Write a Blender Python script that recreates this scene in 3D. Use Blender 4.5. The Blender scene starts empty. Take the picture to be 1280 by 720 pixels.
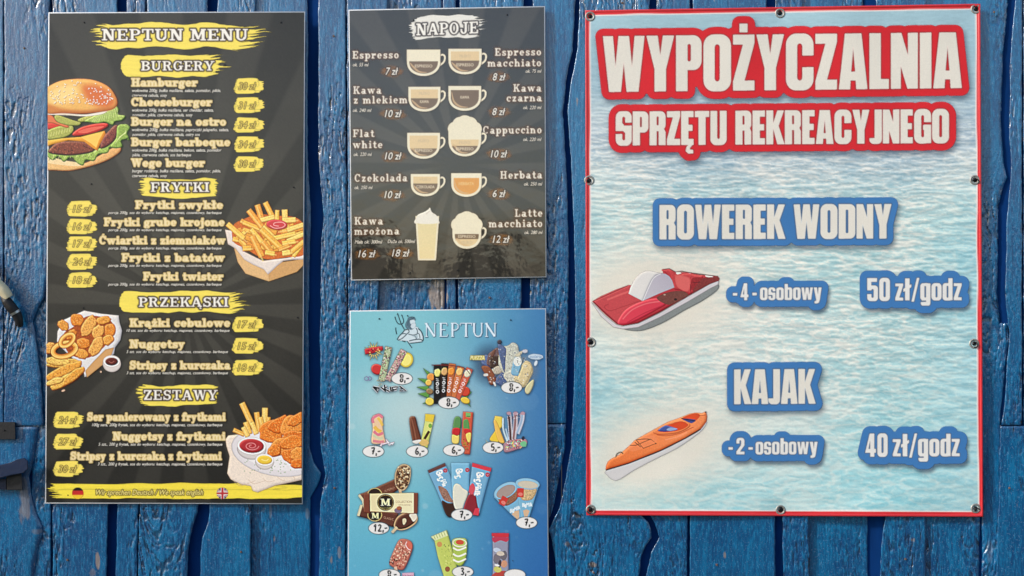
import bpy, math, random
import numpy as np

sc = bpy.context.scene
COL = sc.collection
R = math.radians
# ------------------------------------------------------------------ camera, world, sun, exposure
S = 0.0016            # metres per photograph pixel on the wall plane
D = 2.3               # camera to wall
ZC = 1.6              # camera height
cam = bpy.data.cameras.new('camera'); camo = bpy.data.objects.new('camera', cam); COL.objects.link(camo)
camo.location = (0, -D, ZC); camo.rotation_euler = (R(90), 0, 0)
cam.sensor_width = 36; cam.lens = 36 * D / (1280 * S); cam.clip_end = 2000; cam.clip_start = 0.05
sc.camera = camo

SUN_DIR = (0.80, 0.44, -0.50)       # direction the light travels
_l = math.sqrt(sum(v * v for v in SUN_DIR)); SUN_DIR = tuple(v / _l for v in SUN_DIR)
elev = math.asin(-SUN_DIR[2]); azim = math.atan2(-SUN_DIR[0], -SUN_DIR[1])
w = bpy.data.worlds.new('World'); sc.world = w; w.use_nodes = True
nt = w.node_tree; bg = nt.nodes['Background']
sky = nt.nodes.new('ShaderNodeTexSky'); sky.sky_type = 'NISHITA'; sky.sun_disc = False
sky.sun_elevation = elev; sky.sun_rotation = azim
sky.dust_density = 1.8; sky.ozone_density = 1.0; sky.air_density = 1.0
nt.links.new(sky.outputs[0], bg.inputs[0]); bg.inputs[1].default_value = 0.15
sl = bpy.data.lights.new('sun', 'SUN'); sl.energy = 2.2; sl.angle = R(6.0); sl.color = (1.0, 0.985, 0.955)
slo = bpy.data.objects.new('sun', sl); COL.objects.link(slo)
from mathutils import Vector
slo.rotation_euler = Vector(SUN_DIR).to_track_quat('-Z', 'Y').to_euler()
slo.location = (-3, -4, 4)
sc.view_settings.view_transform = 'Standard'; sc.view_settings.look = 'None'
sc.view_settings.exposure = 0.48; sc.view_settings.gamma = 1.0
sc.cycles.max_bounces = 8; sc.cycles.transparent_max_bounces = 32

# ------------------------------------------------------------------ helpers
rng = np.random.default_rng(7)

def _hash(ix, iy, seed):
    h = (ix.astype(np.int64) * 374761393 + iy.astype(np.int64) * 668265263 + seed * 1274126177) & 0xffffffff
    h = ((h ^ (h >> 13)) * 1103515245) & 0xffffffff
    h = (h ^ (h >> 16)) & 0xffff
    return h.astype(np.float32) / 65535.0

def vnoise(x, y, seed=0):
    xf = np.floor(x); yf = np.floor(y); fx = x - xf; fy = y - yf
    fx = fx * fx * (3 - 2 * fx); fy = fy * fy * (3 - 2 * fy)
    a = _hash(xf, yf, seed); b = _hash(xf + 1, yf, seed); c = _hash(xf, yf + 1, seed); d = _hash(xf + 1, yf + 1, seed)
    return (a * (1 - fx) + b * fx) * (1 - fy) + (c * (1 - fx) + d * fx) * fy

def fbm(x, y, seed=0, octs=4):
    s = 0; a = 0.5; t = 0
    for i in range(octs):
        s = s + a * vnoise(x * 2 ** i, y * 2 ** i, seed + 17 * i); t += a; a *= 0.5
    return s / t

def smooth(a, b, x):
    t = np.clip((x - a) / (b - a), 0, 1); return t * t * (3 - 2 * t)

def W(px, py, y):
    """photograph pixel + wall-normal coordinate (metres, negative = towards viewer) -> world"""
    f = (D + y) / D
    return (px - 640) * S * f, y + 0 * px, ZC + (360 - py) * S * f

def srgb2lin(c):
    c = np.asarray(c, dtype=float)
    return np.where(c <= 0.04045, c / 12.92, ((c + 0.055) / 1.055) ** 2.4)

def lin(r, g, b):
    return tuple(float(v) for v in srgb2lin(np.array([r, g, b]) / 255.0)) + (1.0,)

def empty(name, label, cat, loc, group=None):
    o = bpy.data.objects.new(name, None); COL.objects.link(o); o.location = loc; o.empty_display_size = 0.05
    o['label'] = label; o['category'] = cat
    if group: o['group'] = group
    return o

def mesh_np(name, V, F, mats, parent=None, smooth_=True, attrs=None, origin=None):
    """V (n,3) world coordinates, F (m,4) or (m,3) int"""
    V = np.asarray(V, dtype=np.float32); F = np.asarray(F, dtype=np.int32)
    org = np.array(origin if origin is not None else (parent_loc(parent) if parent else (0, 0, 0)), dtype=np.float32)
    me = bpy.data.meshes.new(name); n = len(V); m, k = F.shape
    me.vertices.add(n); me.vertices.foreach_set('co', (V - org).ravel())
    me.loops.add(m * k); me.loops.foreach_set('vertex_index', F.ravel())
    me.polygons.add(m); me.polygons.foreach_set('loop_start', np.arange(0, m * k, k, dtype=np.int32))
    me.polygons.foreach_set('loop_total', np.full(m, k, dtype=np.int32))
    if smooth_: me.polygons.foreach_set('use_smooth', np.ones(m, dtype=bool))
    me.update(calc_edges=True)
    if attrs:
        for an, arr in attrs.items():
            a = me.color_attributes.new(an, 'BYTE_COLOR', 'POINT')
            a.data.foreach_set('color_srgb', np.clip(arr, 0, 1).astype(np.float32).ravel())
    me.materials.append(mats)
    o = bpy.data.objects.new(name, me); COL.objects.link(o)
    if parent: o.parent = parent
    else: o.location = org
    return o

def parent_loc(p):
    x = np.array(p.location, dtype=np.float32)
    while p.parent: p = p.parent; x = x + np.array(p.location, dtype=np.float32)
    return x

# ------------------------------------------------------------------ materials
def mat(name, base=(0.5, 0.5, 0.5, 1), rough=0.5, spec=0.5, metal=0.0, coat=0.0):
    m = bpy.data.materials.new(name); m.use_nodes = True; b = m.node_tree.nodes['Principled BSDF']
    b.inputs['Base Color'].default_value = base; b.inputs['Roughness'].default_value = rough
    b.inputs['Specular IOR Level'].default_value = spec; b.inputs['Metallic'].default_value = metal
    b.inputs['Coat Weight'].default_value = coat
    return m

def add_noise_variation(m, scale, amt, base, bump=0.0, stretch=(1, 1, 1), bscale=None, dist=0.001):
    t = m.node_tree; b = t.nodes['Principled BSDF']
    tc = t.nodes.new('ShaderNodeTexCoord'); mp = t.nodes.new('ShaderNodeMapping'); mp.inputs['Scale'].default_value = stretch
    n = t.nodes.new('ShaderNodeTexNoise'); n.inputs['Scale'].default_value = scale; n.inputs['Detail'].default_value = 6
    t.links.new(tc.outputs['Object'], mp.inputs[0]); t.links.new(mp.outputs[0], n.inputs['Vector'])
    r = t.nodes.new('ShaderNodeMix'); r.data_type = 'RGBA'
    r.inputs['A'].default_value = tuple(v * (1 - amt) for v in base[:3]) + (1,)
    r.inputs['B'].default_value = tuple(min(1, v * (1 + amt)) for v in base[:3]) + (1,)
    t.links.new(n.outputs['Fac'], r.inputs['Factor']); t.links.new(r.outputs['Result'], b.inputs['Base Color'])
    if bump:
        bp = t.nodes.new('ShaderNodeBump'); bp.inputs['Strength'].default_value = bump; bp.inputs['Distance'].default_value = dist
        t.links.new(n.outputs['Fac'], bp.inputs['Height']); t.links.new(bp.outputs[0], b.inputs['Normal'])
    return m

def print_mat(name, rough, coat, coat_rough, wobble=0.0, wscale=30, ior=1.6):
    """ink on a sheet: colour and coverage come from the mesh, the sheet's gloss from coat"""
    m = bpy.data.materials.new(name); m.use_nodes = True; t = m.node_tree; b = t.nodes['Principled BSDF']
    at = t.nodes.new('ShaderNodeAttribute'); at.attribute_name = 'ink'
    b.inputs['Roughness'].default_value = rough; b.inputs['Coat Weight'].default_value = coat
    b.inputs['Coat Roughness'].default_value = coat_rough; b.inputs['Coat IOR'].default_value = ior
    b.inputs['Specular IOR Level'].default_value = 0.12
    tc = t.nodes.new('ShaderNodeTexCoord')
    gn = t.nodes.new('ShaderNodeTexNoise'); gn.inputs['Scale'].default_value = 420; gn.inputs['Detail'].default_value = 2
    t.links.new(tc.outputs['Object'], gn.inputs['Vector'])
    mr = t.nodes.new('ShaderNodeMapRange'); mr.inputs['To Min'].default_value = 0.90; mr.inputs['To Max'].default_value = 1.10
    t.links.new(gn.outputs['Fac'], mr.inputs['Value'])
    mm = t.nodes.new('ShaderNodeVectorMath'); mm.operation = 'SCALE'
    t.links.new(at.outputs['Color'], mm.inputs[0]); t.links.new(mr.outputs[0], mm.inputs['Scale'])
    t.links.new(mm.outputs[0], b.inputs['Base Color'])
    if wobble:
        nn = t.nodes.new('ShaderNodeTexNoise'); nn.inputs['Scale'].default_value = wscale; nn.inputs['Detail'].default_value = 3
        t.links.new(tc.outputs['Object'], nn.inputs['Vector'])
        bp = t.nodes.new('ShaderNodeBump'); bp.inputs['Strength'].default_value = wobble; bp.inputs['Distance'].default_value = 0.002
        t.links.new(nn.outputs['Fac'], bp.inputs['Height'])
        t.links.new(bp.outputs[0], b.inputs['Coat Normal'])
    tr = t.nodes.new('ShaderNodeBsdfTransparent'); mx = t.nodes.new('ShaderNodeMixShader')
    t.links.new(at.outputs['Alpha'], mx.inputs[0]); t.links.new(tr.outputs[0], mx.inputs[1]); t.links.new(b.outputs[0], mx.inputs[2])
    t.links.new(mx.outputs[0], t.nodes['Material Output'].inputs[0])
    return m

M_menu = print_mat('menu_print', 0.6, 0.5, 0.22, 0.2, 8)
M_drink = print_mat('drinks_print', 0.55, 1.0, 0.045, 0.3, 20, 1.75)
M_ice = print_mat('ice_print', 0.6, 0.6, 0.2, 0.2, 8)
M_ban = print_mat('vinyl_print', 0.6, 0.35, 0.4, 0.1, 8)
M_core = mat('white_composite', (0.55, 0.57, 0.6, 1), 0.4)
M_screw = mat('dark_screw', (0.012, 0.012, 0.014, 1), 0.35, metal=0.6)
M_ring = add_noise_variation(mat('eyelet_metal', rough=0.5, metal=0.6), 300, 0.35, (0.34, 0.33, 0.30, 1))

# ------------------------------------------------------------------ raster painting in photograph pixels (k samples per pixel)
def box1(a, r, axis):
    if r < 1: return a
    n = a.shape[axis]; pad = [(0, 0)] * a.ndim; pad[axis] = (r + 1, r)
    c = np.cumsum(np.pad(a, pad, mode='edge'), axis=axis, dtype=np.float64)
    hi = np.take(c, np.arange(2 * r + 1, 2 * r + 1 + n), axis=axis); lo = np.take(c, np.arange(0, n), axis=axis)
    return ((hi - lo) / (2 * r + 1)).astype(np.float32)

def blur(a, s):
    """three box passes = near gaussian, s in samples"""
    r = max(0, int(round(s)))
    if r == 0: return a.astype(np.float32)
    a = a.astype(np.float32)
    for _ in range(3):
        a = box1(box1(a, r, 0), r, 1)
    return a

def catmull(pts, closed=True, n=8):
    P = np.asarray(pts, dtype=float); m = len(P); out = []
    rngi = range(m if closed else m - 1)
    for i in rngi:
        if closed: p0, p1, p2, p3 = P[(i - 1) % m], P[i], P[(i + 1) % m], P[(i + 2) % m]
        else: p0, p1, p2, p3 = P[max(i - 1, 0)], P[i], P[i + 1], P[min(i + 2, m - 1)]
        for j in range(n):
            t = j / n
            out.append(0.5 * ((2 * p1) + (-p0 + p2) * t + (2 * p0 - 5 * p1 + 4 * p2 - p3) * t * t + (-p0 + 3 * p1 - 3 * p2 + p3) * t ** 3))
    if not closed: out.append(P[-1])
    return np.array(out)

def edges_fill(E, h, wd):
    """E (n,4) edges x0,y0,x1,y1 in sample coords -> parity mask at sample centres"""
    acc = np.zeros((h, wd + 1), dtype=np.int32)
    for x0, y0, x1, y1 in E:
        if y0 == y1: continue
        if y0 > y1: x0, y0, x1, y1 = x1, y1, x0, y0
        a = max(int(math.ceil(y0 - 0.5)), 0); b = min(int(math.ceil(y1 - 0.5)), h)
        if b <= a: continue
        ys = np.arange(a, b); xs = x0 + (ys + 0.5 - y0) * ((x1 - x0) / (y1 - y0))
        cs = np.clip(np.ceil(xs - 0.5).astype(int), 0, wd)
        acc[ys, cs] += 1
    return (np.cumsum(acc, axis=1)[:, :wd] & 1).astype(np.float32)

class Canvas:
    def __init__(s, x0, y0, x1, y1, g=0.6, ks=3):
        s.x0, s.y0, s.g, s.ks = x0, y0, g, ks
        s.k = ks / g
        s.nx = int(math.ceil((x1 - x0) / g)); s.ny = int(math.ceil((y1 - y0) / g))
        s.w, s.h = s.nx * ks, s.ny * ks
        s.rgb = np.zeros((s.h, s.w, 3), np.float32); s.a = np.zeros((s.h, s.w), np.float32)
    def xy(s):
        xs = s.x0 + (np.arange(s.w) + 0.5) / s.k; ys = s.y0 + (np.arange(s.h) + 0.5) / s.k
        return np.meshgrid(xs, ys)
    def S(s, pts):
        p = np.asarray(pts, dtype=float).copy(); p[:, 0] = (p[:, 0] - s.x0) * s.k; p[:, 1] = (p[:, 1] - s.y0) * s.k
        return p
    def comp(s, m, col, alpha=1.0, off=(0, 0)):
        oy, ox = off; h, w_ = m.shape
        A = s.a[oy:oy + h, ox:ox + w_]; C = s.rgb[oy:oy + h, ox:ox + w_]
        m = m * alpha; col = np.asarray(col, np.float32)
        if col.max() > 1.5: col = col / 255.0
        ao = m + A * (1 - m); q = np.maximum(ao, 1e-5)[..., None]
        s.rgb[oy:oy + h, ox:ox + w_] = (col * m[..., None] + C * (A * (1 - m))[..., None]) / q
        s.a[oy:oy + h, ox:ox + w_] = ao
    def mask(s, pts, smooth_=False, pad=0):
        if smooth_: pts = catmull(pts)
        p = s.S(pts)
        bx0 = max(int(p[:, 0].min()) - 2 - pad, 0); bx1 = min(int(p[:, 0].max()) + 3 + pad, s.w)
        by0 = max(int(p[:, 1].min()) - 2 - pad, 0); by1 = min(int(p[:, 1].max()) + 3 + pad, s.h)
        if bx1 <= bx0 or by1 <= by0: return None, None
        q = p - [bx0, by0]; E = np.hstack([q, np.roll(q, -1, axis=0)])
        return edges_fill(E, by1 - by0, bx1 - bx0), (by0, bx0)
    def shape(s, pts, col, smooth_=False, dome=0.0, sig=3.0, dark=None, hi=0.0, out=None, ow=0.5, noise=0.0, nsc=2.5, alpha=1.0, L=(-0.6, -0.8), grad=None, soft=0.0):
        pad = int((ow + 1) * s.k) if out is not None else 2 + int(soft * s.k * 3)
        m, off = s.mask(pts, smooth_, pad)
        if m is None: return
        if soft: m = blur(m, soft * s.k)
        if out is not None:
            mo = np.clip(blur(m, ow * s.k * 0.45) * 3.0, 0, 1); s.comp(mo, out, alpha * 0.55, off)
        c = np.array(col, np.float32)[None, None, :] / 255.0 * np.ones(m.shape + (1,), np.float32)
        h, w_ = m.shape
        X = s.x0 + (off[1] + np.arange(w_) + .5)[None, :] / s.k; Y = s.y0 + (off[0] + np.arange(h) + .5)[:, None] / s.k
        X = X + 0 * Y; Y = Y + 0 * X
        if grad is not None:      # (colour2, x0,y0,x1,y1)
            c2, gx0, gy0, gx1, gy1 = grad; dx, dy = gx1 - gx0, gy1 - gy0
            t = np.clip(((X - gx0) * dx + (Y - gy0) * dy) / (dx * dx + dy * dy), 0, 1)[..., None]
            c = c * (1 - t) + np.array(c2, np.float32) / 255.0 * t
        if dome or hi:
            b = blur(m, sig * s.k * 0.4); b2 = np.clip((b - 0.45) * 2.0, 0, 1)[..., None]
            if dome:
                dk = np.array(dark if dark is not None else [v * 0.55 for v in col], np.float32) / 255.0
                c = c * (1 - dome * (1 - b2)) + dk * dome * (1 - b2)
            if hi:
                gy, gx = np.gradient(b); l = (gx * -L[0] + gy * -L[1]) * sig * s.k * .8
                c = c + hi * np.clip(-l * -1, -1, 1)[..., None] * np.array([1, .9, .7], np.float32)
        if noise:
            n = fbm(X * nsc * .4, Y * nsc * .4, int(abs(pts[0][0]) * 7) % 999, 3)
            c = c * (1 + noise * (n - 0.5) * 2)[..., None]
        s.comp(m, np.clip(c, 0, 1), alpha, off)
    def ell(s, cx, cy, rx, ry, rot=0, col=(255, 255, 255), irr=0.0, seed=0, n=28, **kw):
        a = np.linspace(0, 2 * math.pi, n, endpoint=False); r = 1 + irr * (np.random.default_rng(seed).random(n) - .5)
        x = np.cos(a) * rx * r; y = np.sin(a) * ry * r; c, sn = math.cos(R(rot)), math.sin(R(rot))
        s.shape(np.stack([cx + x * c - y * sn, cy + x * sn + y * c], 1), col, **kw)
    def line(s, pts, wd, col, smooth_=False, alpha=1.0, taper=False):
        """polyline drawn as a ribbon polygon"""
        P = catmull(pts, False) if smooth_ else np.asarray(pts, float)
        Dv = np.gradient(P, axis=0); Ln = np.maximum(np.hypot(Dv[:, 0], Dv[:, 1]), 1e-6)[:, None]
        Nv = np.stack([-Dv[:, 1], Dv[:, 0]], 1) / Ln
        hw = np.full(len(P), wd / 2)
        if taper: hw = hw * np.sin(np.linspace(0.15, math.pi - 0.15, len(P)))
        Q = np.vstack([P + Nv * hw[:, None], (P - Nv * hw[:, None])[::-1]])
        m, off = s.mask(Q)
        if m is not None: s.comp(m, col, alpha, off)
    def brush(s, x0, x1, yc, h, col=(238, 205, 66), seed=1, ends=(0.5, 0.5), tilt=0.0):
        """dry-brush stroke with ragged ends"""
        X, Y = s.xy(); t = (X - x0) / (x1 - x0)
        yy = Y - yc - tilt * (X - (x0 + x1) / 2) - (fbm(X * .035, Y * 0, seed, 2) - .5) * h * 0.18
        body = h / 2 * (0.80 + 0.20 * fbm(X * .05, np.sign(yy) * 3, seed + 3, 3)) * np.clip(1.12 - 0.25 * np.abs(t - .45) ** 2 * 4, .5, 1)
        row = vnoise(yy * 1.0, X * 0.0, seed + 5) * .65 + vnoise(yy * 2.6, X * .02, seed + 6) * .35
        el, er = ends
        bulge = 1 - np.clip(np.abs(yy) / (h / 2), 0, 1) ** 2
        left = x0 + (x1 - x0) * el * 0.16 * row + h * .42 * (1 - np.sqrt(np.clip(bulge, 0, 1))); right = x1 - (x1 - x0) * er * (0.24 * row + 0.08 * (1 - bulge))
        m = (smooth(-.5, .3, body - np.abs(yy)) * smooth(-.4, .4, X - left) * smooth(-.4, .4, right - X)).astype(np.float32)
        dry = vnoise(X * .05, yy * 1.9, seed + 9)
        fade = np.clip((t - .72) / .28, 0, 1) * er + np.clip((.12 - t) / .12, 0, 1) * el
        m = m * (1 - smooth(.62, .72, dry * (0.35 + .6 * fade)))
        sh = blur(m, 0.9 * s.k * .6)
        s.comp(np.clip(sh * 1.2, 0, 1), (40, 36, 30), 0.5)
        tone = (0.97 + 0.06 * fbm(X * .04, yy * .9, seed + 11, 2))[..., None]
        s.comp(m.astype(np.float32), np.clip(np.array(col, np.float32) / 255 * tone, 0, 1))
    def putmask(s, m, col, alpha=1.0):
        s.comp(m, col, alpha)
    def bake(s, name, matr, parent, depth, gain=1.0, sharpen=0, halo=None):
        """collapse to a grid mesh with colour+coverage per vertex, dropping empty cells"""
        k = s.ks
        if sharpen:      # crisp, over-sharpened look of the camera and of cheap digital print
            low = blur(s.a, 1.0 * s.k); lowc = np.stack([blur(s.rgb[..., i] * s.a, 1.0 * s.k) for i in range(3)], -1) / np.maximum(low, .02)[..., None]
            s.rgb = np.clip(s.rgb + sharpen * (s.rgb - lowc) * np.minimum(low * 1.2, 1)[..., None], 0, 1)
        if halo:         # soft printed drop shadow behind the cut-outs
            hb = np.clip(blur(np.roll(s.a, (int(1.2 * s.k), int(.5 * s.k)), (0, 1)), 1.3 * s.k) * 1.25, 0, 1) * halo[1]
            ao = s.a + hb * (1 - s.a); hc = np.array(halo[0], np.float32) / 255
            s.rgb = (s.rgb * s.a[..., None] + hc * (hb * (1 - s.a))[..., None]) / np.maximum(ao, 1e-5)[..., None]; s.a = ao
        A = s.a.reshape(s.ny, k, s.nx, k).mean((1, 3)); C = (s.rgb * s.a[..., None]).reshape(s.ny, k, s.nx, k, 3).mean((1, 3)) / np.maximum(A, 1e-4)[..., None]
        # spread colour one cell outwards so that the faded rim keeps its colour
        Cw = C * A[..., None]; Aw = A.copy()
        num = Cw.copy(); den = Aw.copy()
        for dy, dx in ((0, 1), (0, -1), (1, 0), (-1, 0)):
            num += np.roll(Cw, (dy, dx), (0, 1)); den += np.roll(Aw, (dy, dx), (0, 1))
        C = np.where(A[..., None] > 0.02, C, num / np.maximum(den, 1e-4)[..., None])
        ok = A > 0.02
        cell = ok[:-1, :-1] | ok[1:, :-1] | ok[:-1, 1:] | ok[1:, 1:]
        jj, ii = np.nonzero(cell)
        if len(jj) == 0: return None
        idx = np.full((s.ny, s.nx), -1, np.int64)
        used = np.zeros((s.ny, s.nx), bool)
        for dj, di in ((0, 0), (0, 1), (1, 0), (1, 1)): used[jj + dj, ii + di] = True
        uj, ui = np.nonzero(used); idx[uj, ui] = np.arange(len(uj))
        F = np.stack([idx[jj, ii], idx[jj + 1, ii], idx[jj + 1, ii + 1], idx[jj, ii + 1]], 1)
        px = s.x0 + (ui + .5) * s.g; py = s.y0 + (uj + .5) * s.g
        y = depth(px, py) if callable(depth) else np.full(px.shape, depth)
        V = np.stack(W(px, py, y), 1)
        ink = np.concatenate([np.clip(C[uj, ui] * gain, 0, 1), A[uj, ui][:, None]], 1)
        return mesh_np(name, V, F, matr, parent, True, {'ink': ink})

# ------------------------------------------------------------------ lettering
_tc = {}
def text_edges(s, shear=0.0, spacing=1.0):
    key = (s, shear, spacing)
    if key in _tc: return _tc[key]
    c = bpy.data.curves.new('t', 'FONT'); c.body = s; c.size = 1; c.shear = shear; c.space_character = spacing; c.resolution_u = 3
    o = bpy.data.objects.new('t', c); COL.objects.link(o)
    dg = bpy.context.evaluated_depsgraph_get(); me = o.evaluated_get(dg).to_mesh()
    n = len(me.vertices); co = np.empty(n * 3, np.float32); me.vertices.foreach_get('co', co); co = co.reshape(-1, 3)[:, :2]
    # boundary edges of the filled face
    cnt = {}
    for p in me.polygons:
        vs = list(p.vertices)
        for a, b in zip(vs, vs[1:] + vs[:1]):
            kk = (min(a, b), max(a, b)); cnt[kk] = cnt.get(kk, 0) + 1
    E = np.array([k for k, v in cnt.items() if v == 1], int)
    o.evaluated_get(dg).to_mesh_clear(); bpy.data.objects.remove(o); bpy.data.curves.remove(c)
    _tc[key] = (co[E[:, 0]], co[E[:, 1]]); return _tc[key]

CAPH = 0.69   # cap height of the built-in face at size 1

def text_mask(cv, s, x0, x1, base, cap, shear=0.0, tilt=0.0, spacing=1.0):
    A, B = text_edges(s, shear, spacing)
    mn = min(A[:, 0].min(), B[:, 0].min()); mx = max(A[:, 0].max(), B[:, 0].max())
    sx = (x1 - x0) / (mx - mn); sy = cap / CAPH
    def T(P):
        X = x0 + (P[:, 0] - mn) * sx; Y = base - P[:, 1] * sy + tilt * (X - x0)
        return np.stack([(X - cv.x0) * cv.k, (Y - cv.y0) * cv.k], 1)
    return edges_fill(np.hstack([T(A), T(B)]), cv.h, cv.w)

# polygon glyph sets -------------------------------------------------
def rct(x0, y0, x1, y1): return [(x0, y0), (x1, y0), (x1, y1), (x0, y1)]
def rr(x0, y0, x1, y1, r):
    r = min(r, (x1 - x0) / 2, (y1 - y0) / 2) ; out = []
    for cx, cy, a0 in ((x1 - r, y1 - r, 0), (x0 + r, y1 - r, 90), (x0 + r, y0 + r, 180), (x1 - r, y0 + r, 270)):
        for i in range(7):
            a = R(a0 + i * 15); out.append((cx + r * math.cos(a), cy + r * math.sin(a)))
    return out
def sector(cx, cy, rx, ry, tx, ty, a0, a1, n=22):
    a = [R(a0 + (a1 - a0) * i / n) for i in range(n + 1)]
    return [(cx + rx * math.cos(t), cy + ry * math.sin(t)) for t in a] + [(cx + (rx - tx) * math.cos(t), cy + (ry - ty) * math.sin(t)) for t in reversed(a)]
def sy(g, f): return [(s, [(x, y * f) for x, y in p]) for s, p in g]

def impact_font():
    r_, G = rct, {}
    G['O'] = (.54, [(1, rr(0, -.01, .54, 1.01, .2)), (-1, rr(.215, .16, .325, .84, .055))])
    G['C'] = (.54, G['O'][1] + [(-1, r_(.3, .40, .56, .62))])
    G['G'] = (.54, G['O'][1] + [(-1, r_(.24, .54, .56, .63)), (1, r_(.29, .38, .54, .53)), (1, r_(.36, 0, .54, .45)), (-1, r_(.215, .2, .325, .40))])
    G['D'] = (.53, [(1, rr(0, 0, .53, 1, .17)), (1, r_(0, 0, .25, 1)), (-1, rr(.215, .15, .315, .85, .04))])
    G['P'] = (.5, [(1, r_(0, 0, .22, 1)), (1, rr(0, .38, .5, 1, .16)), (1, r_(0, .38, .25, 1)), (-1, rr(.22, .53, .295, .85, .03))])
    G['R'] = (.52, [(1, r_(0, 0, .22, 1)), (1, rr(0, .45, .51, 1, .15)), (1, r_(0, .45, .25, 1)), (1, [(.2, .38), (.3, .38), (.3, 0), (.51, 0), (.51, .38), (.44, .52), (.2, .52)]), (-1, rr(.22, .58, .3, .86, .03)), (-1, r_(.22, 0, .3, .42))])
    G['E'] = (.4, [(1, r_(0, 0, .22, 1)), (1, r_(0, 0, .39, .17)), (1, r_(0, .42, .36, .59)), (1, r_(0, .83, .39, 1))])
    G['Ę'] = (.4, G['E'][1] + [(1, [(.24, 0), (.36, 0), (.27, -.09), (.28, -.15), (.38, -.16), (.38, -.25), (.24, -.26), (.15, -.19), (.17, -.08)])])
    G['L'] = (.38, [(1, r_(0, 0, .22, 1)), (1, r_(0, 0, .38, .17))])
    G['I'] = (.22, [(1, r_(0, 0, .22, 1))])
    G['T'] = (.46, [(1, r_(0, .83, .46, 1)), (1, r_(.12, 0, .34, 1))])
    G['K'] = (.56, [(1, r_(0, 0, .21, 1)), (1, [(.18, .5), (.36, 1), (.56, 1), (.37, .5)]), (1, [(.18, .62), (.36, .62), (.58, 0), (.36, 0)])])
    G['A'] = (.56, [(1, [(0, 0), (.12, 1), (.44, 1), (.56, 0), (.345, 0), (.335, .16), (.225, .16), (.215, 0)]), (-1, [(.235, .31), (.28, .78), (.325, .31)])])
    G['W'] = (.82, [(1, [(0, 1), (.19, 1), (.245, .42), (.31, 1), (.51, 1), (.575, .42), (.63, 1), (.82, 1), (.7, 0), (.47, 0), (.41, .55), (.35, 0), (.12, 0)])])
    G['Y'] = (.54, [(1, [(0, 1), (.215, 1), (.27, .62), (.325, 1), (.54, 1), (.38, .40), (.38, 0), (.16, 0), (.16, .40)])])
    G['N'] = (.53, [(1, r_(0, 0, .19, 1)), (1, r_(.34, 0, .53, 1)), (1, [(0, 1), (.2, 1), (.53, 0), (.33, 0)])])
    G['Z'] = (.42, [(1, [(0, 1), (.42, 1), (.42, .86), (.22, .17), (.42, .17), (.42, 0), (0, 0), (0, .15), (.2, .83), (0, .83)])])
    G['Ż'] = (.42, G['Z'][1] + [(1, r_(.13, 1.05, .28, 1.2))])
    G['J'] = (.36, [(1, r_(.14, .14, .36, 1)), (1, rr(-.03, -.01, .36, .32, .13)), (-1, r_(-.06, .15, .14, .4))])
    G['U'] = (.52, [(1, rr(0, -.01, .52, .6, .18)), (1, r_(0, .3, .52, 1)), (-1, rr(.21, .16, .31, .8, .05)), (-1, r_(.21, .3, .31, 1.02))])
    G['S'] = (.51, [(1, rr(0, -.01, .51, 1.01, .18)), (-1, rr(.2, .62, .31, .86, .05)), (-1, r_(.25, .58, .52, .68)), (-1, rr(.2, .14, .31, .4, .05)), (-1, r_(-.01, .33, .26, .43))])
    G['4'] = (.53, [(1, [(0, .19), (.22, 1), (.44, 1), (.44, .34), (.52, .34), (.52, .17), (.44, .17), (.44, 0), (.24, 0), (.24, .17), (0, .17)]), (-1, [(.16, .34), (.24, .34), (.24, .7)])])
    G['5'] = (.5, [(1, r_(0, .83, .46, 1)), (1, r_(0, .46, .19, 1)), (1, rr(0, -.01, .5, .68, .15)), (-1, r_(-.02, .55, .19, .36)), (-1, rr(.2, .14, .3, .52, .05)), (-1, r_(-.02, .3, .22, .46)), (1, r_(0, .46, .19, .86))])
    G['0'] = (.5, [(1, rr(0, -.01, .5, 1.01, .18)), (-1, rr(.2, .16, .3, .84, .05))])
    G['2'] = (.49, [(1, rr(0, .45, .49, 1.01, .17)), (-1, rr(.19, .58, .29, .86, .05)), (-1, r_(-.02, .40, .28, .66)), (1, [(.27, .62), (.49, .66), (.49, .55), (.22, .17), (.49, .17), (.49, 0), (0, 0), (0, .18), (.27, .55)])])
    G['o'] = (.46, [(1, rr(0, -.01, .46, .78, .16)), (-1, rr(.185, .13, .275, .64, .045))])
    G['s'] = (.43, [(1, rr(0, -.01, .43, .78, .15)), (-1, rr(.17, .49, .26, .66, .04)), (-1, r_(.21, .46, .44, .54)), (-1, rr(.17, .11, .26, .3, .04)), (-1, r_(-.01, .24, .22, .31))])
    G['b'] = (.46, [(1, r_(0, 0, .2, 1)), (1, rr(0, -.01, .46, .78, .13)), (-1, rr(.2, .12, .275, .65, .03))])
    G['d'] = (.46, [(1, r_(.26, 0, .46, 1)), (1, rr(0, -.01, .46, .78, .13)), (-1, rr(.185, .12, .26, .65, .03))])
    G['g'] = (.46, [(1, rr(0, .0, .46, .78, .13)), (1, r_(.26, -.1, .46, .77)), (1, rr(.02, -.24, .46, .02, .1)), (-1, rr(.185, .13, .26, .65, .03)), (-1, r_(.0, -.07, .26, -.01))])
    G['w'] = (.7, sy(G['W'][1], .77)); G['w'] = (.7, [(s, [(x * .85, y) for x, y in p]) for s, p in G['w'][1]])
    G['y'] = (.48, [(1, [(0, .77), (.2, .77), (.25, .32), (.29, .77), (.48, .77), (.37, .0), (.32, -.18), (.2, -.23), (.05, -.23), (.05, -.08), (.14, -.07), (.15, .02)])])
    G['z'] = (.36, [(s, [(x * .86, y) for x, y in p]) for s, p in sy(G['Z'][1], .77)])
    G['ł'] = (.28, [(1, r_(.04, 0, .25, 1)), (1, [(-.04, .38), (.33, .6), (.33, .74), (-.04, .52)])])
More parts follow.
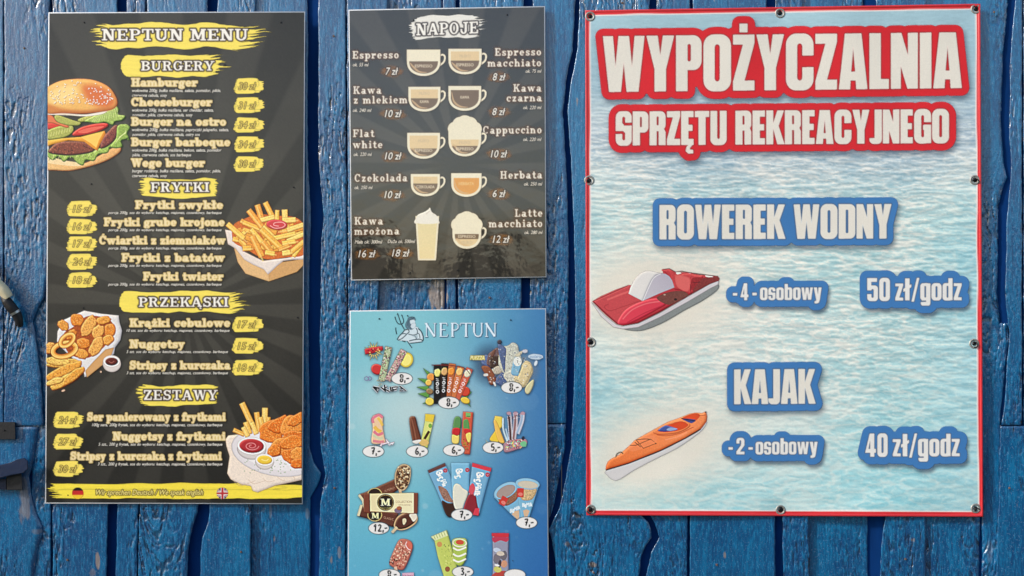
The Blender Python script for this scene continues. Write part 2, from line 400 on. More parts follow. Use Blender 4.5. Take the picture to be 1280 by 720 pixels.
    G['/'] = (.36, [(1, [(0, -.06), (.12, -.06), (.37, 1.02), (.25, 1.02)])])
    G['-'] = (.22, [(1, r_(0, .28, .22, .43))])
    G[' '] = (.2, [])
    return G
IMP = impact_font()

def slab_font():
    """wide, bold western slab face; x-height .66"""
    T, t, s = .2, .12, .12; G = {}
    V = lambda x, y0, y1, w=T: rct(x - w / 2, y0, x + w / 2, y1)
    H = lambda y, x0, x1, w=t: rct(x0, y - w / 2, x1, y + w / 2)
    B = lambda x, hw=.2: rct(x - hw, 0, x + hw, s)
    U = lambda x, y, hw=.2: rct(x - hw, y - s, x + hw, y)
    TL = lambda x, y: rct(x - .2, y - s, x + T / 2, y)
    X = .66
    def g(c, wdt, *ps): G[c] = (wdt, [(p[0], p[1]) if p[0] in (1, -1) and len(p) == 2 else (1, p) for p in ps])
    ring = lambda cx, cy, rx, ry, a0=0, a1=360, tx=T, ty=t: sector(cx, cy, rx, ry, tx, ty, a0, a1)
    g('o', .72, ring(.34, .33, .31, .34)); g('ó', .72, ring(.34, .33, .31, .34), [(.3, .74), (.42, .74), (.52, .95), (.36, .95)])
    g('e', .7, ring(.34, .33, .31, .34, 0, 320), H(.34, .1, .62, .1)); g('c', .66, ring(.34, .33, .31, .34, 45, 320), rct(.46, .38, .62, .66)); g('ć', .66, *[p for _, p in G['c'][1]], [(.3, .74), (.42, .74), (.52, .95), (.36, .95)])
    a = [ring(.27, .2, .25, .21), V(.5, 0, .5), ring(.33, .46, .27, .2, 0, 165), B(.6, .12)]
    g('a', .74, *a); g('ą', .74, *a, [(.5, 0), (.62, 0), (.56, -.1), (.68, -.14), (.64, -.24), (.46, -.2)])
    g('b', .74, V(.15, 0, 1), ring(.4, .33, .3, .34), TL(.15, 1)); g('d', .76, V(.54, 0, 1), ring(.31, .33, .3, .34), TL(.54, 1), B(.6, .12))
    g('p', .76, V(.17, -.3, X), ring(.42, .33, .3, .34), TL(.17, X), rct(-.02, -.34, .37, -.22)); g('q', .76, V(.54, -.3, X), ring(.31, .33, .3, .34), rct(.34, -.34, .74, -.22))
    g('g', .72, ring(.31, .36, .27, .3), ring(.32, -.1, .31, .2), ring(.2, .1, .16, .12, 90, 270, .1, .09), rct(.5, .52, .7, .66))
    g('h', .84, V(.18, 0, 1), TL(.18, 1), ring(.4, .36, .28, .3, 0, 180), V(.6, 0, .4), B(.18, .18), B(.6, .18))
    g('n', .84, V(.18, 0, X), TL(.18, X), ring(.4, .36, .28, .3, 0, 180), V(.6, 0, .4), B(.18, .18), B(.6, .18))
    g('m', 1.16, V(.17, 0, X), TL(.17, X), ring(.36, .38, .26, .28, 0, 180), ring(.76, .38, .26, .28, 0, 180), V(.56, 0, .4), V(.94, 0, .4), B(.17, .17), B(.56, .15), B(.94, .17))
    g('r', .62, V(.18, 0, X), TL(.18, X), B(.2, .21), ring(.42, .36, .2, .3, 60, 170), rct(.42, .42, .6, .66))
    g('u', .84, V(.17, .25, X), TL(.17, X), ring(.38, .3, .3, .31, 180, 360), V(.6, 0, X), TL(.6, X), B(.68, .12))
    g('i', .42, V(.2, 0, X), TL(.2, X), B(.2, .2), rct(.09, .76, .31, .96)); g('j', .42, V(.22, -.1, X), TL(.22, X), ring(.06, -.1, .26, .22, 270, 360), rct(.11, .76, .33, .96), rct(-.12, -.34, .06, -.2))
    g('l', .42, V(.2, 0, 1), TL(.2, 1), B(.2, .2)); g('ł', .44, V(.2, 0, 1), TL(.2, 1), B(.2, .2), [(-.02, .38), (.42, .6), (.42, .74), (-.02, .52)])
    k = [V(.17, 0, 1), TL(.17, 1), B(.17, .18), [(.2, .3), (.38, .3), (.68, .62), (.5, .62)], [(.3, .42), (.48, .46), (.72, .05), (.5, .05)], U(.58, X, .17), B(.62, .17)]
    g('k', .84, *k)
    g('s', .6, ring(.28, .48, .24, .19, 20, 270), ring(.32, .18, .25, .19, -160, 90), rct(.42, .44, .54, .66), rct(.03, 0, .15, .24), H(.33, .15, .45, .14))
    g('t', .54, V(.24, .15, .9), H(.6, .02, .5), ring(.38, .18, .24, .19, 180, 340)); g('f', .56, V(.22, 0, .8), H(.6, .02, .5), ring(.4, .76, .28, .24, 30, 180), B(.22, .2), rct(.42, .74, .6, .92))
    v = lambda ox: [[(ox + .04, X - .05), (ox + .26, X - .05), (ox + .42, .1), (ox + .34, 0), (ox + .28, 0)], [(ox + .58, X - .05), (ox + .48, X - .05), (ox + .28, 0), (ox + .40, 0)], U(ox + .15, X, .16), U(ox + .54, X, .12)]
    g('w', 1.1, *v(0), *v(.4)); g('y', .72, *v(0), [(.34, .08), (.44, .08), (.26, -.3), (.1, -.34), (.04, -.2), (.18, -.18)]); g('v', .72, *v(0))
    z = [H(X - .07, .04, .56, .14), H(.07, .04, .56, .14), [(.34, X - .1), (.56, X - .1), (.26, .1), (.04, .1)], rct(.04, .42, .14, X), rct(.46, 0, .56, .24)]
    g('z', .64, *z); g('ż', .64, *z, rct(.2, .76, .4, .94))
    g('-', .4, H(.3, .04, .34)); G[' '] = (.38, [])
    # capitals
    g('N', .98, V(.2, 0, 1, .15), V(.76, 0, 1, .15), [(.1, 1), (.36, 1), (.84, 0), (.6, 0)], B(.2, .19), U(.16, 1, .16), U(.76, 1, .19))
    g('E', .84, V(.22, 0, 1), B(.2, .18), U(.2, 1, .18), H(.94, .2, .76), H(.06, .2, .78), H(.5, .2, .6), rct(.66, 0, .78, .32), rct(.64, .7, .76, 1), rct(.5, .36, .6, .64))
    g('P', .82, V(.22, 0, 1), B(.24, .22), U(.2, 1, .18), ring(.42, .72, .36, .28, -90, 90), H(.94, .2, .45), H(.5, .2, .45))
    g('B', .86, V(.22, 0, 1), B(.2, .18), U(.2, 1, .18), ring(.44, .75, .34, .25, -90, 90), ring(.46, .27, .36, .27, -90, 90), H(.94, .2, .46), H(.52, .2, .46), H(.06, .2, .48))
    g('R', .92, V(.22, 0, 1), B(.22, .2), U(.2, 1, .18), ring(.44, .74, .34, .26, -90, 90), H(.94, .2, .46), H(.52, .2, .46), [(.4, .5), (.62, .5), (.78, .08), (.58, .08)], B(.74, .16))
    g('T', .88, V(.44, 0, 1), B(.44, .22), H(.94, .04, .84), rct(.04, .66, .15, 1), rct(.73, .66, .84, 1))
    g('U', .98, V(.22, .3, 1), U(.22, 1, .2), U(.74, 1, .18), V(.74, .3, 1, .14), ring(.465, .32, .345, .33, 180, 360, .2, .14))
    M_ = [V(.2, 0, 1, .14), V(.9, 0, 1, .22), [(.1, 1), (.38, 1), (.66, .1), (.48, .1)], [(.94, 1), (.8, 1), (.48, .1), (.62, .1)], B(.2, .18), B(.9, .2), U(.18, 1, .18), U(.92, 1, .18)]
    g('M', 1.14, *M_)
    g('G', .92, ring(.44, .5, .4, .51, 45, 345), rct(.62, .08, .82, .46), H(.46, .5, .92), rct(.66, .66, .78, .98))
    g('C', .9, ring(.44, .5, .4, .51, 45, 320), rct(.66, .62, .8, .98)); g('Ć', .9, *[p for _, p in G['C'][1]], [(.38, 1.05), (.5, 1.05), (.6, 1.24), (.44, 1.24)])
    y_ = [[(.1, .95), (.34, .95), (.54, .4), (.36, .4)], [(.84, .95), (.7, .95), (.42, .4), (.54, .4)], V(.46, 0, .5), B(.46, .22), U(.2, 1, .2), U(.76, 1, .17)]
    g('Y', .92, *y_)
    g('F', .82, V(.22, 0, 1), B(.24, .22), U(.2, 1, .18), H(.94, .2, .76), H(.5, .2, .6), rct(.66, .66, .78, 1), rct(.5, .34, .6, .66))
    g('K', .96, V(.22, 0, 1), B(.22, .2), U(.22, 1, .2), [(.28, .42), (.46, .42), (.8, .92), (.64, .92)], [(.4, .58), (.56, .66), (.84, .08), (.6, .08)], U(.72, 1, .18), B(.76, .19))
    g('I', .46, V(.22, 0, 1), B(.22, .21), U(.22, 1, .21))
    zz = [H(.93, .06, .76, .14), H(.07, .06, .78, .14), [(.52, .9), (.76, .9), (.3, .1), (.06, .1)], rct(.06, .66, .18, 1), rct(.66, 0, .78, .34)]
    g('Z', .86, *zz)
    A_ = [[(.1, .08), (.22, .08), (.5, .9), (.36, 1)], [(.36, 1), (.56, 1), (.86, .08), (.62, .08)], H(.34, .24, .7), B(.14, .15), B(.74, .19)]
    g('A', .96, *A_); g('Ą', .96, *A_, [(.76, 0), (.88, 0), (.8, -.1), (.92, -.13), (.88, -.23), (.7, -.18)])
    g('S', .78, ring(.38, .73, .31, .28, 20, 270), ring(.4, .28, .33, .29, -160, 90), rct(.6, .64, .71, 1), rct(.05, 0, .16, .36), H(.51, .22, .56, .16))
    vv = lambda ox: [[(ox + .08, .95), (ox + .32, .95), (ox + .48, .1), (ox + .4, 0), (ox + .34, 0)], [(ox + .66, .95), (ox + .56, .95), (ox + .36, 0), (ox + .46, 0)]]
    g('W', 1.26, *vv(0), *vv(.46), U(.18, 1, .18), U(.64, 1, .16), U(1.1, 1, .14))
    g('O', .92, ring(.44, .5, .4, .51)); g('J', .76, V(.5, .25, 1), U(.5, 1, .22), ring(.32, .25, .28, .26, 180, 360), rct(.04, .2, .2, .42))
    g('H', 1.0, V(.24, 0, 1), V(.76, 0, 1), B(.24, .2), B(.76, .2), U(.24, 1, .2), U(.76, 1, .2), H(.5, .3, .7)); g('L', .78, V(.22, 0, 1), B(.2, .18), U(.22, 1, .2), H(.06, .2, .74), rct(.62, 0, .74, .36)); g('D', .92, V(.22, 0, 1), B(.2, .18), U(.2, 1, .18), ring(.42, .5, .42, .5, -90, 90), H(.94, .2, .44), H(.06, .2, .44))
    return G
SLAB = slab_font()

def glyph_mask(cv, font, s, x0, x1, base, cap, tilt=0.0, track=0.03, slant=0.0):
    adv = [(font[c][0] if c in font else .5) for c in s]
    tot = sum(adv) + track * (len(s) - 1); sx = (x1 - x0) / tot
    out = np.zeros((cv.h, cv.w), np.float32); cx = 0
    for c, a in zip(s, adv):
        gl = font[c][1] if c in font else []
        ax = int(((x0 + (cx - .15) * sx) - cv.x0 - abs(slant) * cap * 1.3) * cv.k); bx = int(((x0 + (cx + a + .25) * sx) - cv.x0 + abs(slant) * cap * 1.3) * cv.k) + 2
        ax = max(ax, 0); bx = min(bx, cv.w)
        if bx > ax:
            sub = np.zeros((cv.h, bx - ax), np.float32)
            for sg, poly in gl:
                P = np.array(poly, float); X = x0 + (cx + P[:, 0]) * sx; Y = base - P[:, 1] * cap
                X = X + slant * (base - Y); Y = Y + tilt * (X - x0)
                Q = np.stack([(X - cv.x0) * cv.k - ax, (Y - cv.y0) * cv.k], 1)
                m = edges_fill(np.hstack([Q, np.roll(Q, -1, 0)]), cv.h, bx - ax)
                sub = np.maximum(sub, m) if sg > 0 else sub * (1 - m)
            out[:, ax:bx] = np.maximum(out[:, ax:bx], sub)
        cx += a + track
    return out

def dilate(m, r_samples):
    """grow by a disc (FFT), antialiased"""
    r = r_samples; n = int(math.ceil(r)) + 2
    yy, xx = np.mgrid[-n:n + 1, -n:n + 1]; kd = (np.hypot(xx, yy) <= r).astype(np.float32)
    H_, W_ = m.shape[0] + 2 * n, m.shape[1] + 2 * n
    f = np.fft.irfft2(np.fft.rfft2(m, (H_, W_)) * np.fft.rfft2(kd, (H_, W_)), (H_, W_))[n:n + m.shape[0], n:n + m.shape[1]]
    return (f > 0.5).astype(np.float32)
# ------------------------------------------------------------------ painted plank wall
M_wood = bpy.data.materials.new('blue_paint_on_wood'); M_wood.use_nodes = True
def _wood():
    t = M_wood.node_tree; b = t.nodes['Principled BSDF']; N = t.nodes.new; L = t.links.new
    at = N('ShaderNodeAttribute'); at.attribute_name = 'wear_and_tone'       # R cracks plus darker board edges and sides, G bare wood, B tone
    sp = N('ShaderNodeSeparateColor'); L(at.outputs['Color'], sp.inputs[0])
    tc = N('ShaderNodeTexCoord')
    mp = N('ShaderNodeMapping'); mp.inputs['Scale'].default_value = (1, 1, .16); L(tc.outputs['Object'], mp.inputs[0])
    n1 = N('ShaderNodeTexNoise'); n1.inputs['Scale'].default_value = 330; n1.inputs['Detail'].default_value = 5; n1.inputs['Roughness'].default_value = .65; L(mp.outputs[0], n1.inputs['Vector'])
    n2 = N('ShaderNodeTexNoise'); n2.inputs['Scale'].default_value = 14; n2.inputs['Detail'].default_value = 4; L(mp.outputs[0], n2.inputs['Vector'])
    n3 = N('ShaderNodeTexNoise'); n3.inputs['Scale'].default_value = 340; n3.inputs['Detail'].default_value = 3; L(tc.outputs['Object'], n3.inputs['Vector'])
    def mix(f, a, bb):
        m = N('ShaderNodeMix'); m.data_type = 'RGBA'
        for v, s_ in ((f, 'Factor'), (a, 'A'), (bb, 'B')):
            if isinstance(v, (tuple, float)): m.inputs[s_].default_value = v
            else: L(v, m.inputs[s_])
        return m.outputs['Result']
    c1 = mix(n2.outputs['Fac'], lin(0, 90, 134), lin(0, 110, 160))
    c2 = mix(sp.outputs['Blue'], lin(0, 64, 112), c1)
    r1 = N('ShaderNodeValToRGB'); r1.color_ramp.elements[0].position = .52; r1.color_ramp.elements[1].position = .72; L(n1.outputs['Fac'], r1.inputs[0])
    c3 = mix(r1.outputs[0], c2, lin(30, 126, 172))
    # pale flecks
    r3 = N('ShaderNodeValToRGB'); r3.color_ramp.elements[0].position = .60; r3.color_ramp.elements[1].position = .68; L(n3.outputs['Fac'], r3.inputs[0])
    mf = N('ShaderNodeMath'); mf.operation = 'MULTIPLY'; mf.inputs[1].default_value = .30; L(r3.outputs[0], mf.inputs[0])
    c3b = mix(mf.outputs[0], c3, lin(120, 158, 190))
    bw = mix(n1.outputs['Fac'], lin(96, 84, 78), lin(176, 160, 148))
    c4 = mix(sp.outputs['Green'], c3b, bw)
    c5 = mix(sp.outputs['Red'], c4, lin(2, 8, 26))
    L(c5, b.inputs['Base Color'])
    b.inputs['Roughness'].default_value = .5; b.inputs['Specular IOR Level'].default_value = .05; b.inputs['Coat Weight'].default_value = 1.0; b.inputs['Coat Roughness'].default_value = .21; b.inputs['Coat IOR'].default_value = 1.9
    ad = N('ShaderNodeMath'); ad.operation = 'ADD'; L(n1.outputs['Fac'], ad.inputs[0]); L(n3.outputs['Fac'], ad.inputs[1])
    bp = N('ShaderNodeBump'); bp.inputs['Strength'].default_value = .45; bp.inputs['Distance'].default_value = .0010
    L(ad.outputs[0], bp.inputs['Height']); L(bp.outputs[0], b.inputs['Normal']); L(bp.outputs[0], b.inputs['Coat Normal'])
_wood()

def gz(py): return ZC + (360 - py) * S
wall = empty('plank_wall', 'blue painted wall of rough vertical planks that carries the boards and the banner', 'wall', (0, 0.0, 0))
FRONT = -0.022
TOP, BOT = -420, 1355
# (x,y,r) knots in photograph pixels
KNOTS = [(106, -2, 15), (12, 104, 7), (36, 478, 11), (40, 512, 7), (57, 640, 10), (206, 632, 26), (618, 392, 22), (400, 592, 12), (722, 668, 9), (742, 705, 6),
         (796, 676, 6), (1255, 226, 8), (1238, 420, 14), (1243, 15, 7), (866, 628, 10), (1218, 668, 14), (640, 2, 10), (975, 700, 9), (90, 665, 7), (425, 300, 6), (702, 250, 6), (1190, 640, 8), (1100, -5, 9), (935, 655, 8)]
BARE = [(548, 368, 12, 26, .95), (31, 625, 8, 34, .75), (45, 664, 9, 4, .6), (122, 702, 3, 14, .9), (384, 642, 3, 8, .6), (338, 640, 2, 10, .6), (742, 706, 6, 3.5, .95), (709, 680, 4, 3, .8),
        (1237, 690, 5, 18, .45), (906, 694, 2, 5, .9), (424, 690, 2.5, 7, .7), (52, 160 + 380, 4, 9, .5), (24, 538, 4, 14, .5), (780, 6, 1.3, 8, .8), (116, 716, 6, 5, .6)]

def edge_jitter(y, seed, amp):
    return (fbm(y * .035, y * 0, seed, 4) - .5) * amp * 2 + (vnoise(y * .22, y * 0, seed + 5) - .5) * amp * .5

def visible(py, x0, x1):
    """is this row of the board out from under the posters?"""
    segs = ((56, 384, 13, 631), (435, 684, 7, 352), (435, 684, 385, 760), (731, 1229, 5, 647))
    for a, b, t, u in segs:
        if x0 > a + 4 and x1 < b - 4 and t + 6 < py < u - 6: return False
    return -14 < py < 734

def plank(L, Rr, top, bot, depth, seed, jl=1.0, jr=1.0, rl=.9, rrr=2.5, thick=.0152, rough=1.0, flat=False):
    """one board: L and Rr are x at given y ([(y,x),...] or number); depth in metres behind the front face"""
    fl = (lambda y: np.full_like(y, L)) if isinstance(L, (int, float)) else (lambda y: np.interp(y, [p[0] for p in L], [p[1] for p in L]))
    fr = (lambda y: np.full_like(y, Rr)) if isinstance(Rr, (int, float)) else (lambda y: np.interp(y, [p[0] for p in Rr], [p[1] for p in Rr]))
    rows = []; y = float(top)
    while y < bot:
        rows.append(y)
        yy = np.array([y]); y += (1.5 if visible(y, fl(yy)[0], fr(yy)[0]) and fr(yy)[0] > -12 and fl(yy)[0] < 1292 else 12.0)
    rows.append(float(bot)); ys = np.array(rows)
    l = fl(ys) + edge_jitter(ys, seed, jl); r = fr(ys) + edge_jitter(ys, seed + 31, jr)
    wmax = float((r - l).max()); fine = wmax if (l.min() < 1292 and r.max() > -12) else 12
    nx = max(4, int(wmax / (0.95 if fine == wmax else 6)))
    t = np.linspace(0, 1, nx)
    X = l[:, None] + (r - l)[:, None] * t; Y = ys[:, None] + 0 * X
    dl = X - l[:, None]; dr = r[:, None] - X
    # grain field bends round the knots
    phi = X + (fbm(X * .01, Y * .006, seed + 3, 3) - .5) * 26; kn = np.zeros_like(X); ring_ = np.zeros_like(X)
    for kx, ky, kr in KNOTS:
        if kx < l.min() - 10 or kx > r.max() + 10 or ky < top - 20 or ky > bot + 20: continue
        dx = X - kx; dy = (Y - ky) * .45; q = dx * dx + dy * dy
        phi = phi - kr * kr * 1.6 * dx / (q + kr * kr * .55)
        d2 = np.sqrt(dx * dx + ((Y - ky) * .8) ** 2)
        kn = np.maximum(kn, smooth(kr * .95, kr * .6, d2)); ring_ += np.sin(d2 * 1.7) * smooth(kr * 2.6, kr * .5, d2)
    ridge = fbm(phi * .42, Y * .022, seed + 7, 4) - .5
    flake = fbm(X * .36, Y * .15, seed + 9, 4) - .5; scal = fbm(X * .55 + phi * .1, Y * .22, seed + 10, 3) - .5
    zone = smooth(.42, .62, fbm(X * .016, Y * .007, seed + 11, 3))          # how weathered this patch is
    cr = np.abs(fbm(phi * .16, Y * .0085, seed + 13, 3) - .5)
    crack = smooth(.017, .004, cr) * smooth(.42, .56, fbm(X * .05, Y * .012, seed + 15, 2)) * (.3 + .7 * zone)
    nick = smooth(.60, .68, fbm(phi * .40, Y * .085, seed + 19, 3)) * (.15 + .85 * zone)
    pits = smooth(.80, .88, vnoise(X * .5, Y * .3, seed + 21)) * .6
    h = rough * (ridge * (1.3 + 1.6 * zone) + flake * (.8 + 1.4 * zone) + scal * (.5 + 1.0 * zone)) + ring_ * .16 + kn * .4 - crack * 3.2 - nick * 1.8 - pits * .4
    h = h * (.42 + .25 * zone)
    for e, rad in ((dl, rl), (dr, rrr)):
        q = np.clip(e / rad, 0, 1); h = h - rad * .8 * (1 - np.sqrt(np.clip(1 - (1 - q) ** 2, 0, 1)))
    endd = np.minimum(Y - top, bot - Y); h = h - 1.5 * np.exp(-endd * .9)
    bare = np.zeros_like(X)
    for bx, by, bw, bh, bs in BARE:
        q = ((X - bx) / bw) ** 2 + ((Y - by) / bh) ** 2 + (fbm(X * .25, Y * .07, 77, 3) - .5) * 1.6
        bare = np.maximum(bare, bs * smooth(1.0, .55, q))
    bare = np.maximum(bare, .85 * smooth(.87, .90, fbm(X * .14, Y * .04, seed + 41, 3)))
    tone = .66 + (np.random.default_rng(seed).random() - .5) * .42 + .35 * (fbm(X * .012, Y * .012, seed + 29, 3) - .5) + 1.5 * scal * (.5 + zone) + .9 * (fbm(X * .03, Y * .01, seed + 23, 3) - .5) + .8 * ridge + .4 * (h * .35)
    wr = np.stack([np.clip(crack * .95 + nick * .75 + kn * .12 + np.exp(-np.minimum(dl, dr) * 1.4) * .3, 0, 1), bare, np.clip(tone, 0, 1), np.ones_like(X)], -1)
    yw = FRONT + depth - h * .0009
    V = np.stack(W(X, Y, yw), -1)
    # side returns
    yb = FRONT + depth + thick
    def col(xc, yc): return np.stack(W(xc, yc, np.full_like(xc, yb)), -1)[:, None, :]
    V = np.concatenate([col(l + .8, ys), V, col(r - .8, ys)], 1)
    wr = np.concatenate([wr[:, :1], wr, wr[:, -1:]], 1); wr[:, 0, 0] = np.maximum(wr[:, 0, 0], .7); wr[:, -1, 0] = np.maximum(wr[:, -1, 0], .7)  # board sides toned darker than the face
    ny, nx2 = V.shape[:2]
    I = np.arange(ny * nx2).reshape(ny, nx2)
    F = np.stack([I[:-1, :-1].ravel(), I[1:, :-1].ravel(), I[1:, 1:].ravel(), I[:-1, 1:].ravel()], 1)
    return mesh_np('plank', V.reshape(-1, 3), F, M_wood, wall, True, {'wear_and_tone': wr.reshape(-1, 4)})

# right edge of the live-edged board left of the menu, the gap right of it, the gap left of the banner, the gap by the right border
LE = [(-420, 64), (300, 62), (345, 60), (372, 56), (386, 48), (402, 42), (420, 45), (470, 52), (533, 55)]
LE2 = [(533, 50), (575, 44), (595, 38), (615, 40), (640, 46), (658, 54), (670, 54), (682, 50), (700, 47), (720, 44), (760, 42), (1355, 40)]
GFl = [(-420, 383), (0, 385), (200, 385), (270, 389), (300, 388), (400, 386), (560, 388), (578, 393), (592, 402), (606, 397), (622, 388), (720, 388), (1355, 389)]
GFr = [(-420, 397), (0, 398), (200, 398), (235, 401), (272, 405), (300, 402), (400, 400), (560, 401), (580, 404), (592, 407), (606, 404), (630, 400), (720, 399), (1355, 401)]
GKl = [(-420, 722), (0, 719), (60, 716), (100, 708), (140, 704), (200, 708), (300, 711), (400, 710), (500, 709), (560, 706), (600, 699), (640, 690), (660, 683), (680, 684), (720, 683), (760, 684), (1355, 690)]
GKr = [(-420, 727), (0, 725), (60, 722), (100, 714), (140, 709), (200, 714), (300, 718), (400, 719), (500, 717), (560, 714), (600, 707), (635, 699), (650, 692), (662, 686), (676, 690), (700, 694), (720, 695), (760, 694), (1355, 700)]
GLl = [(-420, 812), (0, 812), (600, 800), (640, 798), (652, 811), (660, 814), (672, 815), (682, 808), (695, 802), (720, 799), (1355, 800)]
GLr = [(-420, 822), (0, 821), (600, 812), (640, 808), (652, 817), (672, 824), (690, 814), (720, 808), (1355, 810)]
GRl = [(-420, 1262), (0, 1261), (60, 1255), (150, 1252), (205, 1255), (222, 1259), (232, 1254), (260, 1249), (360, 1247), (410, 1250), (430, 1252), (460, 1245), (500, 1240), (560, 1232), (640, 1226), (720, 1224), (1355, 1226)]
GRr = [(-420, 1269), (0, 1269), (60, 1264), (150, 1261), (205, 1264), (225, 1263), (260, 1259), (360, 1256), (415, 1262), (450, 1259), (500, 1256), (533, 1251), (640, 1248), (720, 1245), (1355, 1246)]
sh = lambda P, d: [(y, x + d) for y, x in P]
def ln(xt, xb): return [(-420, xt), (0, xt), (720, xb), (1355, xb)]
sd = 100
def add(*a, **k):
    global sd
    sd += 57; return plank(*a, sd, **k)
# front layer, left to right
add(-60, 4.2, TOP, 541, .000, rrr=1.6)
add(5.4, LE, TOP, 532, .000, rl=1.6, rrr=6, jr=1.2)
add(-60, LE2, 533.5, BOT, .002, rrr=13, jr=.8, rough=.5)
add(40, ln(63.4, 64), TOP, BOT, .009, jr=.3)
add(ln(65.5, 66), ln(147, 133), TOP, BOT, .000)
add(ln(159, 145), ln(182, 171.5), TOP, BOT, .001)
add(ln(183.5, 173), [(-420, 260), (0, 260), (600, 250), (640, 247), (660, 240), (690, 236), (720, 234), (1355, 236)], TOP, BOT, .000, rrr=5)
add([(-420, 272), (0, 272), (600, 262), (640, 262), (655, 260), (670, 254), (690, 251), (720, 250), (1355, 250)], ln(320, 313), TOP, BOT, .000, rl=1.2)
add(ln(312, 306), GFl, TOP, BOT, .010, rrr=4)
add(GFr, [(-420, 431), (0, 432), (350, 434), (531, 433), (720, 432), (1355, 432)], TOP, BOT, .000, jr=.9)
add([(-420, 432.6), (0, 433.4), (350, 435.4), (531, 434.4), (720, 433.4), (1355, 433.4)], ln(485, 462), TOP, BOT, .0008, jl=.9)
add(ln(470, 455), [(-420, 552), (0, 552), (350, 556), (1355, 556)], TOP, BOT, .013, jr=.8)
add([(-420, 554), (0, 554), (350, 558.5), (1355, 558.5)], ln(570, 569), TOP, BOT, .003)
add(ln(574, 572), ln(655, 648), TOP, BOT, .001)
add(ln(666, 660), GKl, TOP, 529, .004, rrr=3)
add(ln(666, 660), GKl, 530.5, BOT, .005, rrr=3)
add(GKr, GLl, TOP, BOT, .000, rl=1.2, rrr=4)
add(GLr, ln(863, 859), TOP, BOT, .003)
add(ln(866, 862), ln(958, 970), TOP, BOT, .001, rough=.7)
add(ln(969, 979), ln(1003, 1012), TOP, BOT, .000)
add(ln(995, 1003), ln(1079, 1085), TOP, BOT, .012)
add([(-420, 1095), (0, 1095), (600, 1106), (645, 1107), (665, 1103), (720, 1100), (1355, 1100)], ln(1158, 1157), TOP, BOT, .000, rl=1.2)
add(ln(1148, 1148), GRl, TOP, BOT, .009, rrr=6, jr=1.3)
add([(400, 1236), (470, 1233), (560, 1228), (1355, 1222)], [(400, 1262), (460, 1257), (520, 1251), (640, 1250), (1355, 1248)], 404, BOT, .010, rl=7, rrr=5, jl=1.5, jr=1.5, rough=2.2)
add(GRr, 1277.5, TOP, 531, .000, rl=1.2, jl=1.0)
add(GRr, 1330, 532.5, BOT, .003, rl=1.2, jl=1.0)
add(1279.5, 1330, TOP, 531, .002)
# outside the frame on both sides, coarse
for i in range(5):
    add(-60 - 74 * (i + 1) + 9, -60 - 74 * i - 2, TOP, BOT, .001 * (i % 3))
    add(1332 + 74 * i, 1332 + 74 * (i + 1) - 9, TOP, BOT, .001 * (i % 3))
M_back = add_noise_variation(mat('gap_shade_navy', rough=.85, spec=.1), 60, .4, lin(4, 50, 106), .4, (1, 1, .15))  # darker than the front planks: shade of the gaps put into the colour
# back layer of boards seen only down in the gaps
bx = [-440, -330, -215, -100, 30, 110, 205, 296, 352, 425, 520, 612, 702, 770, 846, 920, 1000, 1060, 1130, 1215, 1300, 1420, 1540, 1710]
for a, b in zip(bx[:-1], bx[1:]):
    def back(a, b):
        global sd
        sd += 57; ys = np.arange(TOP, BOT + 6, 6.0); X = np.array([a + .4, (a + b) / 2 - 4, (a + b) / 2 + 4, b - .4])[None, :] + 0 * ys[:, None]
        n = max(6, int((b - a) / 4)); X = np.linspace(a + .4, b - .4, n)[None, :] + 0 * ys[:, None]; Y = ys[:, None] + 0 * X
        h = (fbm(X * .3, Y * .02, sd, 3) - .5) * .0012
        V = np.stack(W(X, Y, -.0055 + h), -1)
        wr = np.stack([.8 + 0 * X, 0 * X, fbm(X * .1, Y * .02, sd, 2), 1 + 0 * X], -1)  # high red for the same gap shade; M_back does not read it
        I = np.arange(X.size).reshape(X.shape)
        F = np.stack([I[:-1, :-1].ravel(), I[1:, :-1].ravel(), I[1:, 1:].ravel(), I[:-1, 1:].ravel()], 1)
        mesh_np('back_plank', V.reshape(-1, 3), F, M_back, wall, True, {'wear_and_tone': wr.reshape(-1, 4)})
    back(a, b)

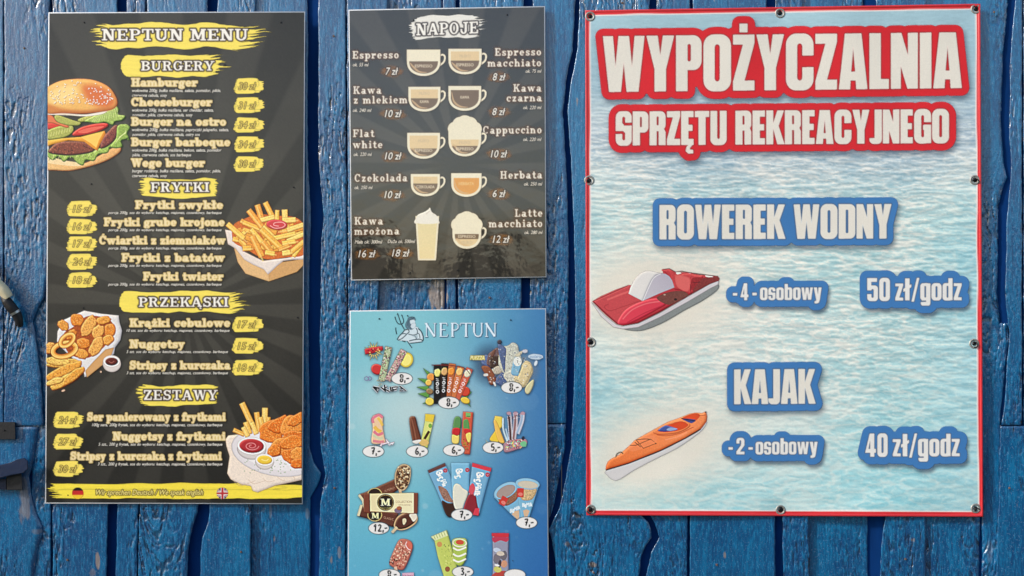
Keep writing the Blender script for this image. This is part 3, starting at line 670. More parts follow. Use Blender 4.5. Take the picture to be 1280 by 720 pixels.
# ------------------------------------------------------------------ ground and the hedge across the path (seen only as reflections)
def ground():
    n = 40; xs = np.linspace(-60, 60, n); ys_ = np.linspace(-60, 2, n); X, Y = np.meshgrid(xs, ys_)
    V = np.stack([X, Y, 0 * X], -1).reshape(-1, 3); I = np.arange(n * n).reshape(n, n)
    F = np.stack([I[:-1, :-1].ravel(), I[:-1, 1:].ravel(), I[1:, 1:].ravel(), I[1:, :-1].ravel()], 1)
    m = add_noise_variation(mat('trodden_sand', rough=.9), 6, .3, (.075, .08, .05, 1), .4, dist=.01)
    o = mesh_np('ground', V, F, m, None, False); o['kind'] = 'structure'
ground()
def bush(x, y, h, wd, seed, lab):
    r = np.random.default_rng(seed); n = 2600
    e = empty('garden_bush', lab, 'bush', (x, y, 0), 'bushes across the path from the wall')
    a = r.random(n) * 2 * math.pi; zz = r.random(n) ** .7; rad = np.sqrt(1 - (zz * .95 - .15) ** 2) * wd * (.55 + .5 * r.random(n)) * (1 + .25 * np.sin(a * 3 + seed))
    P = np.stack([x + np.cos(a) * rad, y + np.sin(a) * rad * .8, zz * h * (.85 + .2 * np.sin(a * 2 + seed))], 1)
    d1 = r.normal(size=(n, 3)); d1 /= np.linalg.norm(d1, axis=1)[:, None]; d2 = r.normal(size=(n, 3)); d2 -= (d2 * d1).sum(1)[:, None] * d1; d2 /= np.linalg.norm(d2, axis=1)[:, None]
    s_ = (.07 + .07 * r.random(n))[:, None]
    V = np.stack([P - d1 * s_, P - d2 * s_ * .5, P + d1 * s_, P + d2 * s_ * .5], 1).reshape(-1, 3)
    mesh_np('foliage', V, np.arange(n * 4).reshape(n, 4), M_leaf, e, False)
    V = []; k = 8
    for i in range(k):
        V += [(x + .06 * math.cos(i * math.pi / 4), y + .06 * math.sin(i * math.pi / 4), 0), (x + .03 * math.cos(i * math.pi / 4), y + .03 * math.sin(i * math.pi / 4), h * .7)]
    mesh_np('stem', np.array(V), np.array([[2 * i, 2 * ((i + 1) % k), 2 * ((i + 1) % k) + 1, 2 * i + 1] for i in range(k)]), M_bark, e)
M_leaf = add_noise_variation(mat('bush_leaf', rough=.5), 3, .4, (.035, .06, .02, 1)); M_bark = mat('bush_bark', (.08, .06, .04, 1), .8)
for i in range(9):
    bush(-8 + 2.0 * i + (i % 3) * .3, -8.2 - (i % 2) * .5, 1.95 + .25 * ((i * 7) % 4) / 4, 1.35, i + 3, ['leftmost leafy green bush across the path from the wall','second leafy bush from the left across the path','third leafy bush from the left across the path','fourth leafy bush from the left across the path','middle leafy bush across the path, facing the menu boards','fourth leafy bush from the right across the path','third leafy bush from the right across the path','second leafy bush from the right across the path','rightmost leafy green bush across the path from the wall'][i])
# ------------------------------------------------------------------ shared pieces for the printed boards
def quad_lerp(Q, u, v):
    (ax, ay), (bx_, by_), (cx, cy), (dx, dy) = Q     # TL TR BR BL
    return (ax * (1 - u) + bx_ * u) * (1 - v) + (dx * (1 - u) + cx * u) * v, (ay * (1 - u) + by_ * u) * (1 - v) + (dy * (1 - u) + cy * u) * v

def panel(root, Q, yf, th, m=None, name='panel'):
    """rigid composite sheet: bevelled slab whose front face is at yf"""
    b = 0.5; rings = []
    for ins, y in ((0, yf + th), (0, yf + .0006), (b, yf)):
        cx = sum(p[0] for p in Q) / 4; cy = sum(p[1] for p in Q) / 4
        rings.append([W(np.array(x + (ins if x < cx else -ins)), np.array(yy + (ins if yy < cy else -ins)), y) for x, yy in Q])
    V = np.array([[float(c) for c in p] for r_ in rings for p in r_]); F = []
    for k in range(2):
        for i in range(4): F.append([k * 4 + i, k * 4 + (i + 1) % 4, (k + 1) * 4 + (i + 1) % 4, (k + 1) * 4 + i])
    F.append([8, 11, 10, 9][::-1]); F.append([0, 1, 2, 3][::-1])
    return mesh_np(name, V, np.array(F), m or M_core, root, False)

def sheet(root, Q, yf, g, paint, m, name, inset=1.2):
    """the printed face: a grid over the quad coloured by paint(px,py)->rgb"""
    wpx = Q[1][0] - Q[0][0]; hpx = Q[3][1] - Q[0][1]; nx = int(wpx / g); ny = int(hpx / g)
    u = np.linspace(inset / wpx, 1 - inset / wpx, nx)[None, :]; v = np.linspace(inset / hpx, 1 - inset / hpx, ny)[:, None]
    X, Y = quad_lerp(Q, u, v); rgb = paint(X, Y)
    y = yf(X, Y) if callable(yf) else yf + 0 * X
    V = np.stack(W(X, Y, y), -1).reshape(-1, 3); I = np.arange(nx * ny).reshape(ny, nx)
    F = np.stack([I[:-1, :-1].ravel(), I[1:, :-1].ravel(), I[1:, 1:].ravel(), I[:-1, 1:].ravel()], 1)
    ink = np.concatenate([np.clip(rgb, 0, 255) / 255, np.ones(X.shape + (1,))], -1).reshape(-1, 4)
    return mesh_np(name, V, F, m, root, True, {'ink': ink})

_screw = None
def screw(root, px, py, yf, r=.0016):
    """small domed screw head with a cross recess"""
    global _screw
    if _screw is None:
        V = []; F = []; n = 10
        for k, (rr_, d) in enumerate(((1, .3), (.95, -.25), (.6, -.6), (.28, -.68), (.2, -.3))):
            V += [(rr_ * math.cos(i * 2 * math.pi / n) * (1 - .35 * (i % 2) * (k > 2)), d, rr_ * math.sin(i * 2 * math.pi / n) * (1 - .35 * (i % 2) * (k > 2))) for i in range(n)]
        for k in range(4):
            for i in range(n): F.append([k * n + i, k * n + (i + 1) % n, (k + 1) * n + (i + 1) % n, (k + 1) * n + i])
        _screw = bpy.data.meshes.new('screw'); _screw.from_pydata(V, [], F + [list(range(4 * n, 5 * n))]); _screw.materials.append(M_screw)
    o = bpy.data.objects.new('screw', _screw); COL.objects.link(o); o.parent = root
    o.location = Vector([float(c) for c in W(np.array(px), np.array(py), yf)]) - Vector(parent_loc(root)); o.scale = (r, r * .9, r)
    return o

def rays(X, Y, cx, cy, n, seed):
    a = np.arctan2(Y - cy, X - cx); v = np.sin(a * n + .4 * np.sin(a * 3 + seed)); rr_ = np.hypot(X - cx, Y - cy)
    return smooth(-.25, .25, v) * smooth(8, 60, rr_)

def base_point(Q, yf):
    x, y, z = W(np.array((Q[2][0] + Q[3][0]) / 2), np.array((Q[2][1] + Q[3][1]) / 2), yf); return (float(x), float(y), float(z))

# ------------------------------------------------------------------ food menu board
MQ = [(60.5, 15.5), (381.5, 14.3), (378.5, 630.3), (56.3, 629.3)]
MY = -0.0300
menu = empty('menu_board', 'tall dark grey food menu board with yellow brush strokes, burgers and fries', 'menu board', base_point(MQ, MY))
panel(menu, MQ, MY, .0035)
lay = [0]
def dep(y0):
    lay[0] += 1; return y0 - .00025 - .000014 * lay[0]
def menu_bg(X, Y):
    r = rays(X, Y, 232, 382, 22, 1.0); base = 40 + 14 * r + 18 * smooth(330, 40, np.hypot(X - 215, (Y - 300) * .7)) + (fbm(X * .02, Y * .02, 3, 3) - .5) * 8
    base = base - 10 * smooth(420, 600, Y)  # sky reflection fading towards the bottom, painted into the face colour
    gr = (fbm(X * .9, Y * .9, 5, 2) - .5) * 7
    b = base + gr
    return np.stack([b, b * .96, b * .86], -1)
sheet(menu, MQ, MY - .0002, 1.6, menu_bg, M_menu, 'printed_face')
lay[0] = 1

def heading(root, txt, bx0, bx1, byc, bh, tx0, tx1, base, cap, m, y0, seed, brushcol=(248, 224, 96), tilt=0.0, txtcol=(246, 240, 228), oc=(66, 52, 44), ends=(.6, .9)):
    cv = Canvas(bx0 - 4, byc - bh / 2 - 6, bx1 + 4, byc + bh / 2 + 6)
    cv.brush(bx0, bx1, byc, bh, brushcol, seed, ends, tilt)
    cv.bake('brush_stroke', m, root, dep(y0))
    cv = Canvas(tx0 - 4, base - cap * 1.3 - 5, tx1 + 5, base + cap * .35 + 5)
    mk = glyph_mask(cv, SLAB, txt, tx0, tx1, base, cap, tilt=tilt)
    cv.comp(np.clip(blur(dilate(mk, 1.5 * cv.k), 1.6) * 1.15, 0, 1), oc, .96)
    cv.comp(blur(mk, .6), txtcol)
    cv.bake('heading', m, root, dep(y0))

def dish(root, txt, x0, x1, yc, m, y0, size=10.0, tilt=0.0):
    cap = size; base = yc + cap * .48
    cv = Canvas(x0 - 4, yc - cap * .8 - 3, x1 + 4, yc + cap * .95 + 2)
    mk = glyph_mask(cv, SLAB, txt, x0, x1, base, cap, track=.05)
    cv.comp(np.clip(blur(dilate(mk, 1.9 * cv.k), 3) * 1.1, 0, 1), (44, 38, 32), .9)
    cv.comp(np.clip(blur(dilate(mk, 1.05 * cv.k), 1), 0, 1), (218, 188, 120))
    cv.comp(blur(mk, 1) * .75, (246, 230, 190))
    cv.bake('dish_name', m, root, dep(y0))

def smalltext(root, lines, m, y0, name='description', col=(225, 218, 205), shear=.28, cap=4.0, bold=.22, shadow=True, dark=(30, 28, 26)):
    """lines: (text, x0, x1, baseline)"""
    xs = [l[1] for l in lines]; xe = [l[2] for l in lines]; ys = [l[3] for l in lines]
    cv = Canvas(min(xs) - 2, min(ys) - cap * 1.5 - 2, max(xe) + 2, max(ys) + cap * .6 + 2, g=.55)
    for t, x0, x1, b in lines:
        mk = text_mask(cv, t, x0, x1, b, cap, shear)
        if shadow: cv.comp(np.clip(blur(dilate(mk, .9 * cv.k), 2), 0, 1), dark, .55)
        cv.comp(np.clip(blur(dilate(mk, bold * cv.k), .8), 0, 1), col)
    cv.bake(name, m, root, dep(y0))

def price(root, x0, x1, yc, txt, m, y0, seed, tx0, tx1):
    cv = Canvas(x0 - 3, yc - 12, x1 + 3, yc + 12)
    for i, (a, b, oy, hh) in enumerate(((x0, x1 - 4, 3.2, 8.5), (x0 + 1, x1, -.5, 9), (x0 + 3, x1 - 7, -4.2, 8), (x0 + 2, x1 - 12, 5.5, 6.5))):
        cv.brush(a, b, yc + oy, hh * 1.42, (248, 222, 100), seed * 7 + i, (.5, .5))
    cv.bake('price_patch', m, root, dep(y0))
    cv = Canvas(tx0 - 3, yc - 9, tx1 + 4, yc + 8, g=.5)
    mk = text_mask(cv, txt, tx0, tx1, yc + 4.4, 8.8, .26)
    cv.comp(np.clip(blur(dilate(mk, .75 * cv.k), .8), 0, 1), (112, 92, 44), .92)
    cv.comp(blur(mk, .5), (238, 212, 104), .95)
    cv.bake('price', m, root, dep(y0))

Mm, My = M_menu, MY
heading(menu, 'NEPTUN MENU', 107, 344, 45.5, 34, 127, 311, 50.6, 14.6, Mm, My, 2, ends=(.7, .8))
heading(menu, 'BURGERY', 150, 293, 82, 30, 176, 268, 88.2, 12.0, Mm, My, 5, ends=(.08, .9))
heading(menu, 'FRYTKI', 168, 275, 235, 27, 188, 262, 240.0, 12.2, Mm, My, 8, ends=(.9, .3))
heading(menu, 'PRZEKĄSKI', 148, 318, 377.5, 29, 173, 286, 383.6, 12.2, Mm, My, 11, ends=(.08, .9))
heading(menu, 'ZESTAWY', 166, 275, 494, 28, 179, 272, 500.0, 12.6, Mm, My, 14, ends=(.9, .3))
D1 = [('Hamburger', 164, 247, 103, ('wołowina 200g, bułka maślana, sałata, pomidor, pikle,', 276), ('czerwona cebula, sosy', 209)),
      ('Cheeseburger', 164, 265, 127.5, ('wołowina 200g, bułka maślana, ser cheddar, sałata,', 267), ('pomidor, pikle, czerwona cebula, sosy', 241)),
      ('Burger na ostro', 164, 283, 152, ('wołowina 200g, bułka maślana, papryczki jalapeño, sałata,', 286), ('pomidor, pikle, czerwona cebula, ostry sos', 250)),
      ('Burger barbeque', 164, 288, 177.5, ('wołowina 200g, bułka maślana, bekon, sałata, pomidor', 277), ('pikle, czerwona cebula, sos barbeque', 239)),
      ('Wege burger', 164, 256, 203.5, ('burger roślinny, bułka maślana, sałata, pomidor, pikle,', 276), ('czerwona cebula, sosy', 209))]
for i, (t, a, b, yc, l1, l2) in enumerate(D1):
    dish(menu, t, a, b, yc, Mm, My)
    smalltext(menu, [(l1[0], 165, l1[1], yc + 12.0), (l2[0], 165, l2[1], yc + 18.0)], Mm, My)
    price(menu, 291, 332, 107.5 + 24.3 * i, ('30 zł', '31 zł', '34 zł', '34 zł', '30 zł')[i], Mm, My, i + 1, 298, 320)
D2 = [('Frytki zwykłe', 169, 279, 256, 'porcja'), ('Frytki grube krojone', 130, 281, 277.5, ''), ('Ćwiartki z ziemniaków', 124, 282, 300.3, ''), ('Frytki z batatów', 152, 281, 322, ''), ('Frytki twister', 179, 279, 345.5, '')]
for i, (t, a, b, yc, _) in enumerate(D2):
    dish(menu, t, a, b, yc, Mm, My)
    smalltext(menu, [('porcja 200g, sos do wyboru: ketchup, majonez, czosnkowy, barbeque', 135, 277, yc + 11.5)], Mm, My, cap=3.6)
    price(menu, 82, 123, (261, 283, 304.5, 327, 350)[i], ('15 zł', '16 zł', '17 zł', '24 zł', '18 zł')[i], Mm, My, i + 11, 91, 114)
D3 = [('Krążki cebulowe', 162, 288, 403.5, '10 szt. sos do wyboru: ketchup, majonez, czosnkowy, barbeque', 158, 287), ('Nuggetsy', 162, 231, 430, '5 szt. sos do wyboru: ketchup, majonez, czosnkowy, barbeque', 158, 285), ('Stripsy z kurczaka', 162, 288, 456.5, '3 szt. sos do wyboru: ketchup, majonez, czosnkowy, barbeque', 158, 285)]
for i, (t, a, b, yc, d, c, e) in enumerate(D3):
    dish(menu, t, a, b, yc, Mm, My)
    smalltext(menu, [(d, c, e, yc + 11.3)], Mm, My, cap=3.6)
    price(menu, 289, 331, (405.5, 432.5, 459.5)[i], ('17 zł', '15 zł', '18 zł')[i], Mm, My, i + 21, 297, 320)
D4 = [('Ser panierowany z frytkami', 109, 282, 521, '100g sera, 200g frytek, sos do wyboru: ketchup, majonez, czosnkowy, barbeque', 115, 278), ('Nuggetsy z frytkami', 141, 282, 545.3, '5 szt., 200 g frytek, sos do wyboru: ketchup, majonez, czosnkowy, barbeque', 123, 278), ('Stripsy z kurczaka z frytkami', 88, 277, 570, '3 szt., 200 g frytek, sos do wyboru: ketchup, majonez, czosnkowy, barbeque', 122, 278)]
for i, (t, a, b, yc, d, c, e) in enumerate(D4):
    dish(menu, t, a, b, yc, Mm, My)
    smalltext(menu, [(d, c, e, yc + 11.8)], Mm, My, cap=3.8)
    price(menu, 65, 106, (525, 552, 586)[i], ('24 zł', '27 zł', '30 zł')[i], Mm, My, i + 31, 73, 96)

def footer():
    cv = Canvas(57.5, 600, 377.5, 628)
    cv.brush(54, 400, 613.5, 17, (246, 222, 72), 61, (.4, .1)); cv.brush(56, 370, 610, 12, (246, 222, 72), 62, (.3, .4)); cv.brush(60, 392, 617.5, 12, (246, 222, 72), 63, (.4, .2))
    cv.bake('brush_stroke', Mm, menu, dep(My))
    cv = Canvas(89, 607, 106, 626)
    for a, b, c in ((0, 180, (0, 0, 0)),):
        pass
    m, off = cv.mask([(97.3 + 7.2 * math.cos(t), 616.5 + 7.2 * math.sin(t)) for t in np.linspace(0, 2 * math.pi, 40, endpoint=False)])
    H = np.arange(m.shape[0])[:, None] + off[0]; yy = cv.y0 + H / cv.k + 0 * m
    c = np.where((yy < 613.2)[..., None], (24, 20, 20), np.where((yy < 618.6)[..., None], (196, 42, 40), (240, 196, 50)))
    cv.comp(m, c.astype(float), 1, off); cv.bake('german_flag', Mm, menu, dep(My))
    cv = Canvas(270, 607, 287, 626)
    pts = [(278 + 7.2 * math.cos(t), 616.5 + 7.2 * math.sin(t)) for t in np.linspace(0, 2 * math.pi, 40, endpoint=False)]
    m, off = cv.mask(pts); h, w_ = m.shape
    X = cv.x0 + (off[1] + np.arange(w_))[None, :] / cv.k + 0 * m; Y = cv.y0 + (off[0] + np.arange(h))[:, None] / cv.k + 0 * m
    dx, dy = np.abs(X - 278), np.abs(Y - 616.5); c = np.zeros((h, w_, 3)) + (52, 50, 90)
    dg = np.abs(dx - dy * 1.3); c[dg < 1.6] = (232, 226, 220); c[dg < .6] = (178, 50, 54); c[(dx < 2.2) | (dy < 2.2)] = (236, 230, 222); c[(dx < 1.2) | (dy < 1.2)] = (182, 46, 50)
    cv.comp(m, c, 1, off); cv.bake('british_flag', Mm, menu, dep(My))
    cv = Canvas(116, 606, 260, 626, g=.5); mk = text_mask(cv, 'Wir sprechen Deutsch / We speak english', 120, 254, 618.6, 6.6, .3)
    cv.comp(np.clip(blur(dilate(mk, 1.0 * cv.k), 1), 0, 1), (96, 80, 40), .9); cv.comp(blur(dilate(mk, .2 * cv.k), .6), (244, 226, 130)); cv.bake('languages_line', Mm, menu, dep(My))

# ---- painted food pictures -----------------------------------------
def C1(x, y, s=720 / 220, ox=0, oy=0): return (ox + x / s, oy + y / s)
def T(pts, s, ox, oy): return [(ox + x / s, oy + y / s) for x, y in pts]

def burger():
    cv = Canvas(59.3, 92, 168, 220, g=.6); P = lambda pts: T(pts, 3.2727, 0, 0)
    ink = (92, 48, 28)
    # lower bun
    cv.shape(P([(180, 640), (260, 655), (340, 668), (400, 640), (470, 600), (492, 600), (490, 622), (440, 655), (370, 680), (290, 698), (230, 697), (180, 690)]), (226, 134, 66), True, .6, 3, (170, 82, 36), .25, ink, .5, .10, grad=((238, 190, 122), 380, 0, 60, 0))
    cv.shape(P([(190, 640), (260, 655), (330, 668), (320, 680), (260, 676), (190, 664)]), (246, 214, 160), True, noise=.06)
    # ruffled lettuce, low
    for a in ([(190, 632), (215, 655), (240, 640), (262, 662), (290, 642), (318, 668), (340, 676), (352, 655), (385, 658), (402, 632), (440, 625), (452, 600), (480, 590), (500, 560), (528, 575), (520, 545), (532, 520), (508, 508), (490, 540), (420, 600), (340, 625), (190, 612)],):
        cv.shape(P(a), (160, 184, 84), True, .7, 2.2, (84, 118, 40), .5, (70, 92, 34), .5, .25)
    for i in range(26):
        t = i / 25; x = 200 + 310 * t; y = 645 - 18 * math.sin(t * 2.2) - (max(0, t - .55) * 230)
        cv.line(P([(x, y + 12), (x + 6, y - 4), (x + 2 + 8 * math.sin(i), y - 20)]), .7, (226, 232, 150) if i % 2 else (92, 126, 44), True, .8)
    # patties
    cv.shape(P([(200, 625), (212, 600), (240, 582), (290, 578), (345, 582), (385, 605), (378, 622), (330, 632), (270, 636)]), (128, 62, 44), True, .8, 3, (58, 24, 20), .5, (48, 22, 18), .6, .45, 4)
    cv.shape(P([(410, 605), (420, 565), (445, 535), (470, 512), (486, 520), (478, 560), (455, 588), (430, 604)]), (126, 58, 50), True, .8, 3, (56, 24, 22), .5, (48, 22, 18), .6, .45, 4)
    r = np.random.default_rng(4)
    for i in range(46):
        x, y = (210 + r.random() * 165, 588 + r.random() * 40) if i < 32 else (418 + r.random() * 55, 532 + r.random() * 55)
        cv.ell(*P([(x, y)])[0], .9, .6, r.random() * 90, (176, 96, 70) if i % 2 else (74, 30, 24), alpha=.8)
    # cheese
    cv.shape(P([(190, 575), (250, 566), (330, 560), (428, 535), (432, 548), (412, 585), (398, 616), (380, 606), (345, 580), (280, 574), (215, 590), (190, 600)]), (247, 184, 66), False, .35, 3, (214, 130, 34), .25, (150, 84, 20), .45, .05, grad=((238, 150, 40), 60, 0, 135, 0))
    cv.shape(P([(332, 562), (424, 538), (404, 575), (394, 604), (370, 585)]), (252, 202, 92), False)
    # tomatoes
    cv.shape(P([(298, 545), (330, 522), (380, 508), (432, 504), (440, 518), (400, 540), (350, 552), (305, 556)]), (214, 52, 42), True, .5, 2.5, (158, 28, 26), .5, (110, 20, 18), .45, .06)
    cv.shape(P([(318, 540), (350, 526), (395, 518), (425, 518), (390, 532), (350, 544)]), (238, 112, 88), True, alpha=.8)
    cv.shape(P([(190, 506), (230, 502), (262, 506), (268, 516), (235, 526), (190, 528)]), (218, 56, 44), True, .5, 2.5, (158, 28, 26), .4, (110, 20, 18), .45)
    # pickles
    for pts in ([(190, 540), (230, 520), (280, 512), (300, 520), (298, 540), (270, 560), (220, 570), (190, 568)], [(222, 478), (240, 472), (300, 492), (330, 502), (320, 514), (270, 512), (236, 500)], [(318, 490), (345, 478), (390, 468), (412, 466), (408, 480), (370, 492), (330, 500)]):
        cv.shape(P(pts), (176, 176, 84), True, .6, 2, (104, 116, 40), .4, (70, 80, 26), .5, .15)
    for i in range(9): cv.line(P([(196 + i * 11, 562 - i * 3), (200 + i * 11, 545 - i * 3)]), .9, (216, 214, 130), alpha=.8)
    for i in range(8): cv.line(P([(328 + i * 10, 494 - i * 2), (330 + i * 10, 482 - i * 2)]), .7, (212, 212, 124), alpha=.7)
    # onion and lettuce right
    cv.shape(P([(190, 472), (215, 474), (235, 500), (280, 515), (270, 522), (220, 505), (190, 500)]), (226, 120, 70), True, .5, 2, None, .2, (120, 50, 30), .4)
    cv.shape(P([(345, 496), (372, 480), (410, 462), (450, 448), (470, 432), (486, 448), (482, 468), (512, 474), (500, 492), (470, 498), (462, 512), (430, 500), (400, 505), (375, 502)]), (166, 188, 92), True, .6, 2.2, (88, 122, 46), .5, (66, 88, 34), .5, .22)
    for i in range(12): cv.line(P([(375 + i * 10, 500 - i * 2), (390 + i * 8, 482 - i * 3), (404 + i * 6, 470 - i * 3)]), .6, (226, 232, 160), True, .7)
    cv.shape(P([(480, 520), (500, 508), (530, 522), (520, 545), (526, 565), (496, 576), (500, 600), (470, 606), (452, 598), (475, 565)]), (150, 178, 78), True, .6, 2, (84, 118, 42), .5, (66, 88, 34), .5, .22)
    for i in range(7): cv.line(P([(470 + i * 3, 590 - i * 5), (490 + i * 4, 560 - i * 3), (515, 545 - i * 2)]), .6, (220, 230, 150), True, .7)
    # mayo
    cv.shape(P([(190, 456), (260, 462), (340, 468), (400, 460), (440, 450), (420, 466), (350, 476), (280, 472), (190, 468)]), (240, 232, 214), True, .3, 1.5, (190, 176, 150), 0, (110, 90, 70), .4)
    # top bun
    cv.shape(P([(185, 458), (185, 372), (205, 350), (250, 330), (320, 322), (385, 328), (440, 352), (468, 385), (480, 420), (466, 444), (420, 456), (340, 464), (260, 462)]), (240, 182, 96), True, .75, 5, (196, 104, 44), .3, (126, 62, 26), .5, .05)
    cv.shape(P([(340, 350), (400, 350), (448, 375), (470, 415), (460, 436), (420, 440), (370, 420), (345, 385)]), (214, 92, 40), True, alpha=.75, soft=2.6)
    cv.shape(P([(200, 380), (240, 350), (300, 345), (320, 370), (300, 410), (240, 425), (200, 420)]), (254, 220, 146), True, alpha=.85, soft=3.0)
    cv.shape(P([(190, 425), (260, 445), (350, 450), (440, 438), (460, 446), (400, 458), (300, 464), (190, 458)]), (196, 96, 38), True, alpha=.6, soft=1.4)
    for i in range(120):
        x = 200 + r.random() * 262; top = 322 + ((x - 320) / 150) ** 2 * 58; y = top + 6 + r.random() ** .8 * (440 - top - 20)
        if x > 455 and y < 400: continue
        q = P([(x, y)])[0]; a = r.random() * 180
        cv.ell(q[0] + .3, q[1] + .35, 1.25, .85, a, (176, 92, 42), alpha=.75); cv.ell(q[0], q[1], 1.05, .7, a, (252, 236, 196))
    cv.bake('burger_picture', Mm, menu, dep(My), sharpen=.6)

def fries():
    cv = Canvas(278, 248, 379.0, 355, g=.6); P = lambda p: T(p, 3.2727, 200, 210)
    cv.shape(P([(298, 308), (340, 350), (440, 402), (500, 385), (590, 372), (592, 390), (560, 425), (445, 464), (350, 432), (318, 385)]), (228, 184, 128), False, .3, 3, (178, 128, 76), 0, (120, 84, 50), .4, .06)
    cv.shape(P([(440, 402), (500, 385), (590, 372), (592, 392), (560, 425), (446, 463)]), (212, 162, 104), False, noise=.06)
    cv.shape(P([(266, 252), (290, 256), (320, 280), (340, 340), (420, 380), (520, 368), (590, 355), (595, 374), (545, 375), (505, 380), (480, 400), (442, 436), (425, 415), (380, 395), (345, 375), (310, 330), (290, 318), (278, 312), (272, 280)]), (236, 220, 208), False, .5, 3, (200, 176, 164), .2, (150, 120, 104), .4, .04)
    cv.shape(P([(300, 235), (345, 208), (400, 190), (480, 195), (560, 205), (592, 250), (592, 350), (520, 365), (430, 372), (350, 330), (300, 300)]), (214, 112, 48), True, noise=.12)
    r = np.random.default_rng(3)
    for i in range(46):
        x, y = 300 + r.random() * 270, 215 + r.random() * 130
        if y > 270 + (x - 300) * .75 or (x > 540 and y < 225): continue
        a = R(r.random() * 110 - 20); L_ = 34 + r.random() * 26; dx, dy = math.cos(a) * L_, math.sin(a) * L_; wx_, wy_ = -math.sin(a) * 9, math.cos(a) * 9
        if y + dy > 365 or x + dx > 588: continue
        cv.shape(P([(x - wx_, y - wy_), (x + dx - wx_, y + dy - wy_), (x + dx + wx_, y + dy + wy_), (x + wx_, y + wy_)]), [(240, 166, 66), (232, 148, 58), (248, 190, 86)][i % 3], False, .5, 1.6, (190, 90, 34), .3, (150, 66, 26), .4, .1)
    F = [((300, 300), (350, 262), 17), ((430, 140), (468, 215), 22), ((398, 150), (418, 215), 24), ((510, 170), (512, 215), 24), ((590, 300), (545, 362), 18), ((540, 285), (590, 262), 20), ((330, 215), (400, 255), 20), ((410, 215), (470, 200), 20), ((480, 172), (478, 215), 18), ((350, 320), (322, 290), 20), ((590, 245), (500, 262), 20), ((500, 215), (556, 212), 22),
         ((275, 228), (345, 290), 22), ((340, 222), (410, 250), 20), ((362, 172), (420, 245), 24), ((420, 240), (480, 300), 20), ((372, 250), (440, 330), 20), ((338, 330), (375, 328), 22), ((420, 300), (462, 352), 22), ((520, 255), (588, 232), 20), ((460, 290), (556, 268), 20), ((412, 250), (500, 332), 24), ((376, 278), (418, 365), 26), ((590, 270), (520, 300), 18), ((500, 310), (556, 300), 20), ((590, 300), (530, 350), 20), ((486, 335), (530, 318), 18), ((500, 350), (535, 345), 22), ((430, 345), (470, 352), 20), ((298, 290), (322, 296), 20)]
    for i, (a, b, wd) in enumerate(F):
        d = np.array(b) - np.array(a); L_ = np.hypot(*d); nn = np.array([-d[1], d[0]]) / L_ * wd / 2
        q = [tuple(np.array(a) + nn), tuple(np.array(b) + nn), tuple(np.array(b) - nn), tuple(np.array(a) - nn)]
        col = [(252, 202, 92), (246, 184, 76), (240, 166, 70), (253, 212, 112)][i % 4]; d = d * 1.18; b = tuple(np.array(a) + d)
        cv.shape(P(q), col, False, .55, 1.6, (206, 110, 44), .3, (150, 66, 26), .42, .14)
        q2 = [tuple(np.array(a) + nn * .55), tuple(np.array(b) + nn * .55), tuple(np.array(b)), tuple(np.array(a))]
        cv.shape(P(q2), (255, 226, 140), False, alpha=.55)
    cv.ell(*P([(478, 232)])[0], 13.2, 6.4, 4, (214, 70, 72), dome=.4, sig=2, dark=(160, 34, 44), hi=.3, out=(120, 30, 34), ow=.4)
    cv.line(P([(450, 235), (470, 246), (500, 243), (512, 232), (498, 222), (470, 224), (466, 234), (486, 238)]), .9, (246, 178, 172), True, .9)
    cv.bake('fries_picture', Mm, menu, dep(My), sharpen=.6)

def nugget(cv, cx, cy, rx, ry, rot, col=(228, 138, 50), seed=1, dark=(160, 72, 24)):
    cv.ell(cx, cy, rx, ry, rot, col, irr=.22, seed=seed, n=16, smooth_=True, dome=.75, sig=2.2, dark=dark, hi=.45, out=(164, 80, 30), ow=.35, noise=.24, nsc=3.5)
    r = np.random.default_rng(seed)
    for i in range(int(rx * ry * .45)):
        a, q = r.random() * 6.28, r.random() ** .5 * .8; x = cx + math.cos(a) * rx * q * math.cos(R(rot)) - math.sin(a) * ry * q * math.sin(R(rot)); y = cy + math.cos(a) * rx * q * math.sin(R(rot)) + math.sin(a) * ry * q * math.cos(R(rot))
        cv.ell(x, y, .45 + .5 * r.random(), .4, r.random() * 180, (252, 200, 112) if r.random() < .55 else (184, 88, 30), alpha=.7)

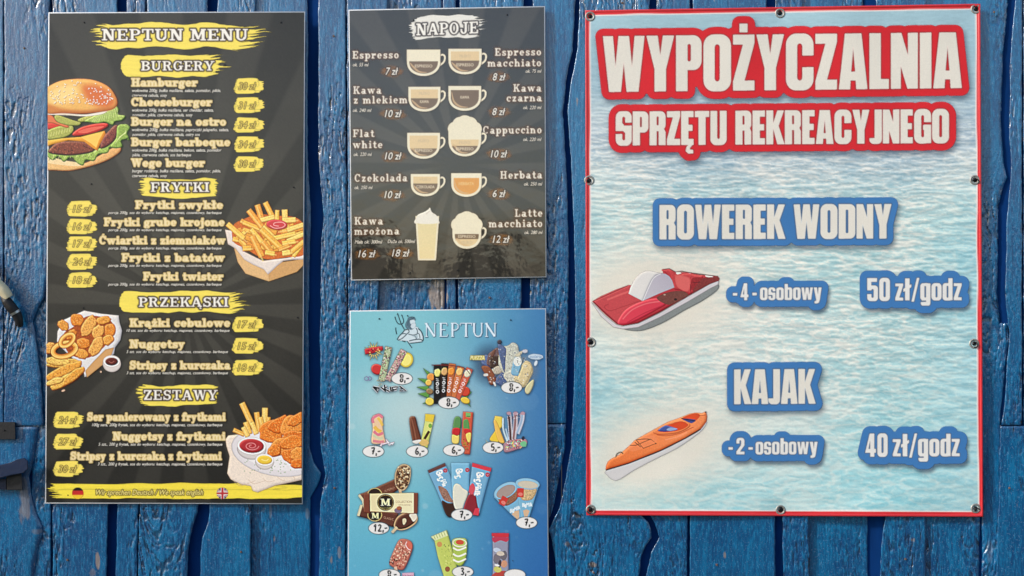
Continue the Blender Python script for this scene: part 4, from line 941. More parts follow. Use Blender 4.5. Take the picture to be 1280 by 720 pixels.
def basket():
    cv = Canvas(57.6, 384, 158, 494, g=.6); P = lambda p: T(p, 3.79, 0, 350)
    cv.shape(P([(398, 145), (480, 160), (562, 168), (566, 200), (578, 240), (570, 285), (545, 320), (540, 350), (480, 400), (415, 455), (400, 460), (395, 420), (270, 300), (272, 245), (300, 190)]), (228, 222, 218), False, .4, 4, (180, 172, 172), .25, (120, 112, 110), .4, .05)
    cv.shape(P([(540, 320), (520, 375), (412, 462), (405, 430), (440, 390), (500, 330)]), (214, 162, 104), False, .3, 3, (160, 108, 62), 0, (110, 74, 44), .4)
    cv.shape(P([(300, 260), (350, 220), (420, 170), (520, 190), (540, 250), (500, 310), (440, 360), (380, 370), (320, 340)]), (170, 80, 32), True, noise=.3)
    Ns = [(300, 215, 30, 22, 40), (365, 190, 34, 30, 20), (420, 220, 56, 30, -58), (490, 192, 34, 20, -10), (520, 240, 26, 34, 10), (465, 245, 28, 34, 25), (510, 285, 30, 24, -30), (395, 300, 34, 26, 10), (455, 315, 50, 28, -55), (385, 350, 34, 24, 20), (340, 260, 30, 22, -50), (240, 312, 24, 18, 0), (232, 335, 20, 16, 0)]
    for i, (x, y, a, b, ro) in enumerate(Ns):
        q = P([(x, y)])[0]; nugget(cv, q[0], q[1], a / 3.79, b / 3.79, ro, [(236, 158, 66), (228, 136, 48), (240, 170, 84)][i % 3], i + 1)
    for i, (x, y, a, b, ro) in enumerate([(300, 395, 80, 22, -6), (275, 385, 60, 20, 8), (300, 430, 96, 24, -24), (320, 470, 88, 22, -30), (262, 480, 44, 16, -20), (348, 455, 70, 20, -38)]):
        q = P([(x, y)])[0]; nugget(cv, q[0], q[1], a / 3.79, b / 3.79, ro, [(240, 182, 84), (246, 196, 100), (232, 158, 62)][i % 3], i + 31, (190, 110, 40))
    # onion rings
    for (x, y, rx, ry, wd, ro) in ((305, 330, 66, 38, 4.2, -14), (318, 285, 44, 26, 3.5, -40)):
        q = P([(x, y)])[0]; t = np.linspace(0, 2 * math.pi, 40); c, s_ = math.cos(R(ro)), math.sin(R(ro))
        def el(f): return [(q[0] + math.cos(a) * rx / 3.79 * f * c - math.sin(a) * ry / 3.79 * f * s_, q[1] + math.cos(a) * rx / 3.79 * f * s_ + math.sin(a) * ry / 3.79 * f * c) for a in t]
        cv.line(el(.84), wd * 1.7, (140, 66, 24)); cv.line(el(.84), wd * 1.35, (228, 148, 56)); cv.line(el(.88), wd * .8, (248, 194, 98)); cv.line(el(.95), .7, (255, 226, 150), alpha=.7); cv.line(el(.66), .6, (190, 96, 36), alpha=.7)
    for i in range(60):
        r = np.random.default_rng(i + 90); x, y = 250 + r.random() * 120, 290 + r.random() * 80
    q = P([(530, 392)])[0]
    cv.ell(q[0], q[1] + 1.4, 11.4, 10.3, 0, (222, 210, 202), dome=.5, sig=3, dark=(160, 146, 140), out=(110, 96, 90), ow=.4)
    cv.ell(q[0] - .3, q[1] - 2, 10.5, 7.2, 0, (238, 228, 220), out=(150, 134, 126), ow=.3); cv.ell(q[0] - .3, q[1] - 1.5, 7.9, 5.0, 0, (96, 34, 26), dome=.4, sig=2, dark=(60, 18, 16), hi=.4)
    cv.line([(q[0] - 4, q[1] - 2), (q[0] - .5, q[1]), (q[0] + 3, q[1] - 2.2)], .8, (160, 92, 76), True)
    for x, y in ((478, 435), (300, 524)): q = P([(x, y)])[0]; cv.ell(q[0], q[1], 2.4 if y > 500 else 1.1, 1.2, -20, (236, 200, 170), out=(150, 100, 70), ow=.3)
    cv.bake('nuggets_picture', Mm, menu, dep(My), sharpen=.6)

def plate():
    cv = Canvas(280, 500, 377.2, 618, g=.6); P = lambda p: T(p, 3.2727, 200, 500)
    cv.shape(P([(268, 160), (280, 145), (330, 140), (420, 150), (585, 200), (588, 325), (545, 335), (470, 350), (400, 378), (380, 372), (372, 352), (330, 345), (290, 325), (275, 300), (285, 230), (272, 190)]), (240, 222, 204), False, .4, 4, (204, 168, 138), .2, (130, 100, 76), .4, .06)
    for i in range(5): cv.line(P([(300 + i * 60, 330 - i * 5), (330 + i * 55, 350 - i * 8), (390 + i * 40, 330)]), .6, (206, 174, 148), True, .7)
    cv.ell(*P([(470, 215)])[0], 55, 29, 11, (226, 218, 218), dome=.5, sig=3, dark=(168, 158, 160), out=(110, 100, 100), ow=.5)
    cv.ell(*P([(475, 208)])[0], 49, 24, 11, (236, 230, 228), dome=.3, sig=2, dark=(196, 188, 188))
    r = np.random.default_rng(9)
    for i in range(40): q = P([(345 + r.random() * 190, 245 + r.random() * 55)])[0]; cv.ell(q[0], q[1], .9, .5, r.random() * 180, (110, 150, 80), alpha=.6)
    for i, (a, b, wd) in enumerate([((335, 12), (378, 105), 24), ((430, 32), (428, 110), 24), ((395, 50), (408, 130), 22), ((350, 90), (368, 140), 22), ((375, 92), (395, 140), 20), ((300, 122), (345, 142), 18), ((410, 70), (425, 130), 20), ((340, 110), (360, 150), 20), ((445, 70), (440, 130), 16)]):
        d = np.array(b, float) - np.array(a); L_ = np.hypot(*d); nn = np.array([-d[1], d[0]]) / L_ * wd / 2
        q = [tuple(np.array(a) + nn), tuple(np.array(b) + nn), tuple(np.array(b) - nn), tuple(np.array(a) - nn)]
        cv.shape(P(q), [(244, 190, 90), (250, 206, 110), (238, 176, 76)][i % 3], False, .5, 1.6, (196, 120, 50), .3, (136, 74, 28), .42, .12)
        cv.shape(P([tuple(np.array(a) + nn * .5), tuple(np.array(b) + nn * .5), b, a]), (255, 232, 158), alpha=.5)
    for i, (x, y, a, b, ro) in enumerate([(455, 130, 46, 50, 60), (490, 100, 50, 30, -30), (540, 105, 50, 42, -40), (560, 80, 40, 22, -35), (560, 150, 60, 24, 5), (500, 190, 66, 34, -25), (540, 175, 52, 28, -10), (540, 230, 44, 30, 10), (575, 225, 40, 34, 0), (470, 205, 30, 24, -30), (565, 260, 30, 20, 0)]):
        q = P([(x, y)])[0]; nugget(cv, q[0], q[1], a / 3.27, b / 3.27, ro, [(232, 128, 46), (226, 116, 38), (240, 146, 62)][i % 3], i + 51, (158, 62, 20))
    q = P([(375, 195)])[0]
    cv.ell(q[0], q[1] + 1.5, 18.2, 13.2, 4, (214, 204, 200), dome=.6, sig=3, dark=(140, 128, 126), out=(96, 84, 82), ow=.5)
    cv.ell(q[0], q[1] - 2.2, 18.0, 11.0, 4, (238, 232, 228), out=(140, 126, 122), ow=.4); cv.ell(q[0], q[1] - 2.2, 15.4, 8.8, 4, (176, 44, 50), dome=.4, sig=3, dark=(120, 24, 32), hi=.4)
    cv.line([(q[0] + 9 * math.cos(t) * (1 - t / 14), q[1] - 2.2 + 5.4 * math.sin(t) * (1 - t / 14)) for t in np.linspace(0, 11, 40)], 1.2, (232, 150, 150), alpha=.75)
    q = P([(428, 250)])[0]
    cv.ell(q[0], q[1] + 1, 11.6, 9.4, 4, (220, 210, 204), dome=.6, sig=2.5, dark=(150, 136, 130), out=(96, 84, 82), ow=.5)
    cv.ell(q[0], q[1] - 1.5, 11.4, 7.4, 4, (240, 234, 228), out=(140, 126, 122), ow=.4); cv.ell(q[0], q[1] - 1.5, 9.4, 5.6, 4, (240, 200, 70), dome=.4, sig=2, dark=(206, 150, 40), hi=.3)
    cv.line([(q[0] - 4, q[1] - 2), (q[0] + 2, q[1] - .5), (q[0] + 5, q[1] - 3)], 1, (252, 232, 140), True)
    # torn end of the yellow stroke over the paper
    cv.bake('chicken_plate_picture', Mm, menu, dep(My), sharpen=.6)
burger(); fries(); basket(); footer(); plate()
for x, y in ((105, 28), (351, 28), (114, 230), (367, 234), (104, 385), (372, 397), (85, 619), (281, 81)): screw(menu, x, y, MY - .001, .0015)
# ------------------------------------------------------------------ drinks board
DQ = [(435.5, 12.2), (681.3, 7.6), (683.2, 346.8), (438.8, 350.6)]
DY = -0.0300
drinks = empty('drinks_board', 'glossy dark grey drinks board with drawings of coffee cups above the blue ice cream board', 'menu board', base_point(DQ, DY))
panel(drinks, DQ, DY, .0035); lay[0] = 1
def drinks_bg(X, Y):
    r = rays(X, Y, 572, 205, 20, 2.2); b = 42 + 18 * r + 12 * smooth(200, 0, np.hypot(X - 560, Y - 180)) + (fbm(X * .9, Y * .9, 8, 2) - .5) * 6
    return np.stack([b * 1.04, b * .96, b * .84], -1)
sheet(drinks, DQ, DY - .0002, 1.6, drinks_bg, M_drink, 'printed_face')
heading(drinks, 'NAPOJE', 509, 611, 34, 31, 520, 598.5, 44.4, 15.0, M_drink, DY, 71, brushcol=(234, 228, 216), tilt=-.035, ends=(.6, .9))
def drink(lines, size=9.6):
    xs = min(l[1] for l in lines); xe = max(l[2] for l in lines); y0 = min(l[3] for l in lines); y1 = max(l[3] for l in lines)
    cv = Canvas(xs - 4, y0 - size, xe + 4, y1 + size)
    for t, a, b, yc in lines:
        mk = glyph_mask(cv, SLAB, t, a, b, yc + size * .46, size, track=.14, tilt=-.008)
        cv.comp(np.clip(blur(dilate(mk, 1.4 * cv.k), 5), 0, 1), (96, 66, 44), .85)
        cv.comp(np.clip(blur(dilate(mk, .12 * cv.k), .8), 0, 1), (240, 231, 214))
    cv.bake('drink_name', M_drink, drinks, dep(DY))
DR = [[('Espresso', 440.5, 499, 69)], [('Kawa', 441.5, 477, 113), ('z mlekiem', 442, 509.5, 125.2)], [('Flat', 441, 468, 167), ('white', 441, 478.5, 181)], [('Czekolada', 443, 509.5, 222.8)], [('Kawa', 443, 479, 276.5), ('mrożona', 443, 499.5, 289.2)],
      [('Espresso', 618.5, 677, 65.3), ('macchiato', 609.5, 677, 79)], [('Kawa', 641.5, 677, 110.3), ('czarna', 633, 677.5, 122.6)], [('Cappuccino', 603.5, 677.5, 162.8)], [('Herbata', 625, 678, 219)], [('Latte', 643.5, 678.5, 266.6), ('macchiato', 611, 678.5, 279.8)]]
for d in DR: drink(d)
for t, a, b, y in (('ok. 55 ml', 441, 461, 83), ('ok. 240 ml', 441, 464.5, 140), ('ok. 220 ml', 442, 465, 195), ('ok. 250 ml', 443, 466, 236.5), ('Mała ok. 300ml', 443.5, 478, 304.5), ('Duża ok. 500ml', 484.5, 519, 303.8),
                   ('ok. 75 ml', 657, 677, 91), ('ok. 220 ml', 654, 677, 136.5), ('ok. 220 ml', 654, 677, 176.3), ('ok. 250 ml', 655, 678, 232), ('ok. 280 ml', 655.5, 678.5, 292.6)):
    smalltext(drinks, [(t, a, b, y)], M_drink, DY, 'volume', (226, 214, 196), .28, 4.4, .2)
for i, (t, a, b, yc) in enumerate((('7 zł', 482, 497.5, 89), ('10 zł', 481, 502, 142), ('10 zł', 481, 502, 195), ('10 zł', 480.5, 501.5, 243.3), ('16 zł', 448, 469.5, 317.2), ('18 zł', 490, 512, 316.3),
                                ('8 zł', 616, 632, 96), ('8 zł', 615.5, 631.5, 139.5), ('10 zł', 613.5, 634, 192.3), ('6 zł', 616, 632, 242), ('12 zł', 616, 637, 299))):
    cv = Canvas(a - 12, yc - 12, b + 12, yc + 12, g=1.0); X, Y = cv.xy()
    q = 1 - np.hypot((X - (a + b) / 2) / ((b - a) / 2 + 7), (Y - yc - .5) / 8.0); m = smooth(-.05, .35, q + (fbm(X * .12, Y * .5, i + 5, 3) - .5) * .5)
    cv.comp(m.astype(np.float32), (150, 104, 58), .62); cv.bake('price_patch', M_drink, drinks, dep(DY))
    cv = Canvas(a - 3, yc - 9, b + 3, yc + 8, g=.5); mk = text_mask(cv, t, a, b, yc + 4.4, 9.0, .24)
    cv.comp(np.clip(blur(dilate(mk, 1.0 * cv.k), 1.5), 0, 1), (50, 38, 30), .95); cv.comp(np.clip(blur(dilate(mk, .18 * cv.k), .6), 0, 1), (240, 232, 218)); cv.bake('price', M_drink, drinks, dep(DY))

CR = (238, 226, 196); DK = (74, 56, 42)
def cup(x0, x1, y0, y1, layers, name, words=(), foam=False):
    """layers: (top fraction, colour) drawn from top to bottom inside the bowl"""
    cv = Canvas(x0 - 3, y0 - (18 if foam else 3), x1 + 11, y1 + 4, g=.55)
    w_ = x1 - x0; h = y1 - y0; cx = (x0 + x1) / 2
    def bowl(ins, top=0.0):
        a0 = 0; pts = []
        for i in range(25):
            t = math.pi * i / 24; f = (w_ / 2 - ins); yy = math.sin(t) ** .8
            pts.append((cx + f * math.cos(t) * (1 - .0 * yy), y0 + top + (h * .42 - top) + (h * .58 - ins) * yy))
        return [(cx + w_ / 2 - ins, y0 + top)] + pts + [(cx - w_ / 2 + ins, y0 + top)]
    # handle
    hx = x1 - 1.5; hy = y0 + h * .42
    H = [(hx - 1, hy - 5), (hx + 4, hy - 7.5), (hx + 7, hy - 5), (hx + 6, hy + 1), (hx + 1, hy + 5.5), (hx - 5, hy + 8)]
    cv.line(H, 3.4, DK, True); cv.line(H, 2.3, CR, True)
    body = bowl(0); m, off = cv.mask(body, False, 10); cv.comp(np.clip(blur(m, .5 * cv.k) * 2.6, 0, 1), DK, .9, off)
    if foam:
        for ax, ay, ar in ((cx - w_ * .3, y0 + 2, 9), (cx + w_ * .3, y0 + 2, 9), (cx, y0 - 4, 11), (cx - w_ * .14, y0 - 3, 10), (cx + w_ * .15, y0 - 3, 10)): cv.ell(ax, ay, ar + .7, ar + .7, 0, DK, alpha=.9)
        for ax, ay, ar in ((cx - w_ * .3, y0 + 2, 9), (cx + w_ * .3, y0 + 2, 9), (cx, y0 - 4, 11), (cx - w_ * .14, y0 - 3, 10), (cx + w_ * .15, y0 - 3, 10)): cv.ell(ax, ay, ar, ar, 0, (236, 224, 194), dome=.15, sig=2, dark=(214, 196, 160))
    cv.shape(body, CR)
    m, off = cv.mask(bowl(3.0, 3.2 if not foam else 0)); hh, ww = m.shape
    Y = cv.y0 + (off[0] + np.arange(hh))[:, None] / cv.k + 0 * m
    c = np.zeros((hh, ww, 3)) + CR
    for f, col in layers: c[Y > y0 + h * f] = col
    cv.comp(m, c, 1, off)
    # light streak along the left wall of the drink
    lo = layers[-1][0]
    cv.line([(cx - w_ * .40, y0 + h * max(lo, .12) + 2), (cx - w_ * .33, y0 + h * .62), (cx - w_ * .14, y1 - 5.5), (cx + w_ * .1, y1 - 4.5)], 2.4, (214, 176, 128), True, .8, True)
    for t, yy, col in words:
        wd = min(len(t) * 2.7, w_ * .62); mk = text_mask(cv, t, cx - wd / 2, cx + wd / 2, yy + 1.7, 3.4); cv.comp(np.clip(blur(dilate(mk, .2 * cv.k), .6), 0, 1), col, .85)
    cv.bake(name, M_drink, drinks, dep(DY))
ML = (226, 196, 146); ES = (116, 92, 68); WD = (232, 214, 184)
cup(508.5, 550.5, 62, 95, [(.10, CR), (.44, ES)], 'espresso_cup', [('ESPRESSO', 62 + 33 * .62, WD)])
cup(510.5, 550.5, 108.5, 139.5, [(.10, ML), (.46, ES)], 'coffee_cup', [('MLEKO', 108.5 + 8, (206, 180, 140)), ('KAWA', 108.5 + 18.5, WD)])
cup(509, 550, 166, 198.5, [(.10, ML), (.46, ML), (.60, ES)], 'coffee_cup', [('MLEKO', 166 + 10, (206, 180, 140)), ('ESPRESSO', 166 + 22, WD)])
cup(513.5, 550, 217.5, 245.5, [(.10, ML), (.42, ES)], 'chocolate_cup', [('MLEKO', 217.5 + 7, (206, 180, 140)), ('CZEKOLADA', 217.5 + 16, WD)])
cup(560.5, 602, 61, 93, [(.10, ML), (.46, ES)], 'espresso_cup', [('MLEKO', 61 + 9, (206, 180, 140)), ('ESPRESSO', 61 + 20, WD)])
cup(560.5, 601.5, 107.5, 138.5, [(.16, ES)], 'black_coffee_cup', [('KAWA', 107.5 + 14, WD)])
cup(560.5, 601.5, 159, 195.5, [(0, (236, 224, 194)), (.42, ML), (.64, ES)], 'cappuccino_cup', [('MLEKO', 159 + 19, (206, 180, 140)), ('ESPRESSO', 159 + 27, WD)], True)
cup(564, 602, 216.5, 246, [(.2, (222, 152, 66))], 'tea_cup', [('HERBATA', 216.5 + 13, (236, 196, 130))])
cup(565.5, 601.5, 279, 311, [(0, (236, 224, 194)), (.42, ES), (.62, ML)], 'latte_cup', [('ESPRESSO', 279 + 16.5, WD), ('MLEKO', 279 + 24, (206, 180, 140))], True)
def glass():
    cv = Canvas(514, 256, 554, 330, g=.55)
    q = [(519.2, 270), (522.5, 325.5), (545, 325.5), (549, 270)]
    m, off = cv.mask(q, False, 10); cv.comp(np.clip(blur(m, .5 * cv.k) * 2.4, 0, 1), DK, .9, off)
    wh = [(519.5, 273), (523, 268), (530, 265), (535, 262), (537.5, 259.5), (540, 265), (545.5, 269), (546.5, 273), (548, 280), (520, 280)]
    cv.shape(wh, (238, 230, 216), True, .4, 2, (204, 190, 170), .2, DK, .5)
    cv.line([(523, 278), (530, 270), (537, 264)], .8, (206, 192, 172), True); cv.line([(529, 279), (537, 272), (542, 267)], .8, (206, 192, 172), True)
    cv.shape(q, CR); cv.shape([(521.5, 273), (524.5, 323.5), (543, 323.5), (546.8, 273)], (228, 210, 158), grad=((236, 214, 160), 534, 280, 534, 322))
    cv.shape([(521.3, 271), (521.8, 279), (546.2, 279), (546.8, 271), (541, 268), (530, 268)], (236, 228, 212), True)
    cv.bake('iced_coffee_glass', M_drink, drinks, dep(DY))
glass()
for x, y in ((517, 25), (634, 18.5), (512.5, 341), (572, 338)): screw(drinks, x, y, DY - .001, .0016)

# ------------------------------------------------------------------ ice cream board
IQ = [(437.2, 388.3), (682.5, 385.2), (686.5, 762), (434.3, 764)]
IY = -0.0300
ice = empty('ice_cream_board', 'turquoise to blue ice cream price board below the drinks board', 'menu board', base_point(IQ, IY))
panel(ice, IQ, IY, .0035); lay[0] = 1
MI = M_ice
def ice_bg(X, Y):
    u = (X - 436) / 248; v = (Y - 386) / 370
    L0 = np.array([112., 186., 202.]); L1 = np.array([54., 112., 168.])
    t = smooth(.25, 1.12, u + .16 * v * u + .05 * np.sin(v * 5))[..., None]
    c = L0 * (1 - t) + L1 * t
    g = np.exp(-(((X - 520) / 105) ** 2 + ((Y - 515) / 66) ** 2))[..., None]; c = c + (np.array([196., 214., 212.]) - c) * g * .85
    g = np.exp(-(((X - 480) / 150) ** 2 + ((Y - 400) / 50) ** 2))[..., None]; c = c + (np.array([150., 204., 208.]) - c) * g * .5
    lo = smooth(600, 740, Y)[..., None]; c = c * (1 - lo * .12 * np.array([1.4, .7, .1]))
    r = np.random.default_rng(5)
    for i in range(26):
        x, y, q, a = 440 + r.random() * 240, 390 + r.random() * 340, 1 + r.random() ** 3 * 11, .06 + .2 * r.random()
        m = smooth(q + 1, q - 1, np.hypot(X - x, Y - y))[..., None]; c = c + (225 - c) * m * a * (1 if q < 4 else .5)
    return c + ((fbm(X * .8, Y * .8, 4, 2) - .5) * 6)[..., None]
sheet(ice, IQ, IY - .0002, 1.6, ice_bg, MI, 'printed_face')

def ice_title():
    cv = Canvas(528, 400, 626, 428, g=.5); X, Y = cv.xy()
    # thin roman capitals drawn as strokes: thick and thin, small serifs
    def st(pts, wd): cv_l.append((pts, wd))
    cv_l = []; x = 531.5; y0, y1 = 404.0, 420.6
    def N(x): st([(x + 1.5, y1), (x + 1.5, y0)], 1.1); st([(x + .6, y0), (x + 11.5, y1)], 2.5); st([(x + 12, y1), (x + 12, y0)], 1.1); st([(x - .6, y1), (x + 3.4, y1)], .8); st([(x - 1, y0), (x + 3, y0)], .8); st([(x + 9.8, y0), (x + 14, y0)], .8)
    def E_(x): st([(x + 2, y0), (x + 2, y1)], 2.4); st([(x, y0), (x + 9.5, y0)], .9); st([(x, y1), (x + 10, y1)], .9); st([(x + 2, 412), (x + 7.5, 412)], .9); st([(x + 9.5, y0), (x + 9.8, y0 + 3)], .9); st([(x + 10, y1), (x + 10.4, y1 - 3)], .9)
    def P_(x): st([(x + 2, y0), (x + 2, y1)], 2.4); st([(x, y0), (x + 6, y0), (x + 9, y0 + 2), (x + 9, y0 + 6), (x + 6, y0 + 8.6), (x + 2, y0 + 8.6)], 1.3); st([(x, y1), (x + 4, y1)], .8)
    def T_(x): st([(x + 7, y0), (x + 7, y1)], 2.4); st([(x, y0), (x + 14, y0)], .9); st([(x, y0), (x - .2, y0 + 3)], .9); st([(x + 14, y0), (x + 14.2, y0 + 3)], .9); st([(x + 5, y1), (x + 9, y1)], .8)
    def U_(x): st([(x + 2, y0), (x + 2, y1 - 5), (x + 4, y1 - 1), (x + 7, y1), (x + 10, y1 - 1), (x + 11.6, y1 - 5), (x + 11.6, y0)], 1.6); st([(x + 2, y0), (x + 2, y1 - 5)], 2.4); st([(x, y0), (x + 4, y0)], .8); st([(x + 10, y0), (x + 13.4, y0)], .8)
    N(531.5); E_(549); P_(563.5); T_(575.5); U_(590.5); N(606.8)
    for pts, wd in cv_l: cv.line([(a + .8, b + .8) for a, b in pts], wd + .9, (70, 108, 138), alpha=.75)
    for pts, wd in cv_l: cv.line(pts, wd, (224, 236, 244))
    cv.bake('heading', MI, ice, dep(IY))
ice_title()
def god():
    cv = Canvas(490, 388, 534, 440, g=.45); P = lambda p: T(p, 8.0, 480, 385); K = (34, 56, 66); Wt = (208, 222, 228)
    # body
    cv.shape(P([(150, 290), (190, 245), (215, 215), (250, 205), (262, 190), (320, 185), (355, 210), (385, 250), (396, 300), (385, 335), (330, 345), (262, 352), (230, 330), (175, 328), (140, 318)]), Wt, True, .15, 2, (180, 196, 206), 0, K, .45)
    # hair and beard
    cv.shape(P([(245, 100), (275, 88), (305, 96), (315, 120), (300, 130), (305, 160), (292, 205), (262, 215), (222, 195), (216, 160), (232, 130)]), (96, 124, 140), True, .2, 2, (50, 74, 88), 0, K, .6)
    cv.shape(P([(262, 122), (298, 116), (312, 140), (308, 158), (285, 165), (262, 152)]), Wt, True)
    cv.shape(P([(280, 158), (312, 152), (318, 178), (300, 200), (282, 205), (262, 180)]), (206, 218, 224), True, 0, 1, None, 0, K, .25)
    for a in ([(255, 110), (240, 140), (232, 180)], [(268, 108), (250, 145), (250, 195)], [(270, 165), (262, 190), (270, 210)], [(262, 120), (300, 112)]): cv.line(P(a), .6, K, True, .85)
    # crown
    cv.line(P([(268, 95), (280, 103), (303, 98), (300, 88)]), .9, K)
    # trident
    cv.line(P([(172, 160), (205, 215)]), 1.1, K); cv.line(P([(232, 330), (280, 400)]), 1.0, K)
    cv.line(P([(112, 92), (125, 135), (150, 160), (182, 158), (196, 130), (180, 72)]), 1.0, K, True)
    cv.line(P([(136, 55), (172, 160)]), 1.1, K); cv.shape(P([(135, 48), (128, 68), (146, 66)]), K); cv.shape(P([(108, 82), (105, 102), (120, 98)]), K); cv.shape(P([(176, 62), (172, 82), (188, 78)]), K)
    # arms and muscle lines
    for a, wd in (([(132, 318), (150, 285), (188, 245), (205, 222)], .9), ([(205, 222), (240, 215), (250, 240), (225, 262)], .8), ([(225, 262), (200, 255), (185, 262)], .7), ([(140, 322), (180, 305), (225, 265)], .8), ([(245, 262), (290, 270), (330, 262)], .7), ([(330, 262), (335, 230), (320, 200)], .7),
                  ([(340, 205), (372, 235), (392, 290), (390, 330)], .9), ([(250, 330), (300, 318), (360, 312), (388, 330)], .9), ([(262, 352), (330, 346), (385, 338)], .8), ([(305, 275), (322, 300), (318, 315)], .7), ([(118, 195), (120, 230), (128, 262)], .9), ([(182, 328), (215, 338)], 1.0), ([(330, 250), (352, 262), (360, 300)], .7)): cv.line(P(a), wd * 1.35, K, True, .95)
    cv.shape(P([(255, 262), (285, 275), (330, 268), (335, 300), (300, 290)]), (150, 170, 180), True, alpha=.6)
    cv.bake('bearded_god_emblem', MI, ice, dep(IY))
god()

def tag_price(cx, cy, txt, rx=13.2, ry=7.4):
    cv = Canvas(cx - rx - 2.5, cy - ry - 2.5, cx + rx + 2.5, cy + ry + 2.5, g=.55)
    cv.ell(cx, cy, rx + .5, ry + .5, 0, (70, 88, 96)); cv.ell(cx, cy, rx - .3, ry - .3, 0, (236, 232, 228)); cv.bake('price_oval', MI, ice, dep(IY))
    if not txt: return
    cv = Canvas(cx - rx, cy - ry - 1, cx + rx + 4, cy + ry + 3, g=.45)
    K = (24, 24, 26)
    Hd = {'8': [[(3.4, -4.6), (.8, -4.6), (.6, -2.4), (2.6, -.4), (3.4, 2), (1.8, 4), (.2, 2.6), (1.2, .4), (3.4, -1.8), (3.6, -4.2)]], '7': [[(0, -4), (3.6, -4.4), (2.6, -.5), (1.6, 3.6)], [(.8, -.4), (3.8, -.8)]], '6': [[(3.2, -4.8), (1, -1.4), (.6, 2), (2.2, 3.6), (3.8, 2), (3, .2), (.8, 1)]],
          '5': [[(3.8, -4.6), (1.2, -4.2), (.8, -.8), (3, -.8), (3.6, 1.6), (2.4, 3.4), (.4, 3)]], '1': [[(.2, -1.8), (2.2, -4.4), (1.8, 4)]], '2': [[(.2, -2.8), (1.6, -4.4), (3.2, -3), (2, .6), (.2, 3.6), (4, 3.4)]], '3': [[(.2, -3.8), (2.2, -4.6), (3.2, -3), (1.6, -.8), (3.4, .8), (2.4, 3.4), (.2, 3)]]}
    x = cx - (2.4 if len(txt) == 1 else 6.2)
    for ch in txt:
        for stx in Hd[ch]: cv.line([(x + a, cy + b) for a, b in stx], 1.55, K, True)
        x += 5.6
    cv.line([(x + .6, cy + 2.2), (x + .1, cy + 5.6)], 1.5, K); cv.line([(x + 2.2, cy + .2), (x + 5.6, cy - .4)], 1.5, K)
    cv.bake('price', MI, ice, dep(IY))

def rot_poly(cx, cy, w_, h, a, sk=0):
    c, s_ = math.cos(R(a)), math.sin(R(a)); return [(cx + x * c - y * s_, cy + x * s_ + y * c) for x, y in ((-w_ / 2, -h / 2), (w_ / 2, -h / 2), (w_ / 2, h / 2), (-w_ / 2, h / 2))]
def loc(cx, cy, a, pts): c, s_ = math.cos(R(a)), math.sin(R(a)); return [(cx + x * c - y * s_, cy + x * s_ + y * c) for x, y in pts]
def speck(cv, cx, cy, w_, h, a, cols, n, seed, r0=.8):
    r = np.random.default_rng(seed)
    for i in range(n):
        x, y = (r.random() - .5) * w_, (r.random() - .5) * h; q = loc(cx, cy, a, [(x, y)])[0]
        cv.ell(q[0], q[1], r0 * (.5 + r.random()), r0 * (.4 + .5 * r.random()), r.random() * 180, cols[int(r.random() * len(cols))], alpha=.85)
def glow(cv, cx, cy, rx, ry, col=(60, 70, 90), a=.35):
    X, Y = cv.xy(); m = np.clip(1 - np.hypot((X - cx) / rx, (Y - cy) / ry), 0, 1); cv.comp((m * m * (3 - 2 * m)).astype(np.float32), col, a)

